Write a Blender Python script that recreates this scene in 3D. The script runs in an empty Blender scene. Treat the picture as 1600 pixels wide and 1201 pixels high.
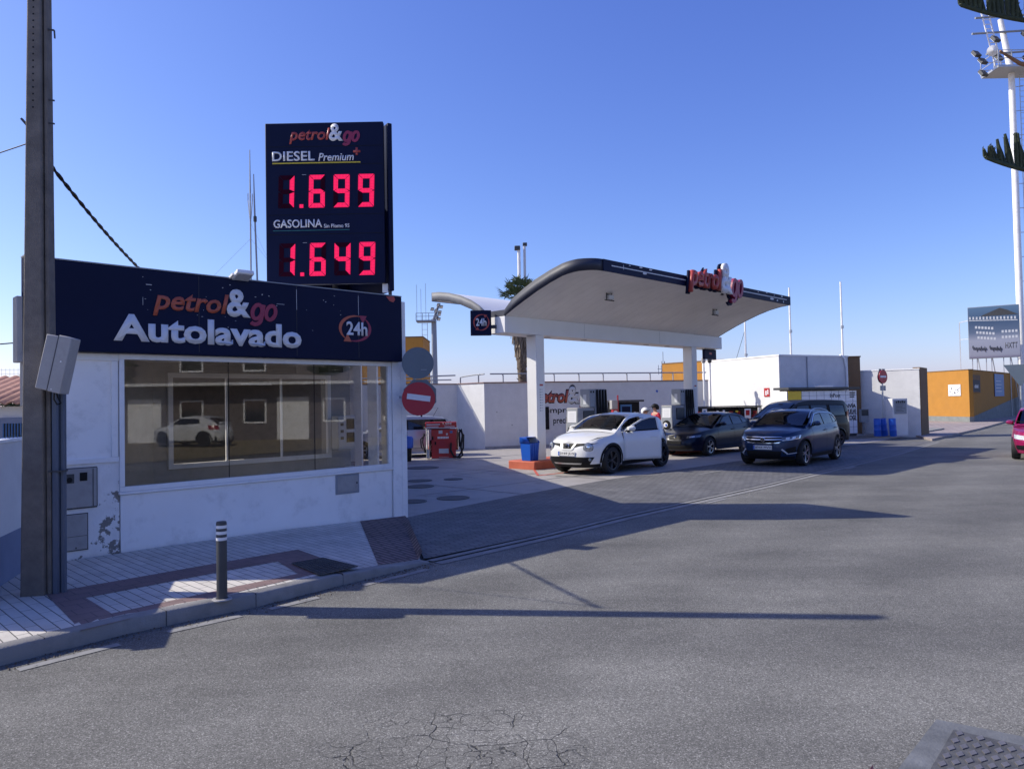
import bpy, bmesh, math, random
from mathutils import Vector, Matrix
R = math.radians
random.seed(7)
sc = bpy.context.scene
col = sc.collection

# ------------------------------------------------------------------ camera
PITCH, ROLL, CAM_H = R(1.45), R(1.1), 1.88
cam_d = bpy.data.cameras.new("camera")
cam = bpy.data.objects.new("camera", cam_d)
col.objects.link(cam)
cam_d.sensor_width = 36.0
cam_d.lens = 36.0 * 1155.0 / 1600.0
cam_d.clip_start, cam_d.clip_end = 0.05, 3000
fwd = Vector((0, math.cos(PITCH), math.sin(PITCH)))
up0 = Vector((0, -math.sin(PITCH), math.cos(PITCH)))
rt0 = Vector((1, 0, 0))
rt = rt0 * math.cos(ROLL) - up0 * math.sin(ROLL)
up = up0 * math.cos(ROLL) + rt0 * math.sin(ROLL)
cm = Matrix((rt, up, -fwd)).transposed().to_4x4()
cm.translation = Vector((0, 0, CAM_H))
cam.matrix_world = cm
sc.camera = cam

# ------------------------------------------------------------------ light
SUN_AZ = Vector((-0.994, 0.112, 0)).normalized()
SUN_EL = R(39)
w = bpy.data.worlds.new("World")
sc.world = w
w.use_nodes = True
nt = w.node_tree
bg = nt.nodes["Background"]
sky = nt.nodes.new("ShaderNodeTexSky")
sky.sky_type = 'NISHITA'
sky.sun_disc = False
sky.sun_elevation = SUN_EL
sky.sun_rotation = math.atan2(SUN_AZ.x, SUN_AZ.y)
sky.air_density = 1.0
sky.dust_density = 0.8
sky.ozone_density = 6.0
sky.altitude = 0
# deeper zenith and paler, lilac horizon than the model sky: a per-channel contrast curve
sep = nt.nodes.new("ShaderNodeSeparateColor")
comb = nt.nodes.new("ShaderNodeCombineColor")
nt.links.new(sky.outputs[0], sep.inputs[0])
for ch, (pw, am, pre) in enumerate(((1.25, 7.98, 0.141), (1.2, 6.35, 0.143), (0.85, 5.41, 0.185))):
    a = nt.nodes.new("ShaderNodeMath"); a.operation = 'MULTIPLY'; a.inputs[1].default_value = pre
    p_ = nt.nodes.new("ShaderNodeMath"); p_.operation = 'POWER'; p_.inputs[1].default_value = pw
    m_ = nt.nodes.new("ShaderNodeMath"); m_.operation = 'MULTIPLY'; m_.inputs[1].default_value = am
    nt.links.new(sep.outputs[ch], a.inputs[0]); nt.links.new(a.outputs[0], p_.inputs[0]); nt.links.new(p_.outputs[0], m_.inputs[0]); nt.links.new(m_.outputs[0], comb.inputs[ch])
nt.links.new(comb.outputs[0], bg.inputs[0])
bg.inputs[1].default_value = 0.15
sun_d = bpy.data.lights.new("sun", 'SUN')
sun_d.energy = 4.0
sun_d.angle = R(0.5)
sun_d.color = (1.0, 0.945, 0.82)
sun = bpy.data.objects.new("sun", sun_d)
col.objects.link(sun)
tosun = SUN_AZ * math.cos(SUN_EL) + Vector((0, 0, math.sin(SUN_EL)))
sun.rotation_euler = (-tosun).to_track_quat('-Z', 'Y').to_euler()
sun.location = (-20, 5, 20)
sc.view_settings.view_transform = 'Standard'
sc.view_settings.look = 'None'
sc.view_settings.gamma = 1
sc.view_settings.exposure = 0.4
sc.cycles.max_bounces = 8
sc.cycles.transparent_max_bounces = 12

# ------------------------------------------------------------------ materials
def new_mat(name):
    m = bpy.data.materials.new(name)
    m.use_nodes = True
    return m, m.node_tree, m.node_tree.nodes["Principled BSDF"]

def mat(name, c, rough=0.6, metal=0.0, var=0.12, scale=3.0, bump=0.0, bscale=60.0, coat=0.0, spec=0.5, stain=None, stain_scale=1.2, stain_amt=0.5):
    """plain procedural surface: base colour broken up by noise, fine bump, optional stains"""
    m, t, p = new_mat(name)
    L = t.links.new
    tc = t.nodes.new("ShaderNodeTexCoord")
    n = t.nodes.new("ShaderNodeTexNoise")
    n.inputs["Scale"].default_value = scale
    n.inputs["Detail"].default_value = 6
    n.inputs["Roughness"].default_value = 0.6
    L(tc.outputs["Object"], n.inputs["Vector"])
    ramp = t.nodes.new("ShaderNodeValToRGB")
    ramp.color_ramp.elements[0].position = 0.3
    ramp.color_ramp.elements[1].position = 0.7
    ramp.color_ramp.elements[0].color = (*[x * (1 - var) for x in c], 1)
    ramp.color_ramp.elements[1].color = (*[min(1, x * (1 + var)) for x in c], 1)
    L(n.outputs["Fac"], ramp.inputs[0])
    out = ramp.outputs[0]
    if stain:
        n2 = t.nodes.new("ShaderNodeTexNoise")
        n2.inputs["Scale"].default_value = stain_scale
        n2.inputs["Detail"].default_value = 9
        n2.inputs["Roughness"].default_value = 0.7
        L(tc.outputs["Object"], n2.inputs["Vector"])
        r2 = t.nodes.new("ShaderNodeValToRGB")
        r2.color_ramp.elements[0].position = 0.52
        r2.color_ramp.elements[1].position = 0.75
        r2.color_ramp.elements[0].color = (0, 0, 0, 1)
        r2.color_ramp.elements[1].color = (stain_amt,) * 3 + (1,)
        L(n2.outputs["Fac"], r2.inputs[0])
        mx = t.nodes.new("ShaderNodeMixRGB")
        L(r2.outputs[0], mx.inputs[0])
        L(out, mx.inputs[1])
        mx.inputs[2].default_value = (*stain, 1)
        out = mx.outputs[0]
    L(out, p.inputs["Base Color"])
    p.inputs["Roughness"].default_value = rough
    p.inputs["Metallic"].default_value = metal
    p.inputs["Specular IOR Level"].default_value = spec
    if coat:
        p.inputs["Coat Weight"].default_value = coat
        p.inputs["Coat Roughness"].default_value = 0.03
    if bump:
        nb = t.nodes.new("ShaderNodeTexNoise")
        nb.inputs["Scale"].default_value = bscale
        nb.inputs["Detail"].default_value = 5
        L(tc.outputs["Object"], nb.inputs["Vector"])
        b = t.nodes.new("ShaderNodeBump")
        b.inputs["Strength"].default_value = bump
        b.inputs["Distance"].default_value = 0.01
        L(nb.outputs["Fac"], b.inputs["Height"])
        L(b.outputs[0], p.inputs["Normal"])
    return m

def emit_mat(name, c, s):
    m, t, p = new_mat(name)
    p.inputs["Base Color"].default_value = (*[x * 0.3 for x in c], 1)
    p.inputs["Emission Color"].default_value = (*c, 1)
    p.inputs["Emission Strength"].default_value = s
    return m

def glass_mat(name, tint, refl=0.1):
    m, t, p = new_mat(name)
    L = t.links.new
    t.nodes.remove(p)
    tr = t.nodes.new("ShaderNodeBsdfTransparent")
    tr.inputs[0].default_value = (*tint, 1)
    gl = t.nodes.new("ShaderNodeBsdfGlossy")
    gl.inputs["Roughness"].default_value = 0.015
    gl.inputs[0].default_value = (0.9, 0.92, 0.95, 1)
    fr = t.nodes.new("ShaderNodeFresnel")
    fr.inputs[0].default_value = 1.5
    ad = t.nodes.new("ShaderNodeMath")
    ad.operation = 'ADD'
    ad.use_clamp = True
    ad.inputs[1].default_value = refl
    L(fr.outputs[0], ad.inputs[0])
    mx = t.nodes.new("ShaderNodeMixShader")
    L(ad.outputs[0], mx.inputs[0])
    L(tr.outputs[0], mx.inputs[1])
    L(gl.outputs[0], mx.inputs[2])
    L(mx.outputs[0], t.nodes["Material Output"].inputs[0])
    return m

def asphalt_mat():
    m, t, p = new_mat("asphalt")
    L = t.links.new
    N = t.nodes.new
    tc = N("ShaderNodeTexCoord")
    v = N("ShaderNodeTexVoronoi")
    v.inputs["Scale"].default_value = 150
    L(tc.outputs["Object"], v.inputs["Vector"])
    wn = N("ShaderNodeSeparateColor")
    L(v.outputs["Color"], wn.inputs[0])
    rs = N("ShaderNodeValToRGB")          # bright and dark chips of aggregate
    e = rs.color_ramp.elements
    e[0].position, e[0].color = 0.0, (0.085, 0.083, 0.077, 1)
    e[1].position, e[1].color = 0.86, (0.2, 0.195, 0.18, 1)
    x = e.new(0.982); x.color = (0.34, 0.33, 0.31, 1)
    x = e.new(0.4); x.color = (0.145, 0.141, 0.131, 1)
    L(wn.outputs[0], rs.inputs[0])
    big = N("ShaderNodeTexNoise")
    big.inputs["Scale"].default_value = 0.35
    big.inputs["Detail"].default_value = 8
    big.inputs["Roughness"].default_value = 0.65
    mp = N("ShaderNodeMapping")
    mp.inputs["Rotation"].default_value = (0, 0, R(-50))
    mp.inputs["Scale"].default_value = (0.35, 1.6, 1)
    L(tc.outputs["Object"], mp.inputs[0])
    L(mp.outputs[0], big.inputs["Vector"])
    rb = N("ShaderNodeValToRGB")
    rb.color_ramp.elements[0].position, rb.color_ramp.elements[0].color = 0.38, (0.8, 0.8, 0.785, 1)
    rb.color_ramp.elements[1].position, rb.color_ramp.elements[1].color = 0.62, (1.19, 1.185, 1.145, 1)
    L(big.outputs["Fac"], rb.inputs[0])
    mul = N("ShaderNodeMixRGB")
    mul.blend_type = 'MULTIPLY'
    mul.inputs[0].default_value = 1
    L(rs.outputs[0], mul.inputs[1])
    L(rb.outputs[0], mul.inputs[2])
    md_ = N("ShaderNodeTexNoise")         # worn and oily blotches
    md_.inputs["Scale"].default_value = 1.1
    md_.inputs["Detail"].default_value = 10
    md_.inputs["Roughness"].default_value = 0.72
    L(tc.outputs["Object"], md_.inputs["Vector"])
    rm_ = N("ShaderNodeValToRGB")
    rm_.color_ramp.elements[0].position, rm_.color_ramp.elements[0].color = 0.36, (0.86, 0.86, 0.86, 1)
    rm_.color_ramp.elements[1].position, rm_.color_ramp.elements[1].color = 0.62, (1.08, 1.08, 1.08, 1)
    L(md_.outputs["Fac"], rm_.inputs[0])
    mul2 = N("ShaderNodeMixRGB"); mul2.blend_type = 'MULTIPLY'; mul2.inputs[0].default_value = 1
    L(mul.outputs[0], mul2.inputs[1]); L(rm_.outputs[0], mul2.inputs[2])
    mul = mul2
    # polished wheel tracks along the road
    mt_ = N("ShaderNodeMapping"); mt_.inputs["Rotation"].default_value = (0, 0, R(-50.8))
    L(tc.outputs["Object"], mt_.inputs[0])
    wv = N("ShaderNodeTexWave"); wv.bands_direction = 'Y'; wv.inputs["Scale"].default_value = 0.19
    wv.inputs["Distortion"].default_value = 1.6; wv.inputs["Detail"].default_value = 3; wv.inputs["Detail Scale"].default_value = 0.6
    L(mt_.outputs[0], wv.inputs["Vector"])
    rw__ = N("ShaderNodeValToRGB")
    rw__.color_ramp.elements[0].color = (0.93, 0.93, 0.93, 1); rw__.color_ramp.elements[1].color = (1.07, 1.07, 1.07, 1)
    L(wv.outputs["Fac"], rw__.inputs[0])
    mul3 = N("ShaderNodeMixRGB"); mul3.blend_type = 'MULTIPLY'; mul3.inputs[0].default_value = 1
    L(mul.outputs[0], mul3.inputs[1]); L(rw__.outputs[0], mul3.inputs[2])
    mul = mul3
    # crazed area near the camera and thin cracks
    wob = N("ShaderNodeTexNoise")
    wob.inputs["Scale"].default_value = 3.5
    wob.inputs["Detail"].default_value = 6
    L(tc.outputs["Object"], wob.inputs["Vector"])
    mixv = N("ShaderNodeMixRGB")
    mixv.inputs[0].default_value = 0.16
    L(tc.outputs["Object"], mixv.inputs[1])
    L(wob.outputs["Color"], mixv.inputs[2])
    def cracks(scale, width):
        ve = N("ShaderNodeTexVoronoi")
        ve.feature = 'DISTANCE_TO_EDGE'
        ve.inputs["Scale"].default_value = scale
        L(mixv.outputs[0], ve.inputs["Vector"])
        mr = N("ShaderNodeMapRange")
        mr.inputs["From Min"].default_value = 0
        mr.inputs["From Max"].default_value = width
        mr.inputs["To Min"].default_value = 1
        mr.inputs["To Max"].default_value = 0
        L(ve.outputs["Distance"], mr.inputs[0])
        return mr.outputs[0]
    c1 = cracks(3.6, 0.011)
    c2 = cracks(9.0, 0.014)
    mxc = N("ShaderNodeMath"); mxc.operation = 'MAXIMUM'
    L(c1, mxc.inputs[0]); L(c2, mxc.inputs[1])
    brk = N("ShaderNodeTexNoise")
    brk.inputs["Scale"].default_value = 2.6
    brk.inputs["Detail"].default_value = 3
    L(tc.outputs["Object"], brk.inputs["Vector"])
    # elliptical patch of damage
    mp2 = N("ShaderNodeMapping")
    mp2.inputs["Location"].default_value = (0.36, -4.0, 0)
    mp3 = N("ShaderNodeMapping")
    mp3.inputs["Rotation"].default_value = (0, 0, R(-38))
    mp3.inputs["Scale"].default_value = (1.15, 1.25, 1)
    L(tc.outputs["Object"], mp2.inputs[0])
    L(mp2.outputs[0], mp3.inputs[0])
    ln = N("ShaderNodeVectorMath"); ln.operation = 'LENGTH'
    L(mp3.outputs[0], ln.inputs[0])
    ad = N("ShaderNodeMath"); ad.operation = 'ADD'
    L(ln.outputs["Value"], ad.inputs[0]); L(brk.outputs["Fac"], ad.inputs[1])
    mk = N("ShaderNodeMapRange")
    mk.inputs["From Min"].default_value = 1.18
    mk.inputs["From Max"].default_value = 1.42
    mk.inputs["To Min"].default_value = 1
    mk.inputs["To Max"].default_value = 0
    L(ad.outputs[0], mk.inputs[0])
    cm_ = N("ShaderNodeMath"); cm_.operation = 'MULTIPLY'
    bk2 = N("ShaderNodeTexNoise"); bk2.inputs["Scale"].default_value = 5.5; bk2.inputs["Detail"].default_value = 4
    L(tc.outputs["Object"], bk2.inputs["Vector"])
    bm2 = N("ShaderNodeMapRange"); bm2.inputs["From Min"].default_value = 0.36; bm2.inputs["From Max"].default_value = 0.48
    L(bk2.outputs["Fac"], bm2.inputs[0])
    mm2 = N("ShaderNodeMath"); mm2.operation = 'MULTIPLY'
    L(mk.outputs[0], mm2.inputs[0]); L(bm2.outputs[0], mm2.inputs[1])
    L(mxc.outputs[0], cm_.inputs[0]); L(mm2.outputs[0], cm_.inputs[1])
    fin = N("ShaderNodeMixRGB")
    L(cm_.outputs[0], fin.inputs[0])
    L(mul.outputs[0], fin.inputs[1])
    fin.inputs[2].default_value = (0.03, 0.03, 0.03, 1)
    L(fin.outputs[0], p.inputs["Base Color"])
    p.inputs["Roughness"].default_value = 0.82
    p.inputs["Specular IOR Level"].default_value = 0.3
    h = N("ShaderNodeMath"); h.operation = 'MULTIPLY_ADD'
    h.inputs[1].default_value = -3.0
    L(cm_.outputs[0], h.inputs[0]); L(wn.outputs[1], h.inputs[2])
    b = N("ShaderNodeBump")
    b.inputs["Strength"].default_value = 0.7
    b.inputs["Distance"].default_value = 0.006
    L(h.outputs[0], b.inputs["Height"])
    L(b.outputs[0], p.inputs["Normal"])
    return m

def brick_mat(name, c1, c2, mortar, bw, rh, msize=0.006, rough=0.75, rot=0.0, offset=0.5, dirt=0.35, bump=0.5):
    m, t, p = new_mat(name)
    L = t.links.new
    N = t.nodes.new
    tc = N("ShaderNodeTexCoord")
    mp = N("ShaderNodeMapping")
    mp.inputs["Rotation"].default_value = (0, 0, rot)
    L(tc.outputs["Object"], mp.inputs[0])
    br = N("ShaderNodeTexBrick")
    br.offset = offset
    br.inputs["Scale"].default_value = 1
    br.inputs["Brick Width"].default_value = bw
    br.inputs["Row Height"].default_value = rh
    br.inputs["Mortar Size"].default_value = msize
    br.inputs["Mortar Smooth"].default_value = 0.2
    br.inputs["Color1"].default_value = (*c1, 1)
    br.inputs["Color2"].default_value = (*c2, 1)
    br.inputs["Mortar"].default_value = (*mortar, 1)
    L(mp.outputs[0], br.inputs["Vector"])
    n = N("ShaderNodeTexNoise")
    n.inputs["Scale"].default_value = 1.1
    n.inputs["Detail"].default_value = 9
    n.inputs["Roughness"].default_value = 0.7
    L(tc.outputs["Object"], n.inputs["Vector"])
    r = N("ShaderNodeValToRGB")
    r.color_ramp.elements[0].position, r.color_ramp.elements[0].color = 0.3, (1 - dirt,) * 3 + (1,)
    r.color_ramp.elements[1].position, r.color_ramp.elements[1].color = 0.72, (1.1, 1.1, 1.1, 1)
    L(n.outputs["Fac"], r.inputs[0])
    mul = N("ShaderNodeMixRGB"); mul.blend_type = 'MULTIPLY'; mul.inputs[0].default_value = 1
    L(br.outputs["Color"], mul.inputs[1]); L(r.outputs[0], mul.inputs[2])
    L(mul.outputs[0], p.inputs["Base Color"])
    p.inputs["Roughness"].default_value = rough
    p.inputs["Specular IOR Level"].default_value = 0.3
    n2 = N("ShaderNodeTexNoise"); n2.inputs["Scale"].default_value = 90
    L(tc.outputs["Object"], n2.inputs["Vector"])
    mm = N("ShaderNodeMath"); mm.operation = 'MULTIPLY_ADD'; mm.inputs[1].default_value = -1.2
    L(br.outputs["Fac"], mm.inputs[0]); L(n2.outputs["Fac"], mm.inputs[2])
    b = N("ShaderNodeBump"); b.inputs["Strength"].default_value = bump; b.inputs["Distance"].default_value = 0.006
    L(mm.outputs[0], b.inputs["Height"]); L(b.outputs[0], p.inputs["Normal"])
    return m

M = {}
M['asphalt'] = asphalt_mat()
M['navy'] = mat("navy_panel", (0.0045, 0.0085, 0.036), 0.55, var=0.15, scale=0.8, spec=0.15)
M['white'] = mat("white_render", (0.7, 0.69, 0.67), 0.85, var=0.06, scale=2.5, bump=0.45, bscale=14, stain=(0.5, 0.49, 0.47), stain_scale=0.9, stain_amt=0.35)
M['panel'] = mat("white_metal_panel", (0.9, 0.885, 0.86), 0.45, var=0.04, scale=1.5, stain=(0.4, 0.39, 0.37), stain_scale=2.6, stain_amt=0.5)
M['frame'] = mat("white_frame", (0.86, 0.85, 0.83), 0.4, var=0.03, stain=(0.4, 0.4, 0.4), stain_scale=5, stain_amt=0.25)
def peel():
    m = mat("peeling_plaster", (0.85, 0.83, 0.8), 0.9, var=0.08, scale=4, bump=0.6, bscale=40)
    t = m.node_tree; L = t.links.new; N = t.nodes.new; p = t.nodes["Principled BSDF"]
    tc = N("ShaderNodeTexCoord"); n = N("ShaderNodeTexNoise")
    n.inputs["Scale"].default_value = 4.2; n.inputs["Detail"].default_value = 12; n.inputs["Roughness"].default_value = 0.7
    L(tc.outputs["Object"], n.inputs["Vector"])
    # more damage towards the lower right corner of the panel (damp)
    sep = N("ShaderNodeSeparateXYZ"); L(tc.outputs["Object"], sep.inputs[0])
    a = N("ShaderNodeMath"); a.operation = 'MULTIPLY_ADD'; a.inputs[1].default_value = -0.11; a.inputs[2].default_value = 0.09
    L(sep.outputs["Z"], a.inputs[0])
    c = N("ShaderNodeMath"); c.operation = 'MULTIPLY_ADD'; c.inputs[1].default_value = 0.24
    L(sep.outputs["X"], c.inputs[0]); L(a.outputs[0], c.inputs[2])
    s = N("ShaderNodeMath"); s.operation = 'ADD'; L(n.outputs["Fac"], s.inputs[0]); L(c.outputs[0], s.inputs[1])
    r = N("ShaderNodeValToRGB")
    r.color_ramp.elements[0].position = 0.525; r.color_ramp.elements[1].position = 0.54
    L(s.outputs[0], r.inputs[0])
    mx = N("ShaderNodeMixRGB"); L(r.outputs[0], mx.inputs[0])
    src = p.inputs["Base Color"].links[0].from_socket
    L(src, mx.inputs[1]); mx.inputs[2].default_value = (0.24, 0.22, 0.195, 1)
    L(mx.outputs[0], p.inputs["Base Color"])
    return m
M['peel'] = peel()
M['concrete'] = mat("pole_concrete", (0.17, 0.15, 0.13), 0.9, var=0.22, scale=7, bump=0.7, bscale=90, stain=(0.09, 0.08, 0.07), stain_scale=3, stain_amt=0.5)
M['kerb'] = mat("kerb_concrete", (0.25, 0.24, 0.225), 0.9, var=0.2, scale=5, bump=0.6, bscale=70, stain=(0.12, 0.11, 0.1), stain_scale=2.5, stain_amt=0.6)
M['forecourt'] = mat("forecourt_concrete", (0.36, 0.335, 0.31), 0.62, var=0.22, scale=0.8, bump=0.4, bscale=60, stain=(0.1, 0.097, 0.093), stain_scale=0.8, stain_amt=0.9)
M['tile'] = brick_mat("pavement_tile", (0.7, 0.65, 0.57), (0.61, 0.57, 0.5), (0.1, 0.095, 0.085), 0.4, 0.1, 0.0045, dirt=0.3)
M['tile_red'] = brick_mat("pavement_tile_red", (0.26, 0.175, 0.16), (0.23, 0.16, 0.148), (0.13, 0.1, 0.095), 0.2, 0.2, 0.004, dirt=0.3)
M['ribbed'] = brick_mat("ribbed_tile", (0.32, 0.225, 0.21), (0.28, 0.2, 0.19), (0.12, 0.09, 0.085), 0.4, 0.09, 0.03, dirt=0.35)
M['paver'] = brick_mat("driveway_paver", (0.21, 0.205, 0.2), (0.16, 0.157, 0.154), (0.06, 0.06, 0.06), 0.2, 0.1, 0.007, rot=R(20), dirt=0.4, rough=0.7)
M['far_pave'] = brick_mat("far_pavement", (0.42, 0.36, 0.33), (0.36, 0.3, 0.28), (0.2, 0.17, 0.16), 0.4, 0.4, 0.01, dirt=0.35)
M['orange'] = mat("ochre_render", (0.42, 0.19, 0.03), 0.9, var=0.06, scale=2, bump=0.3, bscale=25, stain=(0.38, 0.18, 0.04), stain_scale=0.8, stain_amt=0.5)
M['brown'] = mat("brown_render", (0.2, 0.12, 0.06), 0.9, var=0.1, scale=2, bump=0.3, bscale=25)
M['greybase'] = mat("grey_plinth", (0.2, 0.21, 0.2), 0.9, var=0.15, scale=3)
M['canopy'] = brick_mat("canopy_soffit", (0.78, 0.76, 0.73), (0.76, 0.74, 0.71), (0.56, 0.54, 0.52), 40.0, 0.36, 0.005, rot=R(90), offset=0, dirt=0.07, bump=0.25)
M['canopy_w'] = mat("canopy_white", (0.74, 0.73, 0.71), 0.5, var=0.04, scale=1.2)
M['rust'] = mat("coping", (0.26, 0.16, 0.13), 0.9, var=0.2, scale=6)
M['steel'] = mat("galvanised_steel", (0.5, 0.51, 0.52), 0.45, 0.6, var=0.1, scale=8)
M['lgrey'] = mat("light_grey_metal", (0.55, 0.57, 0.6), 0.45, var=0.08, scale=4)
M['mgrey'] = mat("mid_grey_metal", (0.27, 0.29, 0.32), 0.5, var=0.1, scale=4, stain=(0.18, 0.19, 0.2), stain_scale=4, stain_amt=0.4)
M['cabinet'] = mat("cabinet_grey", (0.36, 0.345, 0.33), 0.6, var=0.1, scale=5, stain=(0.2, 0.19, 0.18), stain_scale=4, stain_amt=0.5)
M['dgrey'] = mat("dark_grey", (0.05, 0.052, 0.056), 0.55, var=0.15, scale=5)
M['black'] = mat("black_plastic", (0.01, 0.01, 0.011), 0.6, var=0.2, scale=6, spec=0.2)
M['gutter'] = mat("gutter_concrete", (0.23, 0.225, 0.215), 0.9, var=0.25, scale=4, bump=0.5, stain=(0.13, 0.13, 0.125), stain_scale=2, stain_amt=0.7)
M['rubber'] = mat("rubber", (0.016, 0.016, 0.017), 0.8, var=0.3, scale=12, bump=0.3)
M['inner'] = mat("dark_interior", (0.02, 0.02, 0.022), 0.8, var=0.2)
M['chrome'] = mat("chrome", (0.75, 0.76, 0.78), 0.12, 1.0, var=0.03)
M['alloy'] = mat("alloy", (0.42, 0.43, 0.45), 0.3, 0.85, var=0.05)
M['gunmetal'] = mat("gunmetal", (0.1, 0.1, 0.105), 0.35, 0.7, var=0.05)
M['cover'] = mat("cast_iron", (0.085, 0.085, 0.085), 0.7, 0.1, var=0.3, scale=10, bump=0.4)
M['sign_red'] = mat("sign_red", (0.42, 0.012, 0.035), 0.4, var=0.04)
M['sign_back'] = mat("sign_back", (0.13, 0.165, 0.2), 0.45, 0.3, var=0.06)
M['txt_white'] = mat("letter_white", (0.72, 0.73, 0.76), 0.5, var=0.03)
M['txt_red'] = mat("letter_red", (0.42, 0.06, 0.05), 0.45, var=0.05)
M['txt_orange'] = mat("letter_orange_red", (0.46, 0.1, 0.055), 0.45, var=0.05)
M['txt_magenta'] = mat("letter_magenta", (0.29, 0.02, 0.07), 0.45, var=0.05)
M['txt_black'] = mat("letter_black", (0.012, 0.012, 0.014), 0.6, var=0.05)
M['led'] = emit_mat("led_lit", (1.0, 0.012, 0.09), 0.95)
M['led_off'] = mat("led_unlit", (0.03, 0.003, 0.012), 0.8, var=0.1, spec=0.05)
M['yellow'] = mat("yellow_line", (0.62, 0.47, 0.03), 0.5, var=0.05)
M['yellow_p'] = mat("yellow_panel", (0.9, 0.6, 0.02), 0.45, var=0.03)
M['teal'] = mat("teal_line", (0.02, 0.16, 0.17), 0.5, var=0.05)
M['red'] = mat("red_paint", (0.42, 0.02, 0.022), 0.4, var=0.06, scale=3, coat=0.3)
M['redpl'] = mat("plinth_red", (0.5, 0.115, 0.06), 0.7, var=0.14, scale=3, stain=(0.34, 0.1, 0.07), stain_scale=3, stain_amt=0.5)
M['redline'] = mat("red_road_paint", (0.5, 0.1, 0.07), 0.8, var=0.2, scale=9)
M['whline'] = mat("white_road_paint", (0.25, 0.245, 0.235), 0.8, var=0.3, scale=9, stain=(0.15, 0.147, 0.14), stain_scale=9, stain_amt=1.0)
M['blue'] = mat("blue_plastic", (0.012, 0.1, 0.5), 0.4, var=0.08)
M['bluesign'] = mat("blue_board", (0.05, 0.16, 0.38), 0.5, var=0.05)
M['bluepipe'] = mat("blue_grey_conduit", (0.085, 0.105, 0.145), 0.5, var=0.1, scale=4)
M['roof_tile'] = mat("terracotta", (0.42, 0.22, 0.16), 0.85, var=0.25, scale=6, stain=(0.2, 0.14, 0.11), stain_scale=8, stain_amt=0.5)
M['blueskirt'] = mat("blue_grey_skirting", (0.2, 0.235, 0.33), 0.85, var=0.1)
M['soil'] = mat("dry_grass", (0.27, 0.21, 0.1), 0.95, var=0.4, scale=5, bump=0.9, bscale=40)
M['earth'] = mat("ground_earth", (0.2, 0.165, 0.12), 0.95, var=0.3, scale=0.3)
M['leaf'] = mat("leaf_green", (0.035, 0.055, 0.022), 0.6, var=0.35, scale=6)
M['leaf2'] = mat("palm_green", (0.05, 0.075, 0.028), 0.55, var=0.3, scale=3)
M['arau'] = mat("conifer_green", (0.035, 0.05, 0.024), 0.6, var=0.35, scale=20, bump=0.9, bscale=140)
M['bark'] = mat("bark", (0.12, 0.09, 0.065), 0.95, var=0.3, scale=8, bump=0.8, bscale=30)
M['skirt'] = mat("dead_fronds", (0.2, 0.16, 0.12), 0.95, var=0.4, scale=14, bump=0.8, bscale=40)
M['skin'] = mat("skin", (0.5, 0.3, 0.22), 0.6, var=0.05)
M['jacket'] = mat("red_jacket", (0.5, 0.02, 0.06), 0.8, var=0.1, scale=8, bump=0.2)
M['darkcloth'] = mat("dark_cloth", (0.03, 0.032, 0.04), 0.9, var=0.2, scale=8)
M['glass'] = glass_mat("window_glass", (0.86, 0.85, 0.83), 0.01)
M['windscreen'] = glass_mat("windscreen_glass", (0.3, 0.31, 0.31), 0.03)
M['carglass'] = mat("car_glass", (0.012, 0.015, 0.018), 0.04, var=0.1, spec=0.9)
M['lamp'] = mat("lamp_lens", (0.75, 0.78, 0.8), 0.08, 0.3, var=0.1, scale=30, coat=1.0)
M['lampdark'] = mat("lamp_lens_dark", (0.16, 0.18, 0.2), 0.1, 0.4, var=0.3, scale=25, coat=1.0)
M['tail'] = mat("tail_lens", (0.3, 0.01, 0.01), 0.15, var=0.1, coat=1.0)
M['plate'] = mat("number_plate", (0.72, 0.72, 0.7), 0.45, var=0.03)
M['pinkwall'] = mat("pink_render", (0.15, 0.125, 0.115), 0.9, var=0.08)
def paint(name, c, rough=0.35, metal=0.0, coat=0.6): return mat(name, c, rough, metal, var=0.02, scale=2, coat=coat, spec=0.3)
M['car_white'] = paint("paint_white", (0.72, 0.72, 0.7))
M['car_navy'] = paint("paint_navy", (0.003, 0.006, 0.02), 0.3, coat=0.25)
M['car_blue'] = paint("paint_blue", (0.006, 0.027, 0.08), 0.3, 0.2, coat=0.35)
M['car_black'] = paint("paint_black", (0.008, 0.008, 0.012), 0.4, coat=0.25)
M['car_silver'] = paint("paint_silver", (0.42, 0.46, 0.52), 0.35, 0.4)
M['car_pink'] = paint("paint_magenta", (0.32, 0.012, 0.085), 0.3, 0.2)

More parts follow.
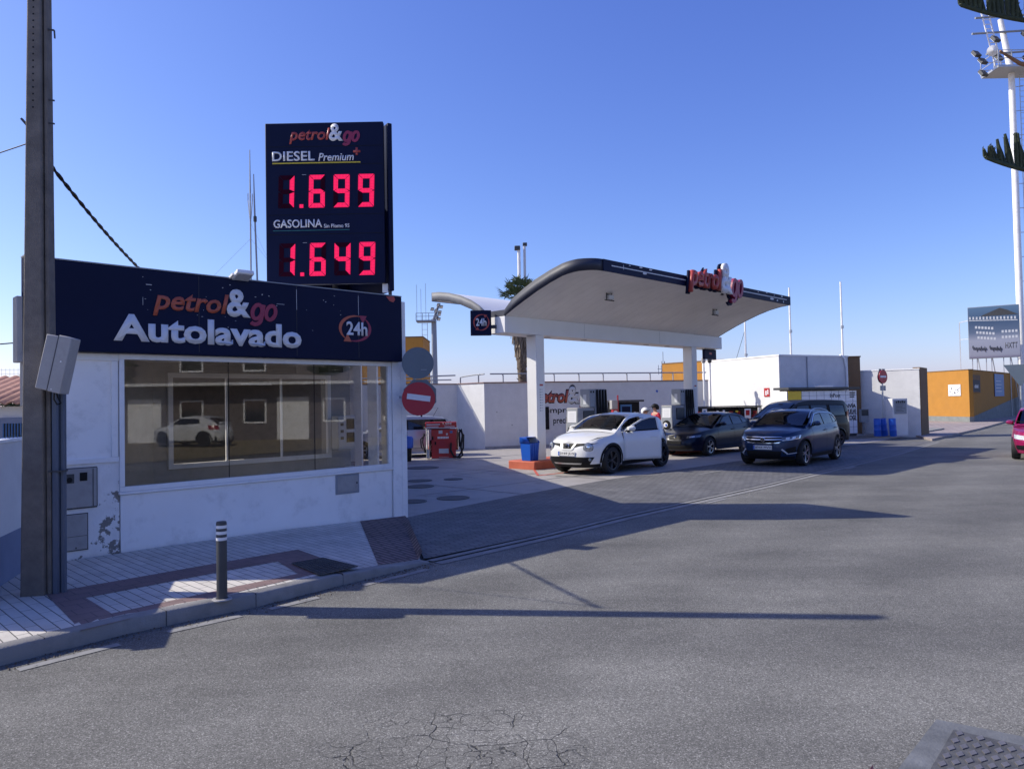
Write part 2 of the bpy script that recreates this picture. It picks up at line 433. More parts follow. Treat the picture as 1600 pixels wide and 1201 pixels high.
# ------------------------------------------------------------------ mesh helpers
class MB:
    def __init__(s): s.v = []; s.f = []
    def add(s, vs, fs):
        o = len(s.v)
        s.v += [tuple(v) for v in vs]
        s.f += [tuple(i + o for i in f) for f in fs]
        return s
    def box(s, x0, x1, y0, y1, z0, z1, mtx=None):
        vs = [Vector((x, y, z)) for z in (z0, z1) for y in (y0, y1) for x in (x0, x1)]
        if mtx: vs = [mtx @ v for v in vs]
        return s.add(vs, [(0, 2, 3, 1), (4, 5, 7, 6), (0, 1, 5, 4), (2, 6, 7, 3), (0, 4, 6, 2), (1, 3, 7, 5)])
    def bar(s, p0, p1, wx, wy=None):
        """square bar between two points"""
        wy = wy or wx
        p0, p1 = Vector(p0), Vector(p1)
        q = (p1 - p0).to_track_quat('Z', 'Y').to_matrix().to_4x4()
        q.translation = p0
        return s.box(-wx / 2, wx / 2, -wy / 2, wy / 2, 0, (p1 - p0).length, q)
    def tube(s, pts, r, n=8, cap=True):
        pts = [Vector(p) for p in pts]
        rs = r if isinstance(r, (list, tuple)) else [r] * len(pts)
        o = len(s.v)
        prev = None
        for i, p in enumerate(pts):
            t = (pts[min(i + 1, len(pts) - 1)] - pts[max(i - 1, 0)]).normalized()
            if prev is None:
                a = Vector((0, 0, 1)) if abs(t.z) < 0.9 else Vector((1, 0, 0))
                u = t.cross(a).normalized()
            else:
                u = (prev - t * prev.dot(t)).normalized()
            prev = u
            vv = t.cross(u)
            for k in range(n):
                an = 2 * math.pi * k / n
                s.v.append(tuple(p + (u * math.cos(an) + vv * math.sin(an)) * rs[i]))
        for i in range(len(pts) - 1):
            for k in range(n):
                s.f.append((o + i * n + k, o + i * n + (k + 1) % n, o + (i + 1) * n + (k + 1) % n, o + (i + 1) * n + k))
        if cap:
            s.f.append(tuple(o + k for k in range(n))[::-1])
            s.f.append(tuple(o + (len(pts) - 1) * n + k for k in range(n)))
        return s
    def cyl(s, p0, p1, r0, r1=None, n=16):
        return s.tube([p0, p1], [r0, r0 if r1 is None else r1], n)
    def lathe(s, prof, n=24, mtx=None):
        """profile of (radius, height) about local z"""
        o = len(s.v)
        for r, z in prof:
            for k in range(n):
                a = 2 * math.pi * k / n
                v = Vector((r * math.cos(a), r * math.sin(a), z))
                s.v.append(tuple(mtx @ v if mtx else v))
        for i in range(len(prof) - 1):
            for k in range(n):
                s.f.append((o + i * n + k, o + i * n + (k + 1) % n, o + (i + 1) * n + (k + 1) % n, o + (i + 1) * n + k))
        return s
    def prism(s, poly, z0, z1, mtx=None):
        n = len(poly)
        vs = [Vector((x, y, z0)) for x, y in poly] + [Vector((x, y, z1)) for x, y in poly]
        if mtx: vs = [mtx @ v for v in vs]
        return s.add(vs, [tuple(range(n))[::-1], tuple(range(n, 2 * n))] + [(i, (i + 1) % n, (i + 1) % n + n, i + n) for i in range(n)])
    def sheet(s, poly, z=0.0):
        return s.add([(p[0], p[1], p[2] if len(p) > 2 else z) for p in poly], [tuple(range(len(poly)))])
    def grid(s, rows):
        o = len(s.v); m = len(rows[0])
        for r in rows: s.v += [tuple(p) for p in r]
        for i in range(len(rows) - 1):
            for j in range(m - 1):
                s.f.append((o + i * m + j, o + i * m + j + 1, o + (i + 1) * m + j + 1, o + (i + 1) * m + j))
        return s
    def build(s, name, m, parent=None, bevel=0.0, smooth=True, solid=0.0, angle=35, fixn=True, seg=2):
        me = bpy.data.meshes.new(name)
        me.from_pydata(s.v, [], s.f)
        bm = bmesh.new(); bm.from_mesh(me)
        if fixn: bmesh.ops.recalc_face_normals(bm, faces=bm.faces)
        bm.to_mesh(me); bm.free()
        if smooth:
            for p in me.polygons: p.use_smooth = True
            me.set_sharp_from_angle(angle=R(angle))
        me.materials.append(m)
        o = bpy.data.objects.new(name, me)
        col.objects.link(o)
        if parent: o.parent = parent
        if solid:
            md = o.modifiers.new("solid", 'SOLIDIFY'); md.thickness = solid; md.offset = 0
        if bevel:
            md = o.modifiers.new("bevel", 'BEVEL'); md.width = bevel; md.segments = seg; md.limit_method = 'ANGLE'; md.angle_limit = R(40)
        return o

def tag(o, label=None, cat=None, group=None, kind=None):
    if label: o["label"] = label
    if cat: o["category"] = cat
    if group: o["group"] = group
    if kind: o["kind"] = kind
    return o
def thing(name, label, cat, loc=(0, 0, 0), rz=0.0, group=None):
    o = bpy.data.objects.new(name, None)
    o.empty_display_size = 0.2
    col.objects.link(o)
    o.location = loc
    o.rotation_euler = (0, 0, rz)
    return tag(o, label, cat, group)
def struct(o): o["kind"] = "structure"; return o
def copy_tree(o, parent=None):
    kids = [c for c in bpy.data.objects if c.parent == o]
    c = o.copy(); col.objects.link(c); c.parent = parent
    for k in kids: copy_tree(k, c)
    return c

FRONT = Matrix(((1, 0, 0), (0, 0, -1), (0, 1, 0))).to_4x4()     # text plane -> x right, z up, faces -y
def text(name, body, m, parent, box, y, ext=0.004, bold=0.0, shear=0.0, mtx=None, z3=None):
    """lettering fitted to box (x0,x1,z0,z1) on the plane y of its parent, standing ext proud of it"""
    cu = bpy.data.curves.new(name, 'FONT')
    cu.body = body
    cu.offset = bold
    cu.shear = shear
    cu.resolution_u = 3
    cu.space_line = 0.85
    t = bpy.data.objects.new(name + "_src", cu)
    col.objects.link(t)
    dg = bpy.context.evaluated_depsgraph_get()
    me = bpy.data.meshes.new_from_object(t.evaluated_get(dg))
    bpy.data.objects.remove(t); bpy.data.curves.remove(cu)
    xs = [v.co.x for v in me.vertices]; ys = [v.co.y for v in me.vertices]
    x0, x1, z0, z1 = box
    sx = (x1 - x0) / (max(xs) - min(xs)); sy = (z1 - z0) / (max(ys) - min(ys))
    bx, by = min(xs), min(ys)
    bm = bmesh.new(); bm.from_mesh(me)
    bmesh.ops.remove_doubles(bm, verts=bm.verts, dist=1e-5)
    for v in bm.verts: v.co = Vector((x0 + (v.co.x - bx) * sx, z0 + (v.co.y - by) * sy, 0))
    if ext:
        r = bmesh.ops.extrude_face_region(bm, geom=bm.faces[:])
        for e in r["geom"]:
            if isinstance(e, bmesh.types.BMVert): e.co.z += ext
    MX = mtx if mtx else Matrix.Translation((0, y, 0)) @ FRONT
    bm.transform(MX)
    bmesh.ops.recalc_face_normals(bm, faces=bm.faces)
    bm.to_mesh(me); bm.free()
    me.materials.clear(); me.materials.append(m)
    me.name = name
    o = bpy.data.objects.new(name, me)
    col.objects.link(o)
    if parent: o.parent = parent
    return o
def strokes(name, m, parent, lines, wd, y, ext):
    b = MB()
    for li, pts in enumerate(lines):
        pts = [Vector(p) for p in pts]; closed = (pts[0] - pts[-1]).length < 1e-6; n = len(pts)
        L_, R_ = [], []
        for i in range(n):
            a = pts[(i - 1) % (n - 1)] if closed else pts[max(i - 1, 0)]; c = pts[(i + 1) % (n - 1)] if closed else pts[min(i + 1, n - 1)]
            t = (c - a).normalized(); nn = Vector((-t.y, t.x)) * wd / 2
            L_.append(pts[i] + nn); R_.append(pts[i] - nn)
        yf = y - ext - li * 0.0006
        b.grid([[(p.x, y, p.y) for p in L_], [(p.x, yf, p.y) for p in L_], [(p.x, yf, p.y) for p in R_], [(p.x, y, p.y) for p in R_]])
    return b.build(name, m, parent, smooth=False)
def logo(parent, x0, x1, zb, zt, y, ext=0.004, mats=('txt_orange', 'txt_white', 'txt_magenta'), dy=0.0, bold=0.022):
    """station logo: 'petrol' and 'go' in slanted letters round a taller upright ampersand; zb/zt = x-height band"""
    W_ = x1 - x0; H = zt - zb
    text("lettering", "petrol", M[mats[0]], parent, (x0, x0 + W_ * 0.585, zb - 0.28 * H, zt + 0.3 * H), y, ext, bold, 0.22)
    text("lettering", "&", M[mats[1]], parent, (x0 + W_ * 0.565, x0 + W_ * 0.765, zb - 0.05 * H, zt + 0.7 * H), y - dy, ext, bold * 1.3)
    # rounded slanted "go" drawn as strokes (single-storey g with a hooked tail)
    gx = x0 + W_ * 0.755; gw = (x1 - gx) / 2.15; zo = zb - 0.06 * H; rz_ = H * 0.5; rx_ = gw * 0.42; st = H * 0.15 + bold * 1.0
    def P(x, z): return (x + (z - zo) * 0.2, z)
    el = lambda cx: [P(cx + (rx_ - st * 0.2) * math.cos(k * math.pi / 12), zo + rz_ - st * 0.2 + (rz_ - st * 0.2) * math.sin(k * math.pi / 12)) for k in range(25)]
    c1, c2 = gx + gw * 0.5, gx + gw * 1.55
    tail = [P(c1 + rx_ * 0.95, zo + 2 * rz_ - st * 0.3), P(c1 + rx_ * 0.95, zo - H * 0.05)] + [P(c1 + rx_ * 0.95 * math.cos(-k * math.pi / 10), zo - H * 0.05 + H * 0.3 * math.sin(-k * math.pi / 10)) for k in range(1, 9)]
    strokes("lettering", M[mats[2]], parent, [el(c1), tail, el(c2)], st, y, ext)

# ================================================================== SETTING
ROT = math.atan2(0.711, 0.704)
def poly_offset(line, d):
    out = []
    for i, p in enumerate(line):
        a = Vector(line[max(i - 1, 0)]); b = Vector(line[min(i + 1, len(line) - 1)])
        t = (b - a).normalized(); n = Vector((-t.y, t.x))
        out.append((p[0] + n.x * d, p[1] + n.y * d))
    return out

g = MB()
g.lathe([(0.0001, 0), (60, 0), (300, 0), (1500, -2)], 48)
o = g.build("ground", M['earth'], smooth=False); o.location.z = -0.06; struct(o)

road = MB().sheet([(-60, -30), (8, -30), (120, 97), (120, 160), (24, 48), (10, 34), (-20, 34), (-60, 20)], 0.0).build("road", M['asphalt'], smooth=False)
struct(road)

# kerb line from far left to the driveway
KL = [(-13.0, -5.6), (-9.0, -0.7), (-6.2, 2.7), (-3.85, 5.55), (-3.28, 6.28), (-2.46, 7.04), (-1.95, 7.68), (-1.47, 8.26), (-1.02, 8.8)]
KH = [0.13] * 6 + [0.122, 0.085, 0.03]
inner = poly_offset(KL, 0.15)
kb = MB()
rows = []
for (x, y), (xi, yi), h in zip(KL, inner, KH):
    rows.append([(x, y, -0.02), (x, y, h - 0.015), (x * 0.9 + xi * 0.1, y * 0.9 + yi * 0.1, h), (xi, yi, h), (xi, yi, -0.02)])
kb.grid(rows)
struct(kb.build("kerb", M['kerb'], angle=50))
# joints between the kerb stones
kj = MB()
for (x, y) in [(-3.67, 5.79), (-3.05, 6.49), (-2.46, 7.04), (-1.82, 7.84), (-1.2, 8.6)]:
    i = min(range(len(KL)), key=lambda k: (KL[k][0] - x) ** 2 + (KL[k][1] - y) ** 2)
    a = Vector(KL[max(i - 1, 0)]); b = Vector(KL[min(i + 1, len(KL) - 1)]); t = (b - a).normalized(); n_ = Vector((-t.y, t.x))
    mt = Matrix(((t.x, n_.x, 0, x), (t.y, n_.y, 0, y), (0, 0, 1, 0), (0, 0, 0, 1)))
    h = KH[i]
    kj.box(-0.003, 0.003, -0.002, 0.151, 0.0, h + 0.001, mt)
struct(kj.build("kerb_joint", M['dgrey'], smooth=False))

# pavement slab: inner kerb edge to the facade line, dipping at the driveway
def pv_h(x, y): 
    t = max(0.0, min(1.0, ((x + 1.75) * 0.6 + (y - 8.6) * 0.0) / 0.75))
    return 0.128 - 0.09 * t
fac = [(-17.0, -3.2), (-12.5, 1.4), (-8.6, 5.4), (-5.6, 8.4), (-5.0, 9.02), (-4.2, 9.83), (-3.3, 10.74), (-2.5, 11.56), (-1.8, 12.26)]
rows = []
for a, b, h in zip(inner, fac, KH):
    rows.append([(a[0] + (b[0] - a[0]) * k / 8, a[1] + (b[1] - a[1]) * k / 8, (h - 0.002) * (1 - k / 8) + (k / 8) * max(0.06, h - 0.002)) for k in range(9)])
pm = MB().grid(rows).build("pavement", M['tile'])
struct(pm)
def rot_frame(o, ang, org=(0, 0, 0)):
    """give a ground sheet local axes turned by ang so that its pattern follows the kerb"""
    mt = Matrix.Translation(org) @ Matrix.Rotation(ang, 4, 'Z')
    o.data.transform(mt.inverted()); o.matrix_world = mt
    return o
rot_frame(pm, R(45.3 + 90), (-4.885, 9.178, 0))

def pv_z(x, y):
    # height of the pavement at a point (nearest row of the slab)
    best = min(((x - (a[0] + (b[0] - a[0]) * k / 8)) ** 2 + (y - (a[1] + (b[1] - a[1]) * k / 8)) ** 2, (h - 0.002) * (1 - k / 8) + (k / 8) * max(0.06, h - 0.002))
               for a, b, h in zip(inner, fac, KH) for k in range(9))
    return best[1]
def draped(name, poly, m, dz, ang=None, n=10):
    """four-cornered inlay laid over the pavement"""
    a, b, c, d = [Vector(p) for p in poly]
    rows = []
    for i in range(n + 1):
        u = i / n; p = a.lerp(b, u); q = d.lerp(c, u)
        r = []
        for j in range(5):
            s = p.lerp(q, j / 4); r.append((s.x, s.y, zat(s.x, s.y) + dz))
        rows.append(r)
    o = MB().grid(rows).build(name, m)
    if ang is not None: rot_frame(o, ang)
    return struct(o)
from mathutils.bvhtree import BVHTree
bpy.context.view_layer.update()
_bv = BVHTree.FromPolygons([pm.matrix_world @ v.co for v in pm.data.vertices], [tuple(p.vertices) for p in pm.data.polygons])
def zat(x, y):
    h = _bv.ray_cast(Vector((x, y, 3)), Vector((0, 0, -1)))
    return h[0].z if h[0] else 0.12
O_ = [(-4.55, 7.19), (-2.69, 9.2), (-1.85, 8.2), (-3.5, 5.98)]
I_ = [(-4.05, 7.0), (-2.72, 8.5), (-2.3, 7.86), (-3.5, 6.44)]
KA = R(45.3)
for a, b, c, d in [(O_[0], O_[1], I_[1], I_[0]), (O_[1], O_[2], I_[2], I_[1]), (O_[2], O_[3], I_[3], I_[2]), (O_[3], O_[0], I_[0], I_[3])]:
    draped("paving_band", [a, b, c, d], M['tile_red'], 0.004, KA)
draped("ribbed_paving", [(-2.42, 11.62), (-1.8, 12.22), (-1.12, 8.95), (-1.55, 8.4)], M['ribbed'], 0.004, R(45.3 + 90))

# driveway apron of pavers, gutter and concrete forecourt
GUT = [(-0.98, 8.86), (0.52, 10.47), (1.76, 11.95), (5.45, 15.92), (8.9, 19.9), (12.5, 24.1), (16.9, 29.6)]
apr = MB()
far = [(-1.79, 12.27), (0.0, 14.9), (1.16, 16.35), (2.23, 17.65), (7.5, 23.0), (11.5, 27.2), (15.5, 31.0)]
gin = [(-1.1, 8.94)] + poly_offset(GUT, 0.12)[1:]
rows = []
for i, (a, b) in enumerate(zip(gin, far)):
    z0 = 0.026 if i == 0 else 0.018
    rows.append([(a[0] + (b[0] - a[0]) * k / 4, a[1] + (b[1] - a[1]) * k / 4, z0 + 0.004) for k in range(5)])
ap = MB().grid(rows).build("driveway", M['paver'])
rot_frame(ap, R(45)); struct(ap)
gu = MB()
for d0, d1, z in ((-0.16, -0.012, 0.006), (-0.012, 0.004, 0.002), (0.004, 0.12, 0.016)):
    A = poly_offset(GUT, d0); B = poly_offset(GUT, d1)
    gu.grid([[(a[0], a[1], z), (b[0], b[1], z)] for a, b in zip(A, B)])
struct(gu.build("gutter", M['gutter'], smooth=False))
fc = MB().sheet([(-1.75, 12.3), (0.0, 14.9), (1.16, 16.35), (2.23, 17.65), (7.5, 23.0), (11.5, 27.2), (15.5, 31.0), (18, 34), (16, 45), (-14, 45), (-14, 20), (-6.5, 12.0), (-3.2, 11.0)], 0.02).build("forecourt", M['forecourt'], smooth=False)
struct(fc)
# joints cut in the forecourt concrete
jt = MB()
def strip(mb, p, q, w, z):
    p = Vector((p[0], p[1], z)); q = Vector((q[0], q[1], z)); t = (q - p).normalized(); n = Vector((-t.y, t.x, 0)) * w / 2
    mb.add([p - n, q - n, q + n, p + n], [(0, 1, 2, 3)])
for p, q in [((-2.0, 15.2), (3.5, 20.6)), ((-3.4, 18.6), (3.0, 25.0)), ((-4, 22.5), (1.2, 27.6)), ((0.2, 15.1), (-3.6, 18.9)), ((2.2, 17.7), (-2.6, 22.4)), ((-1.6, 19.4), (-0.6, 20.4)), ((-0.6, 20.4), (0.2, 19.7)), ((-1.6, 19.4), (-0.9, 18.6))]:
    strip(jt, p, q, 0.035, 0.0238)
struct(jt.build("forecourt_joint", M['dgrey'], smooth=False))
# painted lines
rl = MB(); strip(rl, (0.6, 18.9), (2.1, 20.3), 0.1, 0.0245); strip(rl, (0.62, 18.95), (0.56, 21.0), 0.07, 0.0245)
struct(rl.build("road_marking_red", M['redline'], smooth=False)).name = "road_marking"
wl = MB()
for i in (2, 5):     # worn parking-bay dashes beside the gutter
    t = i * 2.6
    p = Vector((0.05 + 0.662 * t, 9.55 + 0.75 * t))
    strip(wl, p, p + Vector((0.5, 0.57)), 0.09, 0.005)
for p, q in [((-3.65, 5.45), (-3.2, 6.0)), ((-2.95, 6.3), (-2.5, 6.75)), ((-2.3, 6.95), (-1.95, 7.35)), ((-1.6, 7.8), (-1.0, 8.5)), ((-4.6, 4.2), (-4.1, 4.85))]:
    strip(wl, p, q, 0.09, 0.005)
for p, q in [((4.6, 18.4), (5.6, 19.5)), ((6.3, 20.2), (7.0, 21.0)), ((1.05, 18.6), (3.6, 18.4))]:
    strip(wl, p, q, 0.08, 0.0275)
struct(wl.build("road_marking", M['whline'], smooth=False))

# raised platform of the kiosk block and the far pavement
pf = MB().prism([(10.2, 32.3), (11.0, 30.6), (16.4, 33.4), (19.5, 35.2), (22.5, 38.6), (22.0, 46), (6, 46), (8.2, 37)], 0.0, 0.15)
struct(pf.build("platform", M['kerb'], smooth=False))
fp = MB().prism([(17.2, 30.4), (24.5, 38.9), (47, 66.5), (60, 90), (20, 90), (20, 44), (19, 36)], -0.01, 0.09)
struct(fp.build("far_pavement", M['far_pave'], smooth=False))
# opposite side of the road (seen in the shop window's reflection)
vg = MB().sheet([(5.5, -4.5), (60, 40), (110, 40), (110, -60), (-20, -60), (-20, -34)], 0.03).build("verge", M['soil'], smooth=False)
struct(vg)

def lerp2(y):
    P = [(-1.9, 12.75), (-2.29, 13.9), (-3.8, 19.25), (-5.33, 25.4)]
    for (a, b_), (c, d) in zip(P, P[1:]):
        if y <= d: return a + (c - a) * (y - b_) / (d - b_)
    return P[-1][0]
# ================================================================== CAR WASH BUILDING
bld = thing("car_wash_building", "small white car wash building with navy sign band and large display window beside the pavement", "building", (-4.885, 9.178, 0), ROT)
b = MB(); b.box(0.012, 4.118, 0, 0.14, 0.0, 0.835)
b.build("front_panel", M['panel'], bld, bevel=0.006)
b = MB(); b.box(-0.01, 4.128, -0.03, 0.14, 0.838, 0.872); b.build("sill", M['frame'], bld, bevel=0.006)
b = MB(); b.box(-0.69, 0.004, 0.012, 0.16, 0, 1.25)
b.build("plaster_panel", M['peel'], bld)
b = MB(); b.box(-0.69, -0.0, 0.02, 0.1, 1.28, 2.585); b.build("upper_panel", M['panel'], bld)
b = MB()
for x0, x1, z0, z1 in [(-0.69, 0.0, 1.25, 1.31), (-0.69, 0.0, 2.5, 2.585), (-0.085, -0.012, 1.312, 2.498), (-0.69, -0.63, 1.312, 2.498)]:
    b.box(x0, x1, -0.012, 0.05, z0, z1)
b.build("panel_frame", M['frame'], bld, bevel=0.004)
b = MB()
for x0, x1, z0, z1 in [(0.002, 4.118, 0.874, 0.935), (0.002, 4.118, 2.52, 2.588), (0.002, 0.06, 0.937, 2.518), (4.05, 4.118, 0.937, 2.518)]:
    b.box(x0, x1, -0.022, 0.06, z0, z1)
wf = b.build("window", M['frame'], bld, bevel=0.004)
b = MB(); b.box(0.055, 4.055, 0.018, 0.026, 0.93, 2.525); b.build("pane", M['glass'], wf, smooth=False)
b = MB()
for x in (1.4, 2.72): b.box(x, x + 0.008, 0.012, 0.017, 0.936, 2.519)
b.build("joint", M['black'], wf, smooth=False)
b = MB(); b.box(4.13, 4.41, -0.03, 0.3, 0, 3.6); b.box(4.30, 4.36, -0.036, -0.031, 0.05, 2.5)
b.build("corner_post", M['panel'], bld, bevel=0.01)
# fascia
b = MB(); b.box(-1.03, 4.262, -0.14, 0.0, 2.592, 3.655)
fa = b.build("fascia", M['navy'], bld, bevel=0.012)
b = MB(); b.box(-1.03, 4.262, -0.142, 0.02, 3.657, 3.672); b.build("edge_trim", M['mgrey'], fa)
b = MB()
for x in (0.94, 2.36, 3.42): b.box(x, x + 0.005, -0.1425, -0.1405, 2.63, 3.64)
b.build("seam", M['dgrey'], fa, smooth=False)
logo(fa, 0.36, 2.05, 3.14, 3.36, -0.141, 0.012)
text("lettering", "Autolavado", M['txt_white'], fa, (-0.1, 2.43, 2.735, 3.075), -0.141, 0.012, 0.034)
text("lettering", "24h", M['txt_white'], fa, (3.2, 3.58, 2.98, 3.19), -0.141, 0.008, 0.02)
def ring_arrows(parent, cx, cz, rx, rz, y, names=('txt_orange', 'txt_magenta')):
    """two chasing arrows on an ellipse: thick middle, tapered tail"""
    for start, m in ((R(70), names[0]), (R(250), names[1])):
        vs, fs = [], []
        n = 18
        for i in range(n + 1):
            u = i / n; a = start + u * R(160)
            th = 0.02 + 0.17 * math.sin(math.pi * min(1, u * 0.95 + 0.02)) ** 0.8
            for k in (1.0, 1.0 - th): vs.append((cx + rx * k * math.cos(a), y, cz + rz * k * math.sin(a)))
        for i in range(n): fs.append((2 * i, 2 * i + 1, 2 * i + 3, 2 * i + 2))
        a = start + R(160); p = Vector((cx + rx * 0.93 * math.cos(a), y, cz + rz * 0.93 * math.sin(a)))
        t = Vector((-rx * math.sin(a), 0, rz * math.cos(a))).normalized(); nn = Vector((t.z, 0, -t.x))
        o = len(vs); s = rx * 0.24
        vs += [tuple(p + nn * s), tuple(p - nn * s), tuple(p + t * s * 1.7)]; fs.append((o, o + 1, o + 2))
        MB().add(vs, fs).build("arrow", M[m], parent, smooth=False, solid=0.004)
ring_arrows(fa, 3.36, 3.085, 0.295, 0.205, -0.1435)
# peeled spots and scratches on the fascia
b = MB(); random.seed(3)
for i in range(26):
    x = random.uniform(0.2, 3.2); z = random.choice([random.uniform(3.3, 3.6), random.uniform(2.9, 3.5)])
    l = random.uniform(0.004, 0.022); b.box(x, x + l, -0.1432, -0.1405, z, z + random.uniform(0.003, 0.01))
for x, z, l, h in [(0.28, 3.46, 0.07, 0.008), (2.05, 3.36, 0.12, 0.005), (2.36, 3.3, 0.006, 0.3), (3.42, 3.3, 0.006, 0.3), (0.24, 3.2, 0.004, 0.1)]:
    b.box(x, x + l, -0.1434, -0.1405, z, z + h)
b.build("scuff", M['lgrey'], fa, smooth=False)
b = MB().prism([(3.95, -3.64), (4.1, -3.655), (4.13, -3.6), (4.09, -3.555), (4.02, -3.57)], -0.002, 0.002)
o = b.build("torn_patch", M['txt_red'], fa, smooth=False); o.rotation_euler = (R(-90), 0, 0); o.location = (0, -0.1425, 0)
# roof, back wall, interior
b = MB(); b.prism([(-0.95, 0.002), (4.4, 0.002), (4.4, 1.9), (1.0, 1.9), (-0.9, 0.4)], 2.6, 2.72); b.build("roof", M['panel'], bld)
b = MB(); b.prism([(-0.69, 0.36), (1.0, 1.7), (1.268, 1.7), (1.268, 1.85), (0.95, 1.85), (-0.75, 0.5)], 0, 2.6)
b.box(3.932, 4.44, 1.7, 1.85, 0, 2.6); b.box(1.27, 3.93, 1.7, 1.85, 0, 1.045); b.box(1.27, 3.93, 1.7, 1.85, 2.375, 2.6); b.build("back_wall", M['cabinet'], bld)
b = MB(); b.box(-0.85, -0.69, 0.05, 0.36, 0, 2.6); b.build("side_wall", M['panel'], bld)
b = MB(); b.box(-1.02, -0.86, 0.0, 0.12, 1.95, 2.59); b.box(-1.1, -1.035, -0.12, 0.06, 2.45, 3.2); b.build("side_box", M['cabinet'], bld, bevel=0.01)
b = MB(); b.prism([(-0.6, 0.15), (4.13, 0.15), (4.13, 1.69), (1.0, 1.69), (-0.6, 0.42)], 0.02, 0.16); b.build("floor", M['cabinet'], bld)
b = MB(); b.box(4.3, 4.42, 0.31, 1.69, 0, 0.8); b.build("side_panel", M['panel'], bld)
b = MB()
for x0, x1, z0, z1 in [(1.2, 4.0, 0.98, 1.05), (1.2, 4.0, 2.37, 2.44), (1.2, 1.27, 1.052, 2.368), (3.93, 4.0, 1.052, 2.368)]: b.box(x0, x1, 1.63, 1.695, z0, z1)
for x in (2.1, 3.05): b.box(x, x + 0.03, 1.66, 1.69, 1.052, 2.368)
b.build("inner_frame", M['frame'], bld)
b = MB(); b.box(1.4, 3.2, 1.4, 1.6, 2.45, 2.57); b.box(3.75, 4.05, 1.3, 1.6, 2.48, 2.58); b.build("ceiling_duct", M['dgrey'], bld)
b = MB(); b.box(2.2, 2.7, 1.3, 1.34, 2.25, 2.275); b.build("tube_light", M['txt_white'], bld)
# doors let into the plaster
c = MB(); c.box(-0.66, -0.255, -0.012, 0.02, 0.735, 1.2); cb = c.build("meter_door", M['cabinet'], bld, bevel=0.006)
c = MB(); c.box(-0.61, -0.5, -0.017, -0.013, 1.03, 1.14); c.build("meter_surround", M['dgrey'], cb)
c = MB(); c.box(-0.44, -0.36, -0.017, -0.013, 1.05, 1.15); c.lathe([(0.0001, 0), (0.032, 0)], 12, Matrix.Translation((-0.55, -0.0185, 1.07)) @ Matrix.Rotation(R(90), 4, 'X')); c.build("meter_window", M['black'], cb)
c = MB(); c.box(-0.64, -0.63, -0.016, -0.012, 0.74, 1.19); c.box(-0.3, -0.292, -0.016, -0.012, 0.74, 1.19); c.build("door_seam", M['dgrey'], cb)
c = MB()
for x0, x1, z0, z1 in [(-0.66, -0.25, 1.2, 1.21), (-0.66, -0.25, 0.72, 0.735), (-0.255, -0.245, 0.735, 1.2)]: c.box(x0, x1, -0.006, 0.02, z0, z1)
c.build("door_shadow_gap", M['dgrey'], cb)
c = MB(); c.box(-0.61, -0.36, -0.012, 0.02, 0.235, 0.655); cc = c.build("cabinet_door", M['cabinet'], bld, bevel=0.006)
c = MB(); c.box(-0.62, -0.35, -0.004, 0.018, 0.225, 0.665); c.build("frame_gap", M['dgrey'], cc)
c = MB(); c.box(-0.605, -0.365, -0.0135, -0.012, 0.395, 0.4); c.box(-0.49, -0.477, -0.016, -0.012, 0.25, 0.27); c.build("lock", M['dgrey'], cc)
c = MB(); c.box(3.06, 3.48, -0.012, 0.02, 0.53, 0.83); hb = c.build("hatch", M['mgrey'], bld, bevel=0.004)
c = MB(); c.box(3.09, 3.45, -0.018, -0.013, 0.56, 0.8); c.build("hatch_door", M['cabinet'], hb, bevel=0.004)
c = MB(); c.box(3.425, 3.44, -0.023, -0.018, 0.67, 0.7); c.build("lock", M['black'], hb)

# payment terminal inside
pt = thing("payment_terminal", "dark payment terminal with coin slots on the rear wall inside the display window", "terminal", (0, 0, 0), ROT)
pt.location = Vector((-4.885, 9.178, 0)) + Matrix.Rotation(ROT, 3, 'Z') @ Vector((4.0, 1.45, 0))
b = MB(); b.box(-0.05, 0.3, -0.12, 0.1, 1.12, 1.72); b.build("housing", M['lgrey'], pt, bevel=0.02)
b = MB(); b.box(0.12, 0.28, -0.126, -0.122, 1.48, 1.66); b.box(0.12, 0.28, -0.126, -0.122, 1.25, 1.42); b.build("screen", M['black'], pt)
b = MB()
for z in (1.3, 1.42, 1.54): b.box(0.0, 0.06, -0.126, -0.122, z, z + 0.05)
b.build("slot", M['dgrey'], pt)

# roofed wash bays running back behind the shop front
wb_ = thing("wash_bay_roof", "flat roof over the wash bays behind the car wash shop front, brown ribbed soffit", "roof", (0, 0, 0))
EDGE = [(-1.9, 12.75), (-2.29, 13.9), (-3.8, 19.25), (-5.33, 25.4)]
MB().prism(EDGE + [(-12, 25.4), (-7.2, 12.4), (-5.6, 11.2)], 3.33, 3.5).build("roof", M['panel'], wb_)
b = MB()
for i in range(60):
    y = 12.9 + i * 0.205; x1 = lerp2(y); b.box(-5.8 - (y - 12.9) * 0.48, x1 - 0.08, y, y + 0.1, 3.29, 3.329)
b.build("ribbed_soffit", M['brown'], wb_)
def bay_wall(p, q):
    p, q = Vector((*p, 0)), Vector((*q, 0)); u_ = (q - p).normalized(); n_ = Vector((-u_.y, u_.x, 0))
    MB().box(0, (q - p).length, 0, 0.15, 0, 3.285, Matrix(((u_.x, n_.x, 0, p.x), (u_.y, n_.y, 0, p.y), (0, 0, 1, 0), (0, 0, 0, 1)))).build("bay_wall", M['cabinet'], wb_)
bay_wall((-6.9, 12.9), (-11.8, 25.2)); bay_wall((-11.6, 25.2), (-5.6, 25.2)); bay_wall((-4.6, 19.0), (-5.5, 22.5))
for x, y in ((-2.75, 14.6), (-4.0, 19.2), (-5.4, 25.1)): MB().box(x - 0.09, x + 0.09, y - 0.09, y + 0.09, 0, 3.288).build("post", M['panel'], wb_)

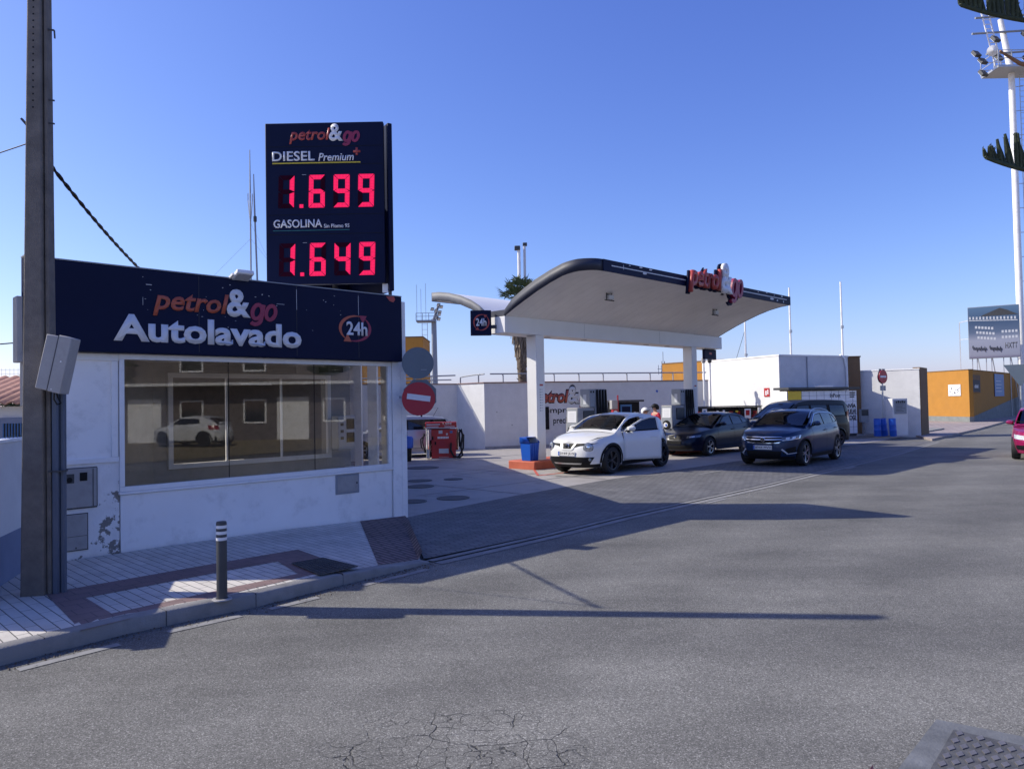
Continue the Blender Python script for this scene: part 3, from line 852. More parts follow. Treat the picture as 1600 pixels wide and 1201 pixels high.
# floodlight on top of the fascia
fl = thing("floodlight", "small white floodlight on the top edge of the navy car wash sign", "floodlight", (0, 0, 0), ROT)
fl.location = Vector((-4.885, 9.178, 3.7)) + Matrix.Rotation(ROT, 3, 'Z') @ Vector((1.5, -0.22, 0))
mt = Matrix.Rotation(R(-22), 4, 'X')
b = MB(); b.box(-0.11, 0.13, -0.11, 0.1, -0.03, 0.03, mt); b.build("housing", M['frame'], fl, bevel=0.012)
b = MB(); b.box(-0.09, 0.11, -0.09, 0.08, -0.036, -0.031, mt); b.build("lens", M['lamp'], fl)
b = MB(); b.bar((-0.13, 0.1, -0.04), (-0.12, 0.0, 0.01), 0.03); b.bar((-0.13, 0.0, 0.0), (-0.11, 0, 0), 0.02); b.build("bracket", M['frame'], fl)

# sign post with a no entry disc and two sign backs at the corner
sp = thing("sign_post", "red no entry disc under a round grey sign back on the car wash corner", "road sign", (-1.52, 11.98, 0.03), R(14))
b = MB(); b.cyl((-0.05, 0.06, 1.75), (-0.05, 0.06, 2.75), 0.025); b.bar((-0.05, 0.07, 1.95), (-0.2, 0.5, 1.95), 0.03); b.bar((-0.05, 0.07, 2.5), (-0.2, 0.5, 2.5), 0.03); b.build("bracket", M['steel'], sp)
def disc(mb, c, r, t, n=40, ph=0.0):
    mb.lathe([(0.0001, -t), (r, -t), (r, t), (0.0001, t)], n, Matrix.Translation(c) @ Matrix.Rotation(R(90), 4, 'X') @ Matrix.Rotation(ph, 4, 'Z'))
b = MB(); disc(b, (0.0, -0.02, 1.95), 0.27, 0.006); ne = b.build("no_entry_disc", M['sign_red'], sp)
b = MB(); q = Matrix.Translation((0, -0.03, 1.97)) @ Matrix.Rotation(R(8), 4, 'Y'); b.box(-0.19, 0.19, -0.004, 0, -0.045, 0.045, q); b.build("bar", M['txt_white'], ne)
b = MB(); disc(b, (0.03, 0.03, 2.0), 0.285, 0.006, 8, R(22.5)); b.build("octagon_back", M['sign_back'], sp)
b = MB(); disc(b, (0.0, 0.01, 2.53), 0.255, 0.008); b.lathe([(0.25, -0.012), (0.258, -0.012), (0.258, 0.012), (0.25, 0.012)], 40, Matrix.Translation((0, 0.01, 2.53)) @ Matrix.Rotation(R(90), 4, 'X')); rb = b.build("round_back", M['sign_back'], sp)
b = MB(); b.box(0.05, 0.14, -0.0, -0.002, 2.42, 2.425, Matrix.Rotation(0, 4, 'Y')); b.build("sticker", M['lgrey'], rb)
b = MB(); b.box(-0.31, -0.27, 0.0, 0.05, 1.96, 2.0); b.build("clamp", M['mgrey'], sp)

# ================================================================== PRICE TOTEM
tt = thing("price_totem", "tall navy triangular price totem with red lit digits above the car wash roof", "price sign", (-4.1, 12.4, 0), 0)
b = MB(); b.box(0.0, 2.0, 0.0, 0.1, 3.945, 6.69)
fp_ = b.build("front_panel", M['navy'], tt, bevel=0.012)
def slab(p, q, z0, z1, t):
    p = Vector((p[0], p[1], 0)); q = Vector((q[0], q[1], 0)); u = (q - p).normalized(); n = Vector((-u.y, u.x, 0))
    mt = Matrix(((u.x, n.x, 0, p.x), (u.y, n.y, 0, p.y), (0, 0, 1, 0), (0, 0, 0, 1)))
    return MB().box(0, (q - p).length, 0, t, z0, z1, mt)
slab((2.14, 0.08), (1.06, 1.72), 3.82, 6.68, 0.08).build("rear_panel", M['navy'], tt, bevel=0.012)
slab((1.0, 1.72), (0.0, 0.14), 3.82, 6.68, 0.08).build("rear_panel", M['navy'], tt, bevel=0.012)
b = MB(); b.cyl((1.05, 0.45, 2.7), (1.05, 0.45, 6.5), 0.05); b.cyl((2.06, 0.12, 2.7), (2.06, 0.12, 6.6), 0.03); b.build("post", M['dgrey'], tt)
b = MB(); b.box(1.93, 2.03, 0.11, 0.15, 3.8, 3.95); b.build("bracket", M['frame'], tt)
b = MB()
for z in (6.28, 5.97, 5.12, 4.79): b.box(0.01, 1.99, -0.003, -0.0005, z, z + 0.006)
b.build("panel_seam", M['black'], fp_, smooth=False)
logo(fp_, 0.41, 1.6, 6.375, 6.545, -0.001, 0.006, ('txt_red', 'txt_white', 'txt_magenta'))
text("lettering", "DIESEL", M['txt_white'], fp_, (0.12, 0.84, 6.04, 6.205), -0.001, 0.005, 0.016)
text("lettering", "Premium", M['txt_white'], fp_, (0.9, 1.5, 6.03, 6.165), -0.001, 0.005, 0.012, 0.2)
text("lettering", "+", M['txt_red'], fp_, (1.49, 1.61, 6.12, 6.25), -0.001, 0.005, 0.04)
b = MB(); b.box(0.12, 1.61, -0.004, -0.0005, 5.992, 6.012); b.build("yellow_line", M['yellow'], fp_, smooth=False)
text("lettering", "GASOLINA", M['txt_white'], fp_, (0.13, 0.95, 4.905, 5.045), -0.001, 0.005, 0.016)
text("lettering", "Sin Plomo 95", M['txt_white'], fp_, (0.98, 1.41, 4.895, 4.96), -0.001, 0.005, 0.012)
b = MB(); b.box(0.12, 1.41, -0.004, -0.0005, 4.852, 4.862); b.build("teal_line", M['teal'], fp_, smooth=False)
SEG = {'1': 'bc', '6': 'acdefg', '9': 'abcdfg', '4': 'bcfg', '8': 'abcdefg'}
def digit(x, z, w, h, ch, name_parent):
    """seven-segment digit: mitred bars, each lit segment made of small lamps in rows"""
    t = 0.075; gp = 0.008
    hz = h / 2
    def P(pts): return [(x + a * 1.0 + (b_) * 0.03, z + b_) for a, b_ in pts]
    S = {
        'a': [(gp, h), (w - gp, h), (w - t, h - t), (t, h - t)],
        'd': [(gp, 0), (w - gp, 0), (w - t, t), (t, t)],
        'f': [(0, h - gp), (t, h - t - gp), (t, hz + t / 2), (0, hz + gp)],
        'b': [(w, h - gp), (w - t, h - t - gp), (w - t, hz + t / 2), (w, hz + gp)],
        'e': [(0, gp), (t, t + gp), (t, hz - t / 2), (0, hz - gp)],
        'c': [(w, gp), (w - t, t + gp), (w - t, hz - t / 2), (w, hz - gp)],
        'g': [(gp * 2, hz), (t, hz + t / 2), (w - t, hz + t / 2), (w - gp * 2, hz), (w - t, hz - t / 2), (t, hz - t / 2)],
    }
    for k, pts in S.items():
        on = k in SEG[ch]
        poly = P(pts)
        vs = [(a, -0.006, b_) for a, b_ in poly] + [(a, 0.0, b_) for a, b_ in poly]
        n = len(poly)
        m = MB().add(vs, [tuple(range(n))] + [(i, (i + 1) % n, (i + 1) % n + n, i + n) for i in range(n)])
        m.build("digit_segment", M['led'] if on else M['led_off'], name_parent, smooth=False)
def led_grid_mat():
    m = M['led']; t = m.node_tree; L = t.links.new; N = t.nodes.new; p = t.nodes["Principled BSDF"]
    tc = N("ShaderNodeTexCoord"); br = N("ShaderNodeTexBrick"); br.offset = 0
    mp = N("ShaderNodeMapping"); mp.inputs["Rotation"].default_value = (R(90), 0, 0)
    L(tc.outputs["Object"], mp.inputs[0]); L(mp.outputs[0], br.inputs["Vector"])
    br.inputs["Scale"].default_value = 1; br.inputs["Brick Width"].default_value = 0.025; br.inputs["Row Height"].default_value = 0.025
    br.inputs["Mortar Size"].default_value = 0.0035
    br.inputs["Color1"].default_value = (1.0, 0.008, 0.1, 1); br.inputs["Color2"].default_value = (0.95, 0.008, 0.09, 1); br.inputs["Mortar"].default_value = (0.35, 0.004, 0.05, 1)
    L(br.outputs["Color"], p.inputs["Emission Color"])
led_grid_mat()
for z, s in ((5.24, "1699"), (4.085, "1649")):
    for x, ch in zip((0.21, 0.725, 1.14, 1.555), s):
        digit(x, z, 0.27 if ch != '1' else 0.265, 0.555, ch, fp_)
    b = MB(); b.box(0.57, 0.635, -0.006, 0, z + 0.0, z + 0.06); b.build("decimal_point", M['led'], fp_, smooth=False)
    b = MB(); b.box(0.62, 0.69, -0.003, -0.0005, z + 0.56, z + 0.566); b.build("reflector", M['lgrey'], fp_, smooth=False)

# ================================================================== LEFT SIDE
po = thing("utility_pole", "tall weathered concrete utility pole standing on the pavement beside the low boundary wall", "pole", (-4.6, 7.2, 0.1), R(8))
def taper(x0, x1, y0, y1, h, k, zb=0.0):
    return MB().add([(x0, y0, zb), (x1, y0, zb), (x1, y1, zb), (x0, y1, zb), (x0 * k, y0 * k, h), (x1 * k, y0 * k, h), (x1 * k, y1 * k, h), (x0 * k, y1 * k, h)],
                    [(0, 3, 2, 1), (4, 5, 6, 7), (0, 1, 5, 4), (1, 2, 6, 5), (2, 3, 7, 6), (3, 0, 4, 7)])
taper(-0.14, 0.075, -0.1, 0.12, 6.15, 0.58).build("shaft", M['concrete'], po, bevel=0.014)
taper(0.079, 0.125, -0.05, 0.1, 6.15, 0.7).build("flange", M['concrete'], po, bevel=0.008)
b = MB()
for i in range(21):
    z = 4.75 + i * 0.066
    k = 1 - (1 - 0.58) * z / 6.15
    b.lathe([(0.0001, 0), (0.009, 0)], 8, Matrix.Translation((-0.035 * k, -0.1 * k - 0.002, z)) @ Matrix.Rotation(R(90), 4, 'X'))
b.build("bolt_hole", M['black'], po)
b = MB(); b.box(0.128, 0.185, -0.06, 0.02, 0.0, 2.1); b.build("conduit", M['bluepipe'], po, bevel=0.012)
b = MB(); b.box(0.188, 0.225, -0.02, 0.04, 0.0, 2.05); b.build("conduit", M['bluepipe'], po, bevel=0.008)
b = MB()
for z, x in ((5.55, 0.1), (4.85, 0.1), (4.62, 0.1)): b.bar((x - 0.03, -0.02, z), (x + 0.05, -0.02, z - 0.01), 0.014)
b.bar((0.15, -0.02, 5.54), (0.155, -0.02, 5.46), 0.012); b.bar((-0.07, -0.02, 4.55), (-0.15, -0.02, 4.65), 0.03, 0.02)
b.build("hook", M['dgrey'], po)
b = MB(); b.box(0.1, 0.24, -0.07, 0.03, 1.2, 1.215); b.box(0.1, 0.2, -0.07, 0.03, 2.0, 2.02); b.build("strap", M['dgrey'], po)
jb = thing("junction_box", "pair of tilted pale grey metal boxes hanging from the concrete pole", "junction box", (-4.31, 7.03, 2.34), R(6)); jb.scale = (0.86, 1, 1)
tl = Matrix.Rotation(R(14), 4, 'Y')
b = MB(); b.box(-0.14, -0.012, -0.09, 0.08, -0.27, 0.25, tl); e1 = b.build("box", M['cabinet'], jb, bevel=0.008)
b = MB(); b.box(-0.008, 0.13, -0.1, 0.08, -0.27, 0.27, tl); e2 = b.build("box", M['cabinet'], jb, bevel=0.008)
b = MB(); b.lathe([(0.0001, 0), (0.008, 0)], 8, tl @ Matrix.Translation((0.07, -0.102, 0.03)) @ Matrix.Rotation(R(90), 4, 'X')); b.box(0.03, 0.04, -0.104, -0.1, -0.25, -0.24, tl); b.build("screw", M['frame'], e2)
b = MB(); b.box(-0.012, -0.004, -0.1, 0.07, -0.265, 0.265, tl); b.build("seam", M['dgrey'], e2)
b = MB(); b.tube([(-0.05, 0, -0.28), (-0.055, 0, -0.34), (-0.02, 0, -0.39), (0.02, 0, -0.38), (-0.01, 0, -0.33), (-0.03, 0, -0.27)], 0.008, 6); b.build("cable_tail", M['black'], jb)
def rope(name, a, b_, sag, r, label, cat, seed=1, twist=True):
    a, b_ = Vector(a), Vector(b_); n = 48; m = MB(); rnd = random.Random(seed)
    pts = []
    for i in range(n + 1):
        u = i / n; p = a.lerp(b_, u); p.z -= sag * 4 * u * (1 - u); pts.append(p)
    if twist:
        for ph in (0, math.pi):
            m.tube([p + Vector((math.cos(i * 1.1 + ph), 0, math.sin(i * 1.1 + ph))) * r * 0.8 for i, p in enumerate(pts)], r, 5)
    else: m.tube(pts, r, 6)
    return tag(m.build(name, M['black'], None), label, cat)
rope("overhead_cable", (-4.62, 7.4, 4.38), (-5.5, 11.1, 3.93), 0.05, 0.013, "black twisted overhead cable from the concrete pole to the car wash roof", "cable")
rope("overhead_cable", (-4.8, 7.42, 4.62), (-16, 13, 5.2), 0.25, 0.006, "thin black cable running away from the hook on the concrete pole", "cable", twist=False)
rope("overhead_cable", (-5.6, 8.9, 2.75), (-14, 13, 3.1), 0.1, 0.008, "thin black cable running low beside the car wash sign's end", "cable", twist=False)

# low white boundary wall at the left
lw = thing("boundary_wall", "low white wall with blue grey skirting beside the concrete utility pole", "wall", (0, 0, 0), 0)
P0, P1 = Vector((-4.78, 6.15, 0)), Vector((-5.5, 8.38, 0))
u = (P1 - P0).normalized(); nn = Vector((-u.y, u.x, 0))
mt = Matrix(((u.x, nn.x, 0, P0.x), (u.y, nn.y, 0, P0.y), (0, 0, 1, 0), (0, 0, 0, 1)))
LN = (P1 - P0).length
MB().box(0, LN, 0, 0.18, 0, 1.57, mt).build("wall", M['white'], lw)
MB().box(-0.004, LN, -0.005, 0.182, 0.0, 0.62, mt).build("skirting", M['blueskirt'], lw)
MB().box(-0.03, LN, -0.02, 0.2, 1.572, 1.605, mt).build("coping", M['panel'], lw, bevel=0.005)
b = MB(); random.seed(4)
for i in range(60):
    x = random.uniform(0.6, LN); y = random.uniform(0.02, 0.16); h = random.uniform(0.02, 0.07)
    b.add([mt @ Vector((x, y, 1.605)), mt @ Vector((x + 0.02, y, 1.605)), mt @ Vector((x + random.uniform(-.02, .04), y + random.uniform(-.03, .03), 1.605 + h))], [(0, 1, 2)])
tag(b.build("grass_tuft", M['leaf'], None, smooth=False), "small green grass tufts growing along the low white wall's top", "grass", kind="stuff")

# tiled white house behind it
hs = thing("tiled_house", "white house with terracotta tile eave and blue grilled window beyond the low boundary wall", "house", (-14.5, 14.0, 0), 0)
MB().box(0, 5.3, 0, 4, 0, 2.0).build("wall", M['white'], hs)
b = MB(); rows = []
for i in range(0, 5 * 27 + 1):
    x = i * 0.04 - 0.05; z = 0.055 * abs(math.sin(math.pi * x / 0.23))
    rows.append([(x, -0.25, 2.03 + z), (x, 1.6, 2.6 + z)])
rf = b.grid(rows).build("roof", M['roof_tile'], hs, solid=0.03)
b = MB(); b.cyl((-0.1, 1.6, 2.42), (5.4, 1.6, 2.42), 0.1, n=10); b.box(-0.1, 5.35, 1.5, 1.7, 2.2, 2.42); b.build("ridge", M['roof_tile'], rf)
b = MB(); b.box(4.82, 5.28, -0.05, 0.01, 0.9, 1.79); wn_ = b.build("window", M['blueskirt'], hs)
b = MB(); b.box(4.89, 5.26, -0.055, -0.051, 0.9, 1.68); b.build("opening", M['dgrey'], wn_)
b = MB()
for i in range(7): b.box(4.9 + i * 0.055, 4.915 + i * 0.055, -0.075, -0.06, 0.9, 1.68)
b.build("grille", M['bluesign'], wn_)

def leaf_blob(name, mtl, parent, spots, n, size, seed=1):
    rnd = random.Random(seed); m = MB()
    for i in range(n):
        cx, cy, cz, rx, ry, rz = rnd.choice(spots)
        while True:
            p = Vector((rnd.uniform(-1, 1), rnd.uniform(-1, 1), rnd.uniform(-1, 1)))
            if 0.25 < p.length < 1: break
        q = Vector((cx + p.x * rx, cy + p.y * ry, cz + p.z * rz))
        a = Vector((rnd.gauss(0, 1), rnd.gauss(0, 1), rnd.gauss(0, 1))).normalized(); c = a.cross(Vector((rnd.gauss(0, 1), rnd.gauss(0, 1), rnd.gauss(0, 1)))).normalized()
        s = size * rnd.uniform(0.6, 1.4)
        m.add([q - a * s, q + c * s * 0.35, q + a * s, q - c * s * 0.35], [(0, 1, 2, 3)])
    return m.build(name, mtl, parent, smooth=False, fixn=False)
bu = thing("bush", "rounded dark green bush above the tiled roof behind the left pole", "bush", (-17.2, 26, 0))
leaf_blob("foliage", M['leaf'], bu, [(0, 0, 2.0, 1.3, 0.9, 1.2), (-0.8, 0, 1.6, 1.0, 0.8, 0.9), (0.7, 0.2, 1.7, 1.0, 0.8, 1.2), (0.3, 0, 2.5, 0.8, 0.6, 0.65)], 4200, 0.09, 5)
MB().cyl((0, 0, 0), (0.05, 0, 1.6), 0.12, 0.06).build("trunk", M['bark'], bu)
fn = thing("wire_fence", "thin wire mesh fence with one grey post beyond the tiled roof", "fence", (-21.5, 27, 0))
b = MB()
for x in (0.0, 2.35, 4.6): b.cyl((x, 0, 0), (x, 0, 3.55), 0.045, n=8)
b.build("post", M['mgrey'], fn)
b = MB()
for i in range(8): b.bar((0, 0, 2.4 + i * 0.15), (4.6, 0, 2.4 + i * 0.15), 0.008)
for i in range(31): b.bar((i * 0.15, 0, 2.0), (i * 0.15, 0, 3.5), 0.006)
b.build("mesh", M['steel'], fn)

nb = thing("shade_block", "tall white block with terracotta top, unseen, added beside the low boundary wall to shade the pavement", "house", (-9.2, 8.22, 0))  # unseen block, added and sized to bound the sunlit pavement patch
MB().box(0, 2.35, 0, 1.45, 0, 4.1).build("wall", M['white'], nb)
MB().box(-0.1, 2.42, -0.05, 1.5, 4.102, 4.25).build("roof", M['roof_tile'], nb)
gt = MB(); random.seed(31)
for i in range(420):
    k = random.choice(range(3, len(KL) - 1)); t = random.random(); off = -abs(random.gauss(0, 0.1)) - 0.01
    p = Vector(KL[k]).lerp(Vector(KL[k + 1]), t); d_ = (Vector(KL[k + 1]) - Vector(KL[k])).normalized()
    x, y = p.x - d_.y * off, p.y + d_.x * off; r = random.uniform(0.004, 0.014); a = random.uniform(0, 6.28)
    gt.add([(x + r * math.cos(a), y + r * math.sin(a), 0.002), (x + r * math.cos(a + 2), y + r * math.sin(a + 2), 0.002), (x + r * math.cos(a + 4.2), y + r * math.sin(a + 4.2), 0.002), (x, y, 0.003 + r * 0.8)], [(0, 1, 3), (1, 2, 3), (2, 0, 3)])
tag(gt.build("kerb_grit", M['bark'], None, smooth=False), "scattered brown grit and leaf crumbs lying along the foot of the kerb", "grit", kind="stuff")
# bollard
bo = thing("bollard", "dark bollard with three white bands on the pavement edge", "bollard", (-2.71, 6.86, 0.125))
MB().lathe([(0.047, 0), (0.047, 0.70), (0.043, 0.715), (0.0001, 0.718)], 24).build("post", M['dgrey'], bo, angle=50)
MB().lathe([(0.0001, 0.001), (0.09, 0.001), (0.085, 0.012), (0.056, 0.014)], 24).build("base", M['cabinet'], bo)
for z in (0.545, 0.60, 0.655):
    MB().lathe([(0.0485, z), (0.0485, z + 0.028)], 24).build("reflective_band", M['txt_white'], bo)

# cast iron grating in the pavement, covers in the forecourt, utility cover in the road
pg = [(-2.5, 8.32), (-2.23, 8.63), (-1.72, 8.1), (-2.03, 7.72)]
gr = thing("pavement_grating", "dark square iron grating let into the pavement by the kerb", "grating", (0, 0, 0))
rows = [[(a[0], a[1], zat(a[0], a[1]) + 0.012) for a in (pg[0], pg[1])], [(a[0], a[1], zat(a[0], a[1]) + 0.012) for a in (pg[3], pg[2])]]
MB().grid(rows).build("plate", M['cover'], gr, smooth=False)
b = MB()
A, B, C_, D = [Vector((p[0], p[1], zat(*p) + 0.02)) for p in pg]
for i in range(15):
    t = i / 14; b.bar(A.lerp(D, t), B.lerp(C_, t), 0.012, 0.008); 
for i in range(9):
    t = i / 8; b.bar(A.lerp(B, t), D.lerp(C_, t), 0.01, 0.006)
b.build("rib", M['cover'], gr)
def manhole(x, y, r, label, z=0.024):
    t = thing("manhole_cover", label, "manhole cover", (x, y, z), 0, "manhole covers in the forecourt")
    MB().lathe([(0.0001, 0.008), (r * 0.86, 0.008), (r * 0.86, 0.004)], 28).build("lid", M['cover'], t)
    MB().lathe([(r * 0.88, 0.0), (r * 0.88, 0.009), (r, 0.009), (r, 0.0)], 28).build("rim", M['dgrey'], t)
manhole(-1.21, 14.72, 0.33, "round dark manhole cover nearest the driveway on the forecourt")
manhole(-1.98, 14.3, 0.3, "dark manhole cover close beside the car wash corner post")
manhole(-2.15, 16.9, 0.33, "dark manhole cover, middle one of the row past the corner post")
manhole(-2.3, 18.2, 0.3, "small dark manhole cover at the back of the row beside the car wash")
manhole(-1.5, 18.4, 0.24, "small dark manhole cover standing alone in the forecourt")
manhole(-2.7, 21.9, 0.5, "wide dark manhole cover in front of the red vacuum machine")
uc = thing("utility_cover", "large rectangular iron utility cover in a cement surround in the road", "utility cover", (0, 0, 0))
S = [(2.42, 4.33), (1.86, 3.72), (1.2, 2.9), (3.3, 2.6), (3.9, 3.3)]
MB().prism(S, -0.01, 0.006).build("surround", mat("wet_cement", (0.13, 0.135, 0.14), 0.75, var=0.3, scale=5, bump=0.5), uc, smooth=False)
A, B, C_, D = Vector((2.43, 4.18, 0)), Vector((1.6, 3.22, 0)), Vector((3.0, 2.5, 0)), Vector((3.62, 3.22, 0))
MB().prism([(p.x, p.y) for p in (A, B, C_, D)], 0.0, 0.011).build("frame", M['cover'], uc, smooth=False)
def inset(t, s): return A.lerp(D, s).lerp(B.lerp(C_, s), t)
b = MB(); W2 = mat("worn_iron", (0.2, 0.185, 0.18), 0.5, 0.5, var=0.2, scale=12)
for i in range(30):
    for j in range(22):
        if (i + j) % 2: continue
        c0 = inset((j + 0.7) / 23, (i + 0.7) / 31)
        c1 = inset((j + 2.2) / 23, (i + 0.7) / 31); c2 = inset((j + 0.7) / 23, (i + 2.2) / 31)
        e1 = (c1 - c0) * 0.48; e2 = (c2 - c0) * 0.48
        if ((i - 9) ** 2 / 9 + (j - 6) ** 2 / 2.5) < 1: continue
        vs = [c0 - e1, c0 - e2 * 0.55, c0 + e1, c0 + e2 * 0.55]
        b.add([(v.x, v.y, 0.0112) for v in vs] + [(v.x, v.y, 0.016) for v in vs], [(4, 5, 6, 7), (0, 1, 5, 4), (1, 2, 6, 5), (2, 3, 7, 6), (3, 0, 4, 7)])
b.build("tread", W2, uc, smooth=False)
b = MB()
for t_, s_, r in ((0.2, 0.3, 0.05), (0.25, 0.39, 0.045), (0.24, 0.46, 0.05), (0.22, 0.55, 0.06)):
    c0 = inset(t_, s_); b.lathe([(0.0001, 0.0175), (r, 0.0175), (r, 0.011)], 16, Matrix.Translation((c0.x, c0.y, 0)))
b.build("lifting_eye", M['cover'], uc)
lf_ = MB(); lf_.add([(1.66, 3.62, 0.02), (1.72, 3.7, 0.03), (1.79, 3.79, 0.018), (1.75, 3.7, 0.01)], [(0, 1, 2, 3)])
tag(lf_.build("fallen_leaf", M['txt_red'], None, solid=0.003), "small reddish dry leaf lying beside the utility cover's surround", "leaf")

# ================================================================== FUEL CANOPY
CC = Vector((0.70, 21.02, 0))
cpy = thing("fuel_canopy", "white petrol station canopy with gull wing roof and navy front edge on two columns", "canopy", CC, ROT)
def col_at(x):
    MB().box(x, x + 0.35, 0.0, 0.37, 0.24, 3.81).build("column", M['canopy_w'], cpy, bevel=0.012)
col_at(0.0); col_at(8.36)
b = MB(); b.box(-1.22, 10.58, 0.002, 0.72, 3.813, 4.27); bm_ = b.build("beam", M['canopy_w'], cpy, bevel=0.012)
b = MB()
for x in (2.2, 6.3): b.box(x, x + 0.006, -0.001, 0.002, 3.83, 4.25)
b.build("seam", M['mgrey'], bm_)
b = MB()
for x in (0.9, 2.6, 4.4, 6.0, 7.3): b.lathe([(0.0001, 0), (0.1, 0), (0.1, 0.012)], 16, Matrix.Translation((x, 0.36, 3.80)))
b.build("downlight", M['mgrey'], bm_)
# roof wings: profile in (outward distance n, z); front wing reaches over the cars, rear wing the other way
PF = [(0.0, 4.275), (0.35, 4.44), (0.76, 4.62), (1.2, 4.80), (1.68, 4.97), (2.1, 5.09), (2.5, 5.165), (2.85, 5.195)]
PT = [(0.0, 4.42), (0.3, 4.68), (0.76, 4.92), (1.2, 5.11), (1.68, 5.27), (2.1, 5.38), (2.5, 5.45), (2.85, 5.47)]
PR = [(-0.72, 4.275), (-1.0, 4.42), (-1.35, 4.6), (-1.8, 4.78), (-2.3, 4.92), (-2.75, 5.0), (-3.1, 5.02)]
PRT = [(-0.72, 4.42), (-1.0, 4.64), (-1.35, 4.84), (-1.8, 5.02), (-2.3, 5.16), (-2.75, 5.24), (-3.1, 5.26)]
XL, XR = -1.22, 10.3
def prof(tab, a):
    s_ = 1 if tab[-1][0] > 0 else -1
    for (p, z), (q, z2) in zip(tab, tab[1:]):
        if abs(a) <= abs(q) + 1e-6: return z + (z2 - z) * (abs(a) - abs(p)) / (abs(q) - abs(p))
    return tab[-1][1]
RC = 0.75
def refine(tab):
    e = abs(tab[-1][0]); s_ = 1 if tab[-1][0] > 0 else -1
    xs = [abs(a) for a, z in tab if abs(a) < e - RC] + [e - RC * (1 - k) for k in (0, .2, .4, .56, .7, .8, .88, .94, .98, 1)]
    return [(s_ * a, prof(tab, s_ * a)) for a in xs]
PF, PT, PR, PRT = refine(PF), refine(PT), refine(PR), refine(PRT)
def xl(a, e):
    # left end rounds off in plan towards the outer edge
    if e < 0: return XL
    t = max(0.0, (abs(a) - (abs(e) - RC)) / RC)
    return XL + 0.7 * (1 - math.sqrt(max(0.0, 1 - t * t)))
def wing(name, lo, hi, mtl):
    m = MB()
    n = len(lo)
    for x in (XL, XR):
        pass
    e_ = lo[-1][0]
    rows_lo = [[(xl(a, e_) + (XR - xl(a, e_)) * k / 12, -a, z) for k in range(13)] for a, z in lo]
    m.grid(rows_lo)
    return m.build(name, mtl, cpy, angle=60)
wing("soffit", PF, PT, M['canopy'])
wing("soffit", PR, PRT, M['canopy'])
wing("roof_skin", PT, PT, M['canopy_w'])
wing("roof_skin", PRT, PRT, M['canopy_w'])
# navy edge band round the front wing, grey round the rear one
def band(lo, hi, mtl_end, mtl_front, off):
    m = MB()
    for x, s in ((XL - off, 1), (XR + off, 1)):
        e_ = lo[-1][0]
        f_ = (lambda a: x) if x > 0 else (lambda a: xl(a, e_) - off)
        m.grid([[(f_(a), -a, z - 0.012) for a, z in lo], [(f_(c), -c, z + 0.012) for c, z in hi]])
    o1 = m.build("end_band", mtl_end, cpy, solid=0.02, angle=60)
    a, z = lo[-1]; c, z2 = hi[-1]
    sgn = 1 if a > 0 else -1
    m = MB().box(XL + (0.7 if sgn > 0 else 0) - off, XR + off, -(a + 0.03 * sgn) if sgn > 0 else -(a), -(a) if sgn > 0 else -(a - 0.03), z - 0.014, z2 + 0.014)
    return m.build("edge_band", mtl_front, cpy)
M['navy_grey'] = mat("faded_navy_band", (0.022, 0.026, 0.045), 0.55, var=0.2, scale=2)
M['band_grey'] = mat("faded_grey_band", (0.13, 0.135, 0.15), 0.6, var=0.15, scale=2)
fb = band(PF, PT, M['navy_grey'], M['navy'], 0.012)
band(PR, PRT, M['band_grey'], M['band_grey'], 0.012)
b = MB()
for x in (XL + 0.02, XR - 0.02):
    b.box(x - 0.02, x + 0.02, 0.002, 0.72, 4.272, 4.44)
b.build("beam_cap", M['navy_grey'], cpy)
b = MB(); b.box(-0.2, 10.0, -2.886, -2.881, 5.335, 5.362); b.build("white_stripe", M['lgrey'], fb, smooth=False)
b = MB()
random.seed(12)
for x, w_, z, h in [(0.55, 0.09, 5.43, 0.03), (1.02, 0.16, 5.43, 0.05), (1.18, 0.2, 5.28, 0.07), (1.48, 0.16, 5.42, 0.05), (0.3, 0.03, 5.3, 0.14), (7.8, 0.1, 5.42, 0.03), (8.4, 0.13, 5.44, 0.03), (8.7, 0.3, 5.25, 0.07), (9.2, 0.12, 5.24, 0.05), (9.55, 0.14, 5.41, 0.05), (9.7, 0.07, 5.22, 0.07), (9.0, 0.05, 5.4, 0.04)]:
    p = [(x + w_ * a, -(z + h * c)) for a, c in ((0, .2), (.3, 0), (.8, .1), (1, .6), (.6, 1), (.15, .8))]
    b.prism(p, -0.0015, 0.0015, Matrix.Translation((0, -2.883, 0)) @ Matrix.Rotation(R(-90), 4, 'X'))
b.build("peeled_patch", M['lgrey'], fb, smooth=False)
# canopy logo letters
lg = thing("logo_sign", "red white and magenta block letters mounted on the canopy's navy front edge", "sign", (0, 0, 0), ROT)
lg.location = CC
logo(lg, 3.3, 6.42, 5.14, 5.68, -2.98, 0.1, ('txt_red', 'txt_white', 'txt_magenta'), 0.03, 0.03)
logo(lg, 3.25, 6.37, 5.10, 5.66, -2.91, 0.06, ('navy', 'navy', 'navy'), 0.0, 0.075)
b = MB()
for x in (3.6, 4.4, 5.2, 6.1): b.box(x, x + 0.04, -2.92, -2.88, 5.2, 5.5)
b.build("bracket", M['dgrey'], lg)
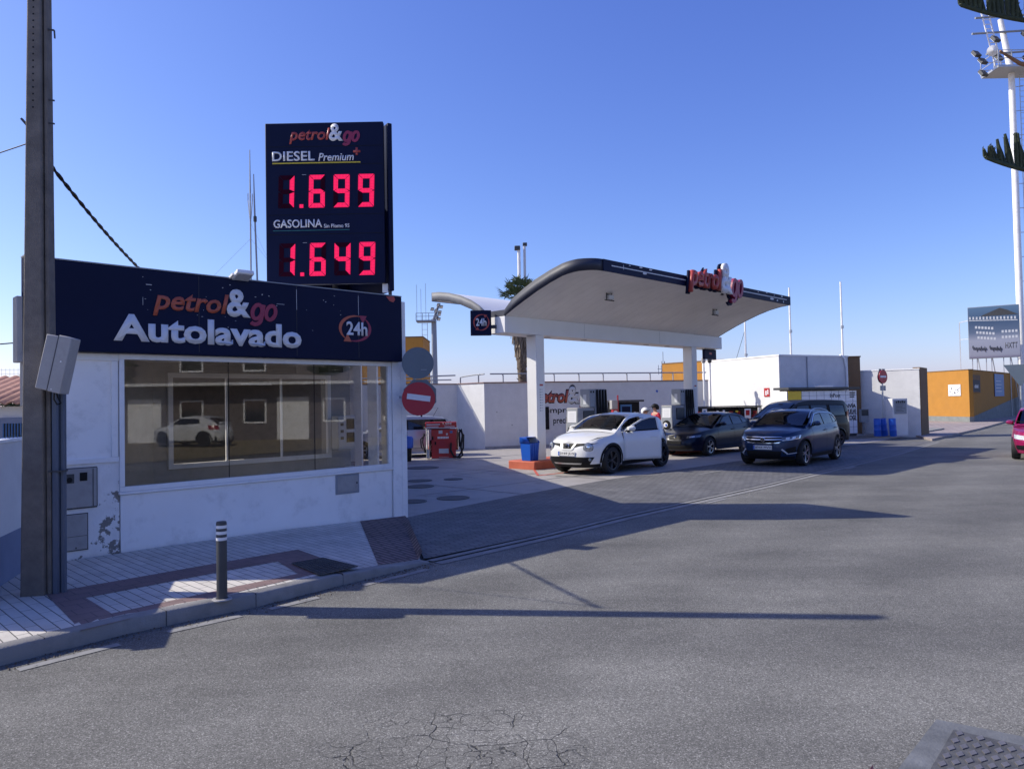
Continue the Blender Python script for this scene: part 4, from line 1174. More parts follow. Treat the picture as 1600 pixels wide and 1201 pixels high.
# soffit floodlights
for x, lab in ((1.37, "floodlight under the canopy's left half"), (7.25, "floodlight under the canopy's right half")):
    f = thing("canopy_light", "small square black framed " + lab, "floodlight", CC + Matrix.Rotation(ROT, 3, 'Z') @ Vector((x, -1.6, 4.9)), ROT, "floodlights under the canopy")
    b = MB(); b.bar((-0.12, 0, 0.04), (-0.12, 0, -0.16), 0.02); b.bar((0.12, 0, 0.04), (0.12, 0, -0.16), 0.02); b.bar((-0.2, 0, -0.165), (0.22, 0.0, -0.165), 0.025); b.bar((-0.13, 0, 0.0), (0.13, 0, 0.0), 0.025); b.build("bracket", M['black'], f)
    b = MB(); b.box(-0.11, 0.11, -0.09, 0.05, -0.14, -0.02); b.build("housing", M['lgrey'], f, bevel=0.01)
# square 24h sign hanging at the canopy's left end
sg = thing("hours_sign", "square navy 24h sign with red arrows beside the canopy beam's near end", "sign", (-0.82, 20.28, 0), R(6))
b = MB(); b.box(-0.285, 0.285, 0, 0.14, 3.76, 4.45); bx_ = b.build("box", M['navy'], sg, bevel=0.01)
text("lettering", "24h", M['txt_white'], bx_, (-0.14, 0.15, 4.02, 4.23), -0.001, 0.005, 0.02)
ring_arrows(bx_, 0.01, 4.115, 0.225, 0.225, -0.004, ('txt_red', 'txt_red'))
b = MB(); b.box(0.29, 0.6, 0.06, 0.1, 3.95, 4.05); b.build("bracket", M['dgrey'], sg)
ss = thing("small_sign", "small dark hanging sign under the right end of the canopy beam", "sign", CC + Matrix.Rotation(ROT, 3, 'Z') @ Vector((9.5, 0.25, 0)), ROT)
b = MB(); b.box(0.2, 1.08, 0, 0.1, 3.42, 3.8); b.build("box", M['navy'], ss, bevel=0.01)
b = MB(); b.box(0.55, 0.72, -0.004, -0.001, 3.6, 3.68); b.build("mark", M['txt_red'], ss)
b = MB(); b.bar((0.35, 0.05, 3.8), (0.35, 0.05, 3.815), 0.04); b.build("hanger", M['dgrey'], ss)
# placards on the columns
for x, lab in ((0.0, "near left column"), (8.36, "far right column")):
    pl = thing("notice_sheet", "white printed notice with red heading on the canopy's " + lab, "notice", CC, ROT, "notices on the canopy columns")
    b = MB(); b.box(x + 0.11, x + 0.27, -0.004, -0.001, 0.85 + 0.75, 2.42); b.build("paper", M['canopy_w'], pl)
    b = MB(); b.box(x + 0.12, x + 0.26, -0.007, -0.0045, 2.36, 2.41); b.build("heading", M['txt_red'], pl)
    b = MB()
    for i in range(9):
        z = 2.27 - i * 0.075; b.box(x + 0.12, x + 0.155, -0.007, -0.0045, z - 0.03, z); b.box(x + 0.17, x + 0.25, -0.007, -0.0045, z - 0.02, z - 0.01)
    b.build("pictogram", M['mgrey'], pl)
# islands
for x0, x1, lab in ((-0.45, 3.35, "raised orange red painted island under the near column and pump"), (6.3, 9.3, "raised orange red painted island under the far column and pump")):
    isl = thing("pump_island", lab, "pump island", CC, ROT, "pump islands")
    b = MB(); b.box(x0, x1, -0.28, 0.75, 0.0, 0.25)
    b.build("kerb", M['redpl'], isl, bevel=0.03)
# blue bin by the near column
bn = thing("litter_bin", "bright blue litter bin with angled open top beside the near canopy column", "bin", (0.47, 20.98, 0.25), ROT)
b = MB()
b.add([(-0.16, -0.17, 0), (0.16, -0.17, 0), (0.16, 0.17, 0), (-0.16, 0.17, 0), (-0.19, -0.2, 0.5), (0.19, -0.2, 0.5), (0.19, 0.2, 0.5), (-0.19, 0.2, 0.5)],
      [(0, 3, 2, 1), (0, 1, 5, 4), (1, 2, 6, 5), (2, 3, 7, 6), (3, 0, 4, 7)])
for x in (-0.1, 0.0, 0.1): b.box(x - 0.012, x + 0.012, -0.215, -0.19, 0.02, 0.48)
b.build("body", M['blue'], bn, bevel=0.01)
b = MB(); b.add([(-0.2, -0.21, 0.5), (0.2, -0.21, 0.5), (0.2, 0.2, 0.5), (-0.2, 0.2, 0.5), (0.2, -0.05, 0.66), (0.2, 0.2, 0.66), (-0.2, -0.05, 0.66), (-0.2, 0.2, 0.66)],
                 [(1, 2, 5, 4), (0, 6, 7, 3), (2, 3, 7, 5), (4, 5, 7, 6)])
b.build("hood", M['blue'], bn, solid=0.015)
b = MB(); b.box(-0.17, 0.17, -0.18, 0.17, 0.47, 0.49); b.build("inside", M['inner'], bn)

# ------------------------------------------------------------------ fuel pumps
def pump(x0, lab):
    p = thing("fuel_pump", lab, "fuel pump", CC + Matrix.Rotation(ROT, 3, 'Z') @ Vector((x0, 0.12, 0.25)), ROT, "fuel pumps under the canopy")
    b = MB()
    b.add([(0.0, -0.26, 0.0), (0.9, -0.26, 0), (0.9, 0.26, 0), (0.0, 0.26, 0), (0.06, -0.22, 1.45), (0.85, -0.22, 1.45), (0.85, 0.22, 1.45), (0.06, 0.22, 1.45)],
          [(0, 3, 2, 1), (4, 5, 6, 7), (0, 1, 5, 4), (1, 2, 6, 5), (2, 3, 7, 6), (3, 0, 4, 7)])
    body = b.build("cabinet", M['cabinet'], p, bevel=0.02)
    # end face towards the driver: white display above a round badge
    def endface(z0, z1, y0, y1, off):
        f = lambda z: 0.06 * z / 1.45
        return [(f(z0) - off, y0, z0), (f(z0) - off, y1, z0), (f(z1) - off, y1, z1), (f(z1) - off, y0, z1)]
    MB().add(endface(0.05, 1.42, -0.21, 0.21, 0.003), [(0, 1, 2, 3)]).build("end_panel", M['mgrey'], body, smooth=False)
    MB().add(endface(1.02, 1.36, -0.17, 0.17, 0.007), [(0, 1, 2, 3)]).build("display", M['txt_white'], body, smooth=False)
    b = MB()
    for k in range(4): b.add(endface(1.08 + k * 0.06, 1.095 + k * 0.06, -0.1, 0.1, 0.009), [(0, 1, 2, 3)])
    b.build("display_text", M['lgrey'], body, smooth=False)
    mt = Matrix.Translation((0.03, 0.0, 0.76)) @ Matrix.Rotation(R(-90), 4, 'Y')
    MB().lathe([(0.0001, 0.03), (0.15, 0.03), (0.17, 0.0)], 20, mt).build("badge_ring", M['black'], body)
    MB().lathe([(0.0001, 0.034), (0.085, 0.034)], 20, mt @ Matrix.Translation((0.01, 0.02, 0))).build("badge", M['txt_white'], body)
    MB().prism([(-0.05, -0.03), (-0.03, 0.04), (0.06, 0.0), (0.0, -0.05)], 0.035, 0.038, mt).build("drop", M['blue'], body)
    # long side: display window and dark recess
    b = MB(); b.box(0.3, 0.8, -0.262, -0.23, 0.95, 1.36); b.build("side_display", M['dgrey'], body, bevel=0.01)
    b = MB(); b.box(0.12, 0.82, -0.272, -0.235, 0.15, 0.85); b.build("side_panel", M['mgrey'], body, bevel=0.01)
    # tall hose mast
    b = MB(); b.box(0.68, 1.0, -0.2, 0.2, 1.46, 2.02); b.box(0.92, 1.5, -0.2, 0.2, 0.0, 2.02); mast = b.build("hose_mast", M['mgrey'], p, bevel=0.02)
    b = MB(); b.box(0.7, 0.77, -0.203, -0.199, 1.9, 1.96); b.box(0.82, 0.89, -0.203, -0.199, 1.9, 1.96); b.build("label", M['black'], mast)
    MB().box(0.672, 0.679, -0.06, 0.06, 1.55, 1.85).build("strip", M['lgrey'], mast)
    for k in range(4):
        x = 1.02 + k * 0.14
        b = MB(); b.tube([(x, -0.23, 2.0), (x, -0.25, 1.5), (x + 0.03, -0.27, 0.9), (x + 0.06, -0.36, 0.45), (x + 0.02, -0.3, 0.3), (x - 0.02, -0.25, 0.75)], 0.022, 6)
        h = b.build("hose", M['rubber'], p)
        b = MB(); b.bar((x - 0.02, -0.25, 0.72), (x, -0.3, 0.98), 0.05, 0.04); b.bar((x, -0.3, 0.96), (x + 0.01, -0.38, 0.88), 0.03); b.build("nozzle", [M['black'], M['blue'], M['red'], M['black']][k], h)
        MB().box(x - 0.035, x + 0.035, -0.215, -0.2, 1.0, 1.99).build("channel", M['black'], mast)
    return p
p1 = pump(1.62, "grey fuel pump with four hoses right behind the white car's windscreen")
p2 = copy_tree(p1); p2.location = CC + Matrix.Rotation(ROT, 3, 'Z') @ Vector((6.75, 0.12, 0.25))
p2["label"] = "grey fuel pump with four hoses beside the dark saloon and far column"
cn = thing("island_counter", "low grey counter box beside the near fuel pump behind the white car", "counter", CC + Matrix.Rotation(ROT, 3, 'Z') @ Vector((1.0, 0.0, 0.25)), ROT)
MB().box(0.0, 0.55, -0.2, 0.25, 0, 0.4).build("body", M['dgrey'], cn, bevel=0.01)
MB().box(-0.05, 0.58, -0.24, 0.28, 0.402, 0.44).build("top", M['mgrey'], cn, bevel=0.01)

# ------------------------------------------------------------------ perimeter wall with mural
def wallseg(name, lab, p, q, z1, t, mtl, cat="wall", z0=0.0, group=None):
    p, q = Vector((p[0], p[1], 0)), Vector((q[0], q[1], 0))
    d = q - p
    o = thing(name, lab, cat, p, math.atan2(d.y, d.x), group)
    MB().box(0, d.length, 0, t, z0, z1).build("wall", mtl, o)
    return o, d.length
pw, ln = wallseg("perimeter_wall", "long white forecourt wall with painted red station logo mural and railing on top", (-1.15, 30.4), (8.9, 33.52), 2.72, 0.3, M['white'])
MB().box(-0.03, ln, -0.03, 0.33, 2.722, 2.77).build("coping", M['rust'], pw, bevel=0.01)
def rail(par, x0, x1, n, y=0.15, z=2.77, h=0.34):
    b = MB(); b.tube([(x0, y, z + h), (x1, y, z + h)], 0.028, 8); b.build("rail", M['mgrey'], par)
    for i in range(n):
        x = x0 + (x1 - x0) * (i + 0.5) / n
        b = MB(); b.tube([(x, y, z), (x, y, z + h * 0.8), (x - 0.04, y, z + h)], 0.03, 8); b.build("rail_post", M['steel'], par)
rail(pw, 0.3, ln, 9)
logo(pw, 2.15, 4.85, 1.84, 2.26, -0.006, 0.004, ('txt_orange', 'white', 'txt_magenta'), 0.002, 0.03)
logo(pw, 2.11, 4.89, 1.81, 2.29, -0.001, 0.003, ('txt_black', 'txt_black', 'txt_black'), 0.001, 0.065)
text("lettering", "Siempre mejor", M['txt_black'], pw, (2.35, 5.0, 1.36, 1.68), -0.001, 0.003, 0.016)
text("lettering", "precio", M['txt_black'], pw, (3.0, 3.78, 0.9, 1.24), -0.001, 0.003, 0.016)
b = MB(); b.box(2.62, 2.8, -0.05, -0.001, 0.75, 1.7); b.build("dark_board", M['black'], pw)
b = MB(); b.prism([(7.86, -2.3), (7.92, -2.22), (7.98, -2.28), (7.92, -2.36)], -0.002, 0.002, Matrix.Translation((0, -0.003, 0)) @ Matrix.Rotation(R(-90), 4, 'X')); b.build("blue_mark", M['blue'], pw)
b = MB()
for x, z in ((1.15, 0.95), (1.9, 0.98), (0.5, 1.5)): b.box(x, x + 0.05, -0.003, -0.001, z, z + 0.05)
b.build("scuff", M['cabinet'], pw)
MB().box(0, ln, -0.012, -0.001, 0.0, 0.12).build("skirting", M['cabinet'], pw)
pl_, ln2 = wallseg("perimeter_wall", "short sunlit white wall corner between the mural wall and the car wash", (-2.35, 31.6), (-1.15, 30.4), 2.72, 0.3, M['white'])
MB().box(-0.03, ln2 + 0.03, -0.03, 0.33, 2.722, 2.765).build("coping", M['rust'], pl_, bevel=0.01)
b = MB(); b.tube([(0.05, 0.15, 2.77), (0.05, 0.15, 3.02), (0.35, 0.15, 3.06), (1.0, 0.15, 3.1), (1.5, 0.2, 3.11)], 0.03, 8); b.tube([(1.2, 0.15, 2.77), (1.2, 0.15, 3.06), (1.3, 0.15, 3.1)], 0.03, 8); b.build("rail", M['mgrey'], pl_)
pl2, ln3 = wallseg("perimeter_wall", "shaded white wall behind the silver car and red vacuum machine", (-9.5, 27.2), (-2.35, 31.6), 2.72, 0.3, M['white'])
MB().box(0, ln3, -0.03, 0.33, 2.722, 2.765).build("coping", M['rust'], pl2, bevel=0.01)
b = MB(); b.tube([(2.0, 0.15, 2.9), (ln3, 0.15, 3.12)], 0.028, 8); b.tube([(2.0, 0.15, 2.8), (ln3 - 0.2, 0.15, 2.93)], 0.024, 8); b.build("rail", M['mgrey'], pl2)
for i in range(4):
    x = 3.2 + i * 1.35
    MB().tube([(x, 0.15, 2.77), (x, 0.15, 2.9 + x * 0.026)], 0.03, 8).build("rail_post", M['steel'], pl2)
b = MB(); b.box(6.0, 7.4, -0.004, -0.001, 1.75, 1.757); b.box(6.3, 6.36, -0.004, -0.001, 2.0, 2.05); b.build("scuff", M['cabinet'], pl2)

# ochre blocks seen over the walls
def block(name, lab, pts, z0, z1, mtl, cap=None, kind="building"):
    o = thing(name, lab, kind, (pts[0][0], pts[0][1], 0))
    MB().prism([(x - pts[0][0], y - pts[0][1]) for x, y in pts], z0, z1).build("wall", mtl, o, bevel=0.01)
    if cap:
        cx = sum(p[0] for p in pts) / len(pts); cy = sum(p[1] for p in pts) / len(pts)
        MB().prism([((cx + (x - cx) * 1.01) - pts[0][0], (cy + (y - cy) * 1.01) - pts[0][1]) for x, y in pts], z1 + 0.002, z1 + 0.06).build("coping", cap, o)
    return o
block("ochre_block", "shaded ochre block rising behind the round sign back", [(-7.5, 36), (-4.3, 36), (-4.3, 39), (-7.5, 39)], 0, 5.17, M['orange'], M['brown'])
block("ochre_block", "sunlit ochre block behind the canopy's far column", [(8.15, 40), (10.6, 37.0), (12.4, 39), (10, 42)], 0, 3.82, M['orange'], M['brown'])

# ------------------------------------------------------------------ kiosk building on the right
WB = [(11.4, 31.5), (15.25, 33.5), (13.4, 38.2), (9.3, 36.1)]
kb_ = block("kiosk_building", "plain white flat roofed block beside the parcel locker and gas bottle cage", WB, 0, 3.68, M['white'], M['panel'])
b = MB(); b.tube([(3.78, 1.9, 0.2), (3.72, 1.87, 3.2), (3.62, 1.84, 3.6), (3.4, 1.76, 3.76)], 0.05, 8); b.build("downpipe", M['frame'], kb_)
b = MB(); b.tube([(1.5, 0.75, 2.3), (1.5, 0.75, 3.65)], 0.02, 6); b.build("pipe", M['mgrey'], kb_)
ch = thing("chimney_block", "brown rendered chimney block behind the white kiosk's far corner by the downpipe", "chimney", (15.7, 34.6, 0))
MB().box(0, 0.62, 0, 0.6, 0, 3.72).build("stack", M['brown'], ch); MB().box(-0.03, 0.65, -0.03, 0.63, 3.722, 3.78).build("cap", M['brown'], ch)
lw2, l2 = wallseg("side_wall", "low white wall with a diagonal shadow right of the parcel locker", (15.7, 35.4), (18.3, 33.2), 3.1, 0.25, M['white'])
MB().box(0, l2 + 0.02, -0.02, 0.27, 3.052, 3.09).build("coping", M['panel'], lw2)
bw, l3 = wallseg("side_wall", "narrow brown rendered wall end behind the grey notice pillar", (18.35, 33.2), (19.45, 34.6), 3.15, 0.3, M['brown'])
pi = thing("notice_pillar", "white pillar with grey notice plate beside the blue barrels", "pillar", (16.62, 32.35, 0.14), R(14))
MB().box(0, 0.78, 0, 0.4, 0, 1.62).build("body", M['white'], pi, bevel=0.01)
MB().box(0.09, 0.71, -0.02, -0.001, 0.95, 1.54).build("plate", M['mgrey'], pi)
b = MB()
for i in range(5): b.box(0.16 + i * 0.1, 0.23 + i * 0.1, -0.024, -0.021, 1.42, 1.5 + 0.03 * (i % 2))
b.build("heading", M['txt_black'], pi)
b = MB(); random.seed(9)
for i in range(6): b.box(0.16, 0.16 + random.uniform(0.3, 0.5), -0.024, -0.021, 1.36 - i * 0.06, 1.375 - i * 0.06)
b.build("print_line", M['dgrey'], pi)
# ventilation pipes
for i, (x, y, lab) in enumerate(((8.55, 32.9, "left of the two"), (8.85, 33.0, "right of the two"))):
    v = thing("vent_pipe", "thin white vent pipe beside the canopy's far column, " + lab, "vent pipe", (x, y, 0), 0, "vent pipes")
    MB().cyl((0, 0, 0), (0, 0, 3.55), 0.045, n=10).build("pipe", M['frame'], v)
    MB().lathe([(0.05, 3.5), (0.09, 3.55), (0.1, 3.7), (0.04, 3.78), (0.0001, 3.79)], 14).build("cap", M['cabinet'] if i == 0 else M['dgrey'], v)
# gas bottle cage
gc = thing("gas_cage", "black wire cage of red gas bottles against the sunlit white wall", "bottle cage", (7.75, 31.35, 0.02), R(-2))
b = MB()
for x in (0, 0.95, 1.9, 2.75):
    for y in (0, 0.55): b.bar((x, y, 0), (x, y, 1.52), 0.04)
for z in (0.06, 0.78, 1.5):
    for y in (0, 0.55): b.bar((0, y, z), (2.75, y, z), 0.035)
    for x in (0, 0.95, 1.9, 2.75): b.bar((x, 0, z), (x, 0.55, z), 0.035)
b.build("frame", M['black'], gc)
b = MB()
for i in range(19): b.bar((i * 0.15, -0.012, 0.05), (i * 0.15, -0.012, 1.5), 0.007)
for z in range(1, 10): b.bar((0, -0.02, z * 0.15), (2.75, -0.02, z * 0.15), 0.006)
b.build("mesh", M['black'], gc)
MB().box(0.02, 2.73, 0.03, 0.53, 0.765, 0.775).build("shelf", M['dgrey'], gc)
MB().box(-0.03, 2.8, -0.03, 0.6, 1.53, 1.57).build("top", M['dgrey'], gc)
MB().box(0.0, 2.75, 0.56, 0.57, 0.05, 1.5).build("back", M['dgrey'], gc)
for x, z, w_, h, mn in ((0.28, 1.12, 0.2, 0.34, 'txt_white'), (2.05, 1.02, 0.26, 0.42, 'txt_white'), (0.88, 1.28, 0.09, 0.1, 'txt_white'), (1.14, 1.3, 0.09, 0.1, 'txt_white'), (1.68, 1.3, 0.1, 0.07, 'yellow')):
    s = MB().box(x, x + w_, -0.035, -0.026, z, z + h).build("placard", M[mn], gc)
    if h > 0.2:
        MB().box(x + 0.05, x + w_ - 0.05, -0.038, -0.0355, z + 0.14, z + h - 0.06).build("symbol", M['red'] if x > 1 else M['bluesign'], s)
bot = None
gi = 0
for zi, z in enumerate((0.09, 0.785)):
    for k in range(8):
        lab = "red gas bottle in the black cage, %s shelf" % ("lower" if zi == 0 else "upper")
        wx = 7.75 + 0.2 + k * 0.335
        if bot is None:
            bot = thing("gas_bottle", lab, "gas bottle", (wx, 31.53, z + 0.02), 0, "red gas bottles on the cage's lower shelf")
            MB().lathe([(0.11, 0), (0.135, 0.03), (0.135, 0.34), (0.11, 0.42), (0.05, 0.45), (0.0001, 0.455)], 16).build("bottle", M['red'], bot)
            MB().lathe([(0.085, 0.44), (0.09, 0.56), (0.08, 0.56), (0.075, 0.44)], 12).build("collar", M['red'], bot)
            MB().cyl((0, 0, 0.45), (0, 0, 0.53), 0.02, n=8).build("valve", M['steel'], bot)
        else:
            c = copy_tree(bot); c.location = (wx, 31.52 - 0.01 * k, z + 0.02); c["label"] = lab
            c["group"] = "red gas bottles on the cage's %s shelf" % ("lower" if zi == 0 else "upper")
# extinguisher and its sign on the sunlit wall
DW = Vector((9.3 - 11.4, 36.1 - 31.5, 0)).normalized(); NWv = Vector((-DW.y, DW.x, 0))
def on_lit(s, z, off): 
    p = Vector((11.4, 31.5, 0)) + DW * s + NWv * off; p.z = z; return p
LRZ = math.atan2(-DW.y, -DW.x)
ex = thing("fire_extinguisher", "red fire extinguisher hung on the sunlit white wall near its corner", "extinguisher", on_lit(0.55, 0.75, 0.14), LRZ)
MB().lathe([(0.0001, 0), (0.085, 0.01), (0.085, 0.42), (0.05, 0.5), (0.03, 0.53), (0.0001, 0.53)], 16).build("cylinder", M['red'], ex)
b = MB(); b.bar((0, 0, 0.53), (0, 0, 0.6), 0.04); b.bar((-0.02, 0, 0.59), (0.14, 0, 0.62), 0.025); b.tube([(0.05, 0, 0.56), (0.13, 0, 0.5), (0.12, -0.02, 0.2)], 0.014, 6); b.build("valve", M['black'], ex)
MB().lathe([(0.0865, 0.15), (0.0865, 0.3)], 16).build("label", M['txt_white'], ex)
es = thing("extinguisher_sign", "small red extinguisher sign above the fire extinguisher on the sunlit wall", "sign", on_lit(0.6, 1.95, 0.012), LRZ)
MB().box(-0.3, 0.02, -0.01, 0, 0, 0.38).build("panel", M['red'], es)
b = MB(); b.box(-0.22, -0.14, -0.014, -0.011, 0.06, 0.26); b.box(-0.1, -0.04, -0.014, -0.011, 0.1, 0.3); b.build("symbol", M['txt_white'], es)
ws = thing("paper_notice", "faint white paper notice left of the fire extinguisher on the sunlit wall", "notice", on_lit(1.5, 1.45, 0.008), LRZ)
MB().box(-0.35, 0.1, -0.005, 0, 0, 0.3).build("sheet", M['panel'], ws)
b = MB()
for i in range(4): b.box(-0.28, 0.02, -0.007, -0.0055, 0.06 + i * 0.055, 0.072 + i * 0.055)
b.build("print_line", M['mgrey'], ws)

# parcel locker
DR = Vector((15.25 - 11.4, 33.5 - 31.5, 0)).normalized()
lk = thing("parcel_locker", "white parcel locker wall with yellow end panel and black slogan behind the van", "parcel locker", Vector((11.42, 30.75, 0.15)) , math.atan2(DR.y, DR.x))
LW = 4.3
MB().box(0.0, LW, 0, 0.6, 0.12, 2.0).build("body", M['panel'], lk)
MB().box(0.02, LW - 0.02, 0.03, 0.58, 0, 0.12).build("plinth", M['dgrey'], lk)
MB().box(-0.02, LW + 0.1, -0.12, 0.7, 2.06, 2.16).build("roof", M['dgrey'], lk)
MB().box(1.9, 2.7, -0.1, 0.2, 2.162, 2.24).build("roof_light", M['frame'], lk)
yp = MB().box(0.06, 0.82, -0.03, -0.001, 0.9, 2.0).build("yellow_panel", M['yellow_p'], lk)
text("lettering", "ENVÍA", M['txt_black'], yp, (0.14, 0.74, 1.36, 1.54), -0.031, 0.004, 0.03)
text("lettering", "RECOGE", M['txt_black'], yp, (0.14, 0.74, 1.1, 1.28), -0.031, 0.004, 0.03)
b = MB()
for i in range(8): x = 0.86 + i * 0.455; b.box(x, x + 0.012, -0.004, -0.001, 0.13, 1.99)
for i in range(6): z = 0.4 + i * 0.28; b.box(0.86, LW, -0.006, -0.001, z, z + 0.01)
b.build("door_seam", M['dgrey'], lk, smooth=False)
text("lettering", "InPost", M['txt_black'], lk, (2.6, 3.25, 1.72, 1.88), -0.007, 0.003, 0.008)
b = MB()
for i in range(3): b.box(3.85, 4.2 - 0.03 * i, -0.01, -0.0065, 1.88 - i * 0.09, 1.93 - i * 0.09)
b.build("small_print", M['txt_black'], lk)
for i, wd in enumerate(("ENVÍA", "DEVUELVE", "RECOGE")):
    text("lettering", wd, M['txt_black'], lk, (3.42, 4.24, 1.24 - i * 0.27, 1.46 - i * 0.27), -0.007, 0.003, 0.03)
b = MB(); b.box(3.1, 3.3, -0.01, -0.0065, 0.42, 0.46); b.box(3.4, 3.6, -0.01, -0.0065, 0.42, 0.45); b.build("small_print", M['mgrey'], lk)
# letter box beside it, no entry sign, blue barrels
mb_ = thing("wall_box", "small grey wall box on the low white wall right of the locker", "wall box", (15.96, 33.9, 0.15), R(18))
MB().box(0, 0.45, 0, 0.12, 0.55, 1.15).build("box", M['mgrey'], mb_); MB().box(0.03, 0.42, -0.006, -0.001, 0.85, 1.12).build("door", M['dgrey'], mb_); b = MB(); b.box(0.2, 0.25, 0.04, 0.08, 0, 0.55); b.build("leg", M['mgrey'], mb_)
n2 = thing("no_entry_sign", "red no entry disc on a tall grey post beside the blue barrels", "road sign", (16.45, 32.75, 0.14), R(30))
MB().cyl((0, 0.05, 0), (0, 0.05, 2.95), 0.035, n=10).build("post", M['steel'], n2)
b = MB(); disc(b, (0, 0, 2.6), 0.3, 0.008); d2 = b.build("disc", M['sign_red'], n2)
MB().box(-0.21, 0.21, -0.013, -0.009, 2.555, 2.645).build("bar", M['txt_white'], d2)
b = MB(); disc(b, (0.0, 0.075, 2.6), 0.3, 0.006); b.build("disc_back", M['sign_back'], n2)
b = MB(); b.box(-0.12, 0.3, 0.1, 0.115, 2.35, 2.95); b.build("panel_back", M['sign_back'], n2)
MB().box(-0.2, 0.2, 0.02, 0.035, 1.98, 2.2).build("plate", M['mgrey'], n2)
for i, (x, y, tx, lab) in enumerate(((15.78, 32.05, 0, "upright blue barrel, leftmost of three near the no entry sign"), (16.22, 32.3, -8, "leaning blue barrel touching the no entry sign's post"), (16.36, 31.85, -4, "blue barrel standing alone in front of the notice pillar"))):
    if i == 0:
        br0 = thing("blue_barrel", lab, "barrel", (x, y, 0.15), 0, "blue barrels"); br0.scale = (0.72, 0.72, 0.86)
        MB().lathe([(0.19, 0), (0.2, 0.02), (0.2, 0.28), (0.212, 0.3), (0.2, 0.32), (0.2, 0.56), (0.212, 0.58), (0.2, 0.6), (0.2, 0.84), (0.19, 0.87), (0.0001, 0.86)], 20).build("drum", M['blue'], br0)
        MB().lathe([(0.19, 0.865), (0.205, 0.868), (0.205, 0.885), (0.19, 0.885)], 20).build("rim", M['blue'], br0)
    else:
        c = copy_tree(br0); c.location = (x, y, 0.15); c["label"] = lab; c.rotation_euler = (R(3), R(tx), 0)

# dark service cabinet in front of the mural wall, fire point post
sc_ = thing("service_cabinet", "dark roofed service cabinet with blue door between the two pumps", "cabinet", (4.0, 29.7, 0.02), R(10))
MB().box(0, 1.15, 0, 0.6, 0, 1.82).build("body", M['black'], sc_, bevel=0.01)
MB().box(-0.14, 1.3, -0.15, 0.72, 1.823, 1.9).build("roof", M['dgrey'], sc_)
MB().box(0.35, 0.82, -0.012, -0.001, 0.2, 1.72).build("door", M['bluesign'], sc_)
MB().box(0.41, 0.76, -0.018, -0.0125, 0.8, 1.64).build("door_pane", M['navy'], sc_)
b = MB()
for z in (0.5, 0.85, 1.2): b.box(0.86, 1.13, -0.02, -0.002, z, z + 0.015); b.box(0.9, 1.0, -0.04, -0.021, z + 0.016, z + 0.22); b.box(1.02, 1.1, -0.04, -0.021, z + 0.016, z + 0.2)
b.build("shelf_goods", M['lgrey'], sc_)
fpt = thing("fire_point", "red fire point post with white emblem left of the dark service cabinet", "fire point", (3.88, 28.9, 0.02), R(10))
MB().box(0.05, 0.25, 0, 0.25, 0, 1.55).build("box", M['red'], fpt, bevel=0.01)
MB().box(0.0, 0.24, -0.02, 0.27, 1.552, 1.9).build("head", M['cabinet'], fpt, bevel=0.01)
MB().box(0.255, 0.3, 0.05, 0.1, 1.2, 2.1).build("pole", M['red'], fpt)
b = MB(); disc(b, (0.15, -0.004, 1.42), 0.08, 0.003, 20); b.build("emblem", M['txt_white'], fpt)

# ------------------------------------------------------------------ vacuum machine
vc = thing("vacuum_machine", "red coin operated car vacuum machine with black hoses by the silver car", "vacuum machine", (-2.78, 25.2, 0.02), R(6))
MB().box(0.0, 0.83, 0, 0.55, 0.03, 1.02).build("body", M['red'], vc, bevel=0.015)
MB().box(-0.02, 0.95, -0.02, 0.57, -0.0, 0.028).build("base", M['lgrey'], vc)
hd = MB().box(-0.2, 0.86, -0.04, 0.58, 1.06, 1.26).build("header", M['red'], vc, bevel=0.01)
text("lettering", "1,50€", M['txt_white'], hd, (0.4, 0.7, 1.16, 1.24), -0.041, 0.003, 0.01)
b = MB(); b.box(-0.16, 0.3, -0.043, -0.0405, 1.17, 1.2); b.box(-0.16, 0.25, -0.043, -0.0405, 1.1, 1.125); b.box(-0.2, 0.85, -0.046, -0.0405, 1.055, 1.075); b.box(0.45, 0.8, -0.043, -0.0405, 1.1, 1.12); b.build("print_line", M['txt_white'], hd)
b = MB(); b.box(-0.18, -0.06, 0.0, 0.3, 0.03, 1.04); b.build("side_bin", M['steel'], vc, bevel=0.015)
b = MB(); b.cyl((0.88, 0.2, 0.3), (0.88, 0.2, 1.04), 0.05, n=10); b.cyl((-0.12, -0.03, 0.35), (-0.12, -0.03, 1.0), 0.05, n=10); b.build("canister", M['chrome'], vc)
b = MB(); b.box(0.25, 0.38, -0.006, -0.001, 0.87, 0.98); b.box(0.5, 0.56, -0.006, -0.001, 0.82, 0.88); b.box(0.25, 0.58, -0.006, -0.001, 0.2, 0.36); b.box(0.25, 0.58, -0.005, -0.001, 0.065, 0.075); b.build("sticker", M['lgrey'], vc)
b = MB(); b.box(0.63, 0.72, -0.008, -0.001, 0.88, 0.96); b.build("coin_panel", M['bluesign'], vc)
b = MB()
for i in range(7): b.box(0.21 + i * 0.055, 0.255 + i * 0.055, -0.005, -0.001, 0.7, 0.77)
b.build("maker_mark", M['txt_white'], vc)
b = MB()
for i in range(3): b.box(0.27, 0.55 - 0.05 * i, -0.004, -0.001, 0.45 + i * 0.07, 0.465 + i * 0.07)
b.build("print_line", M['txt_magenta'], vc)
b = MB(); b.box(0.02, 0.07, -0.03, -0.001, 0.66, 0.78); b.box(0.11, 0.16, -0.04, -0.001, 0.5, 0.6); b.build("holder", M['black'], vc)
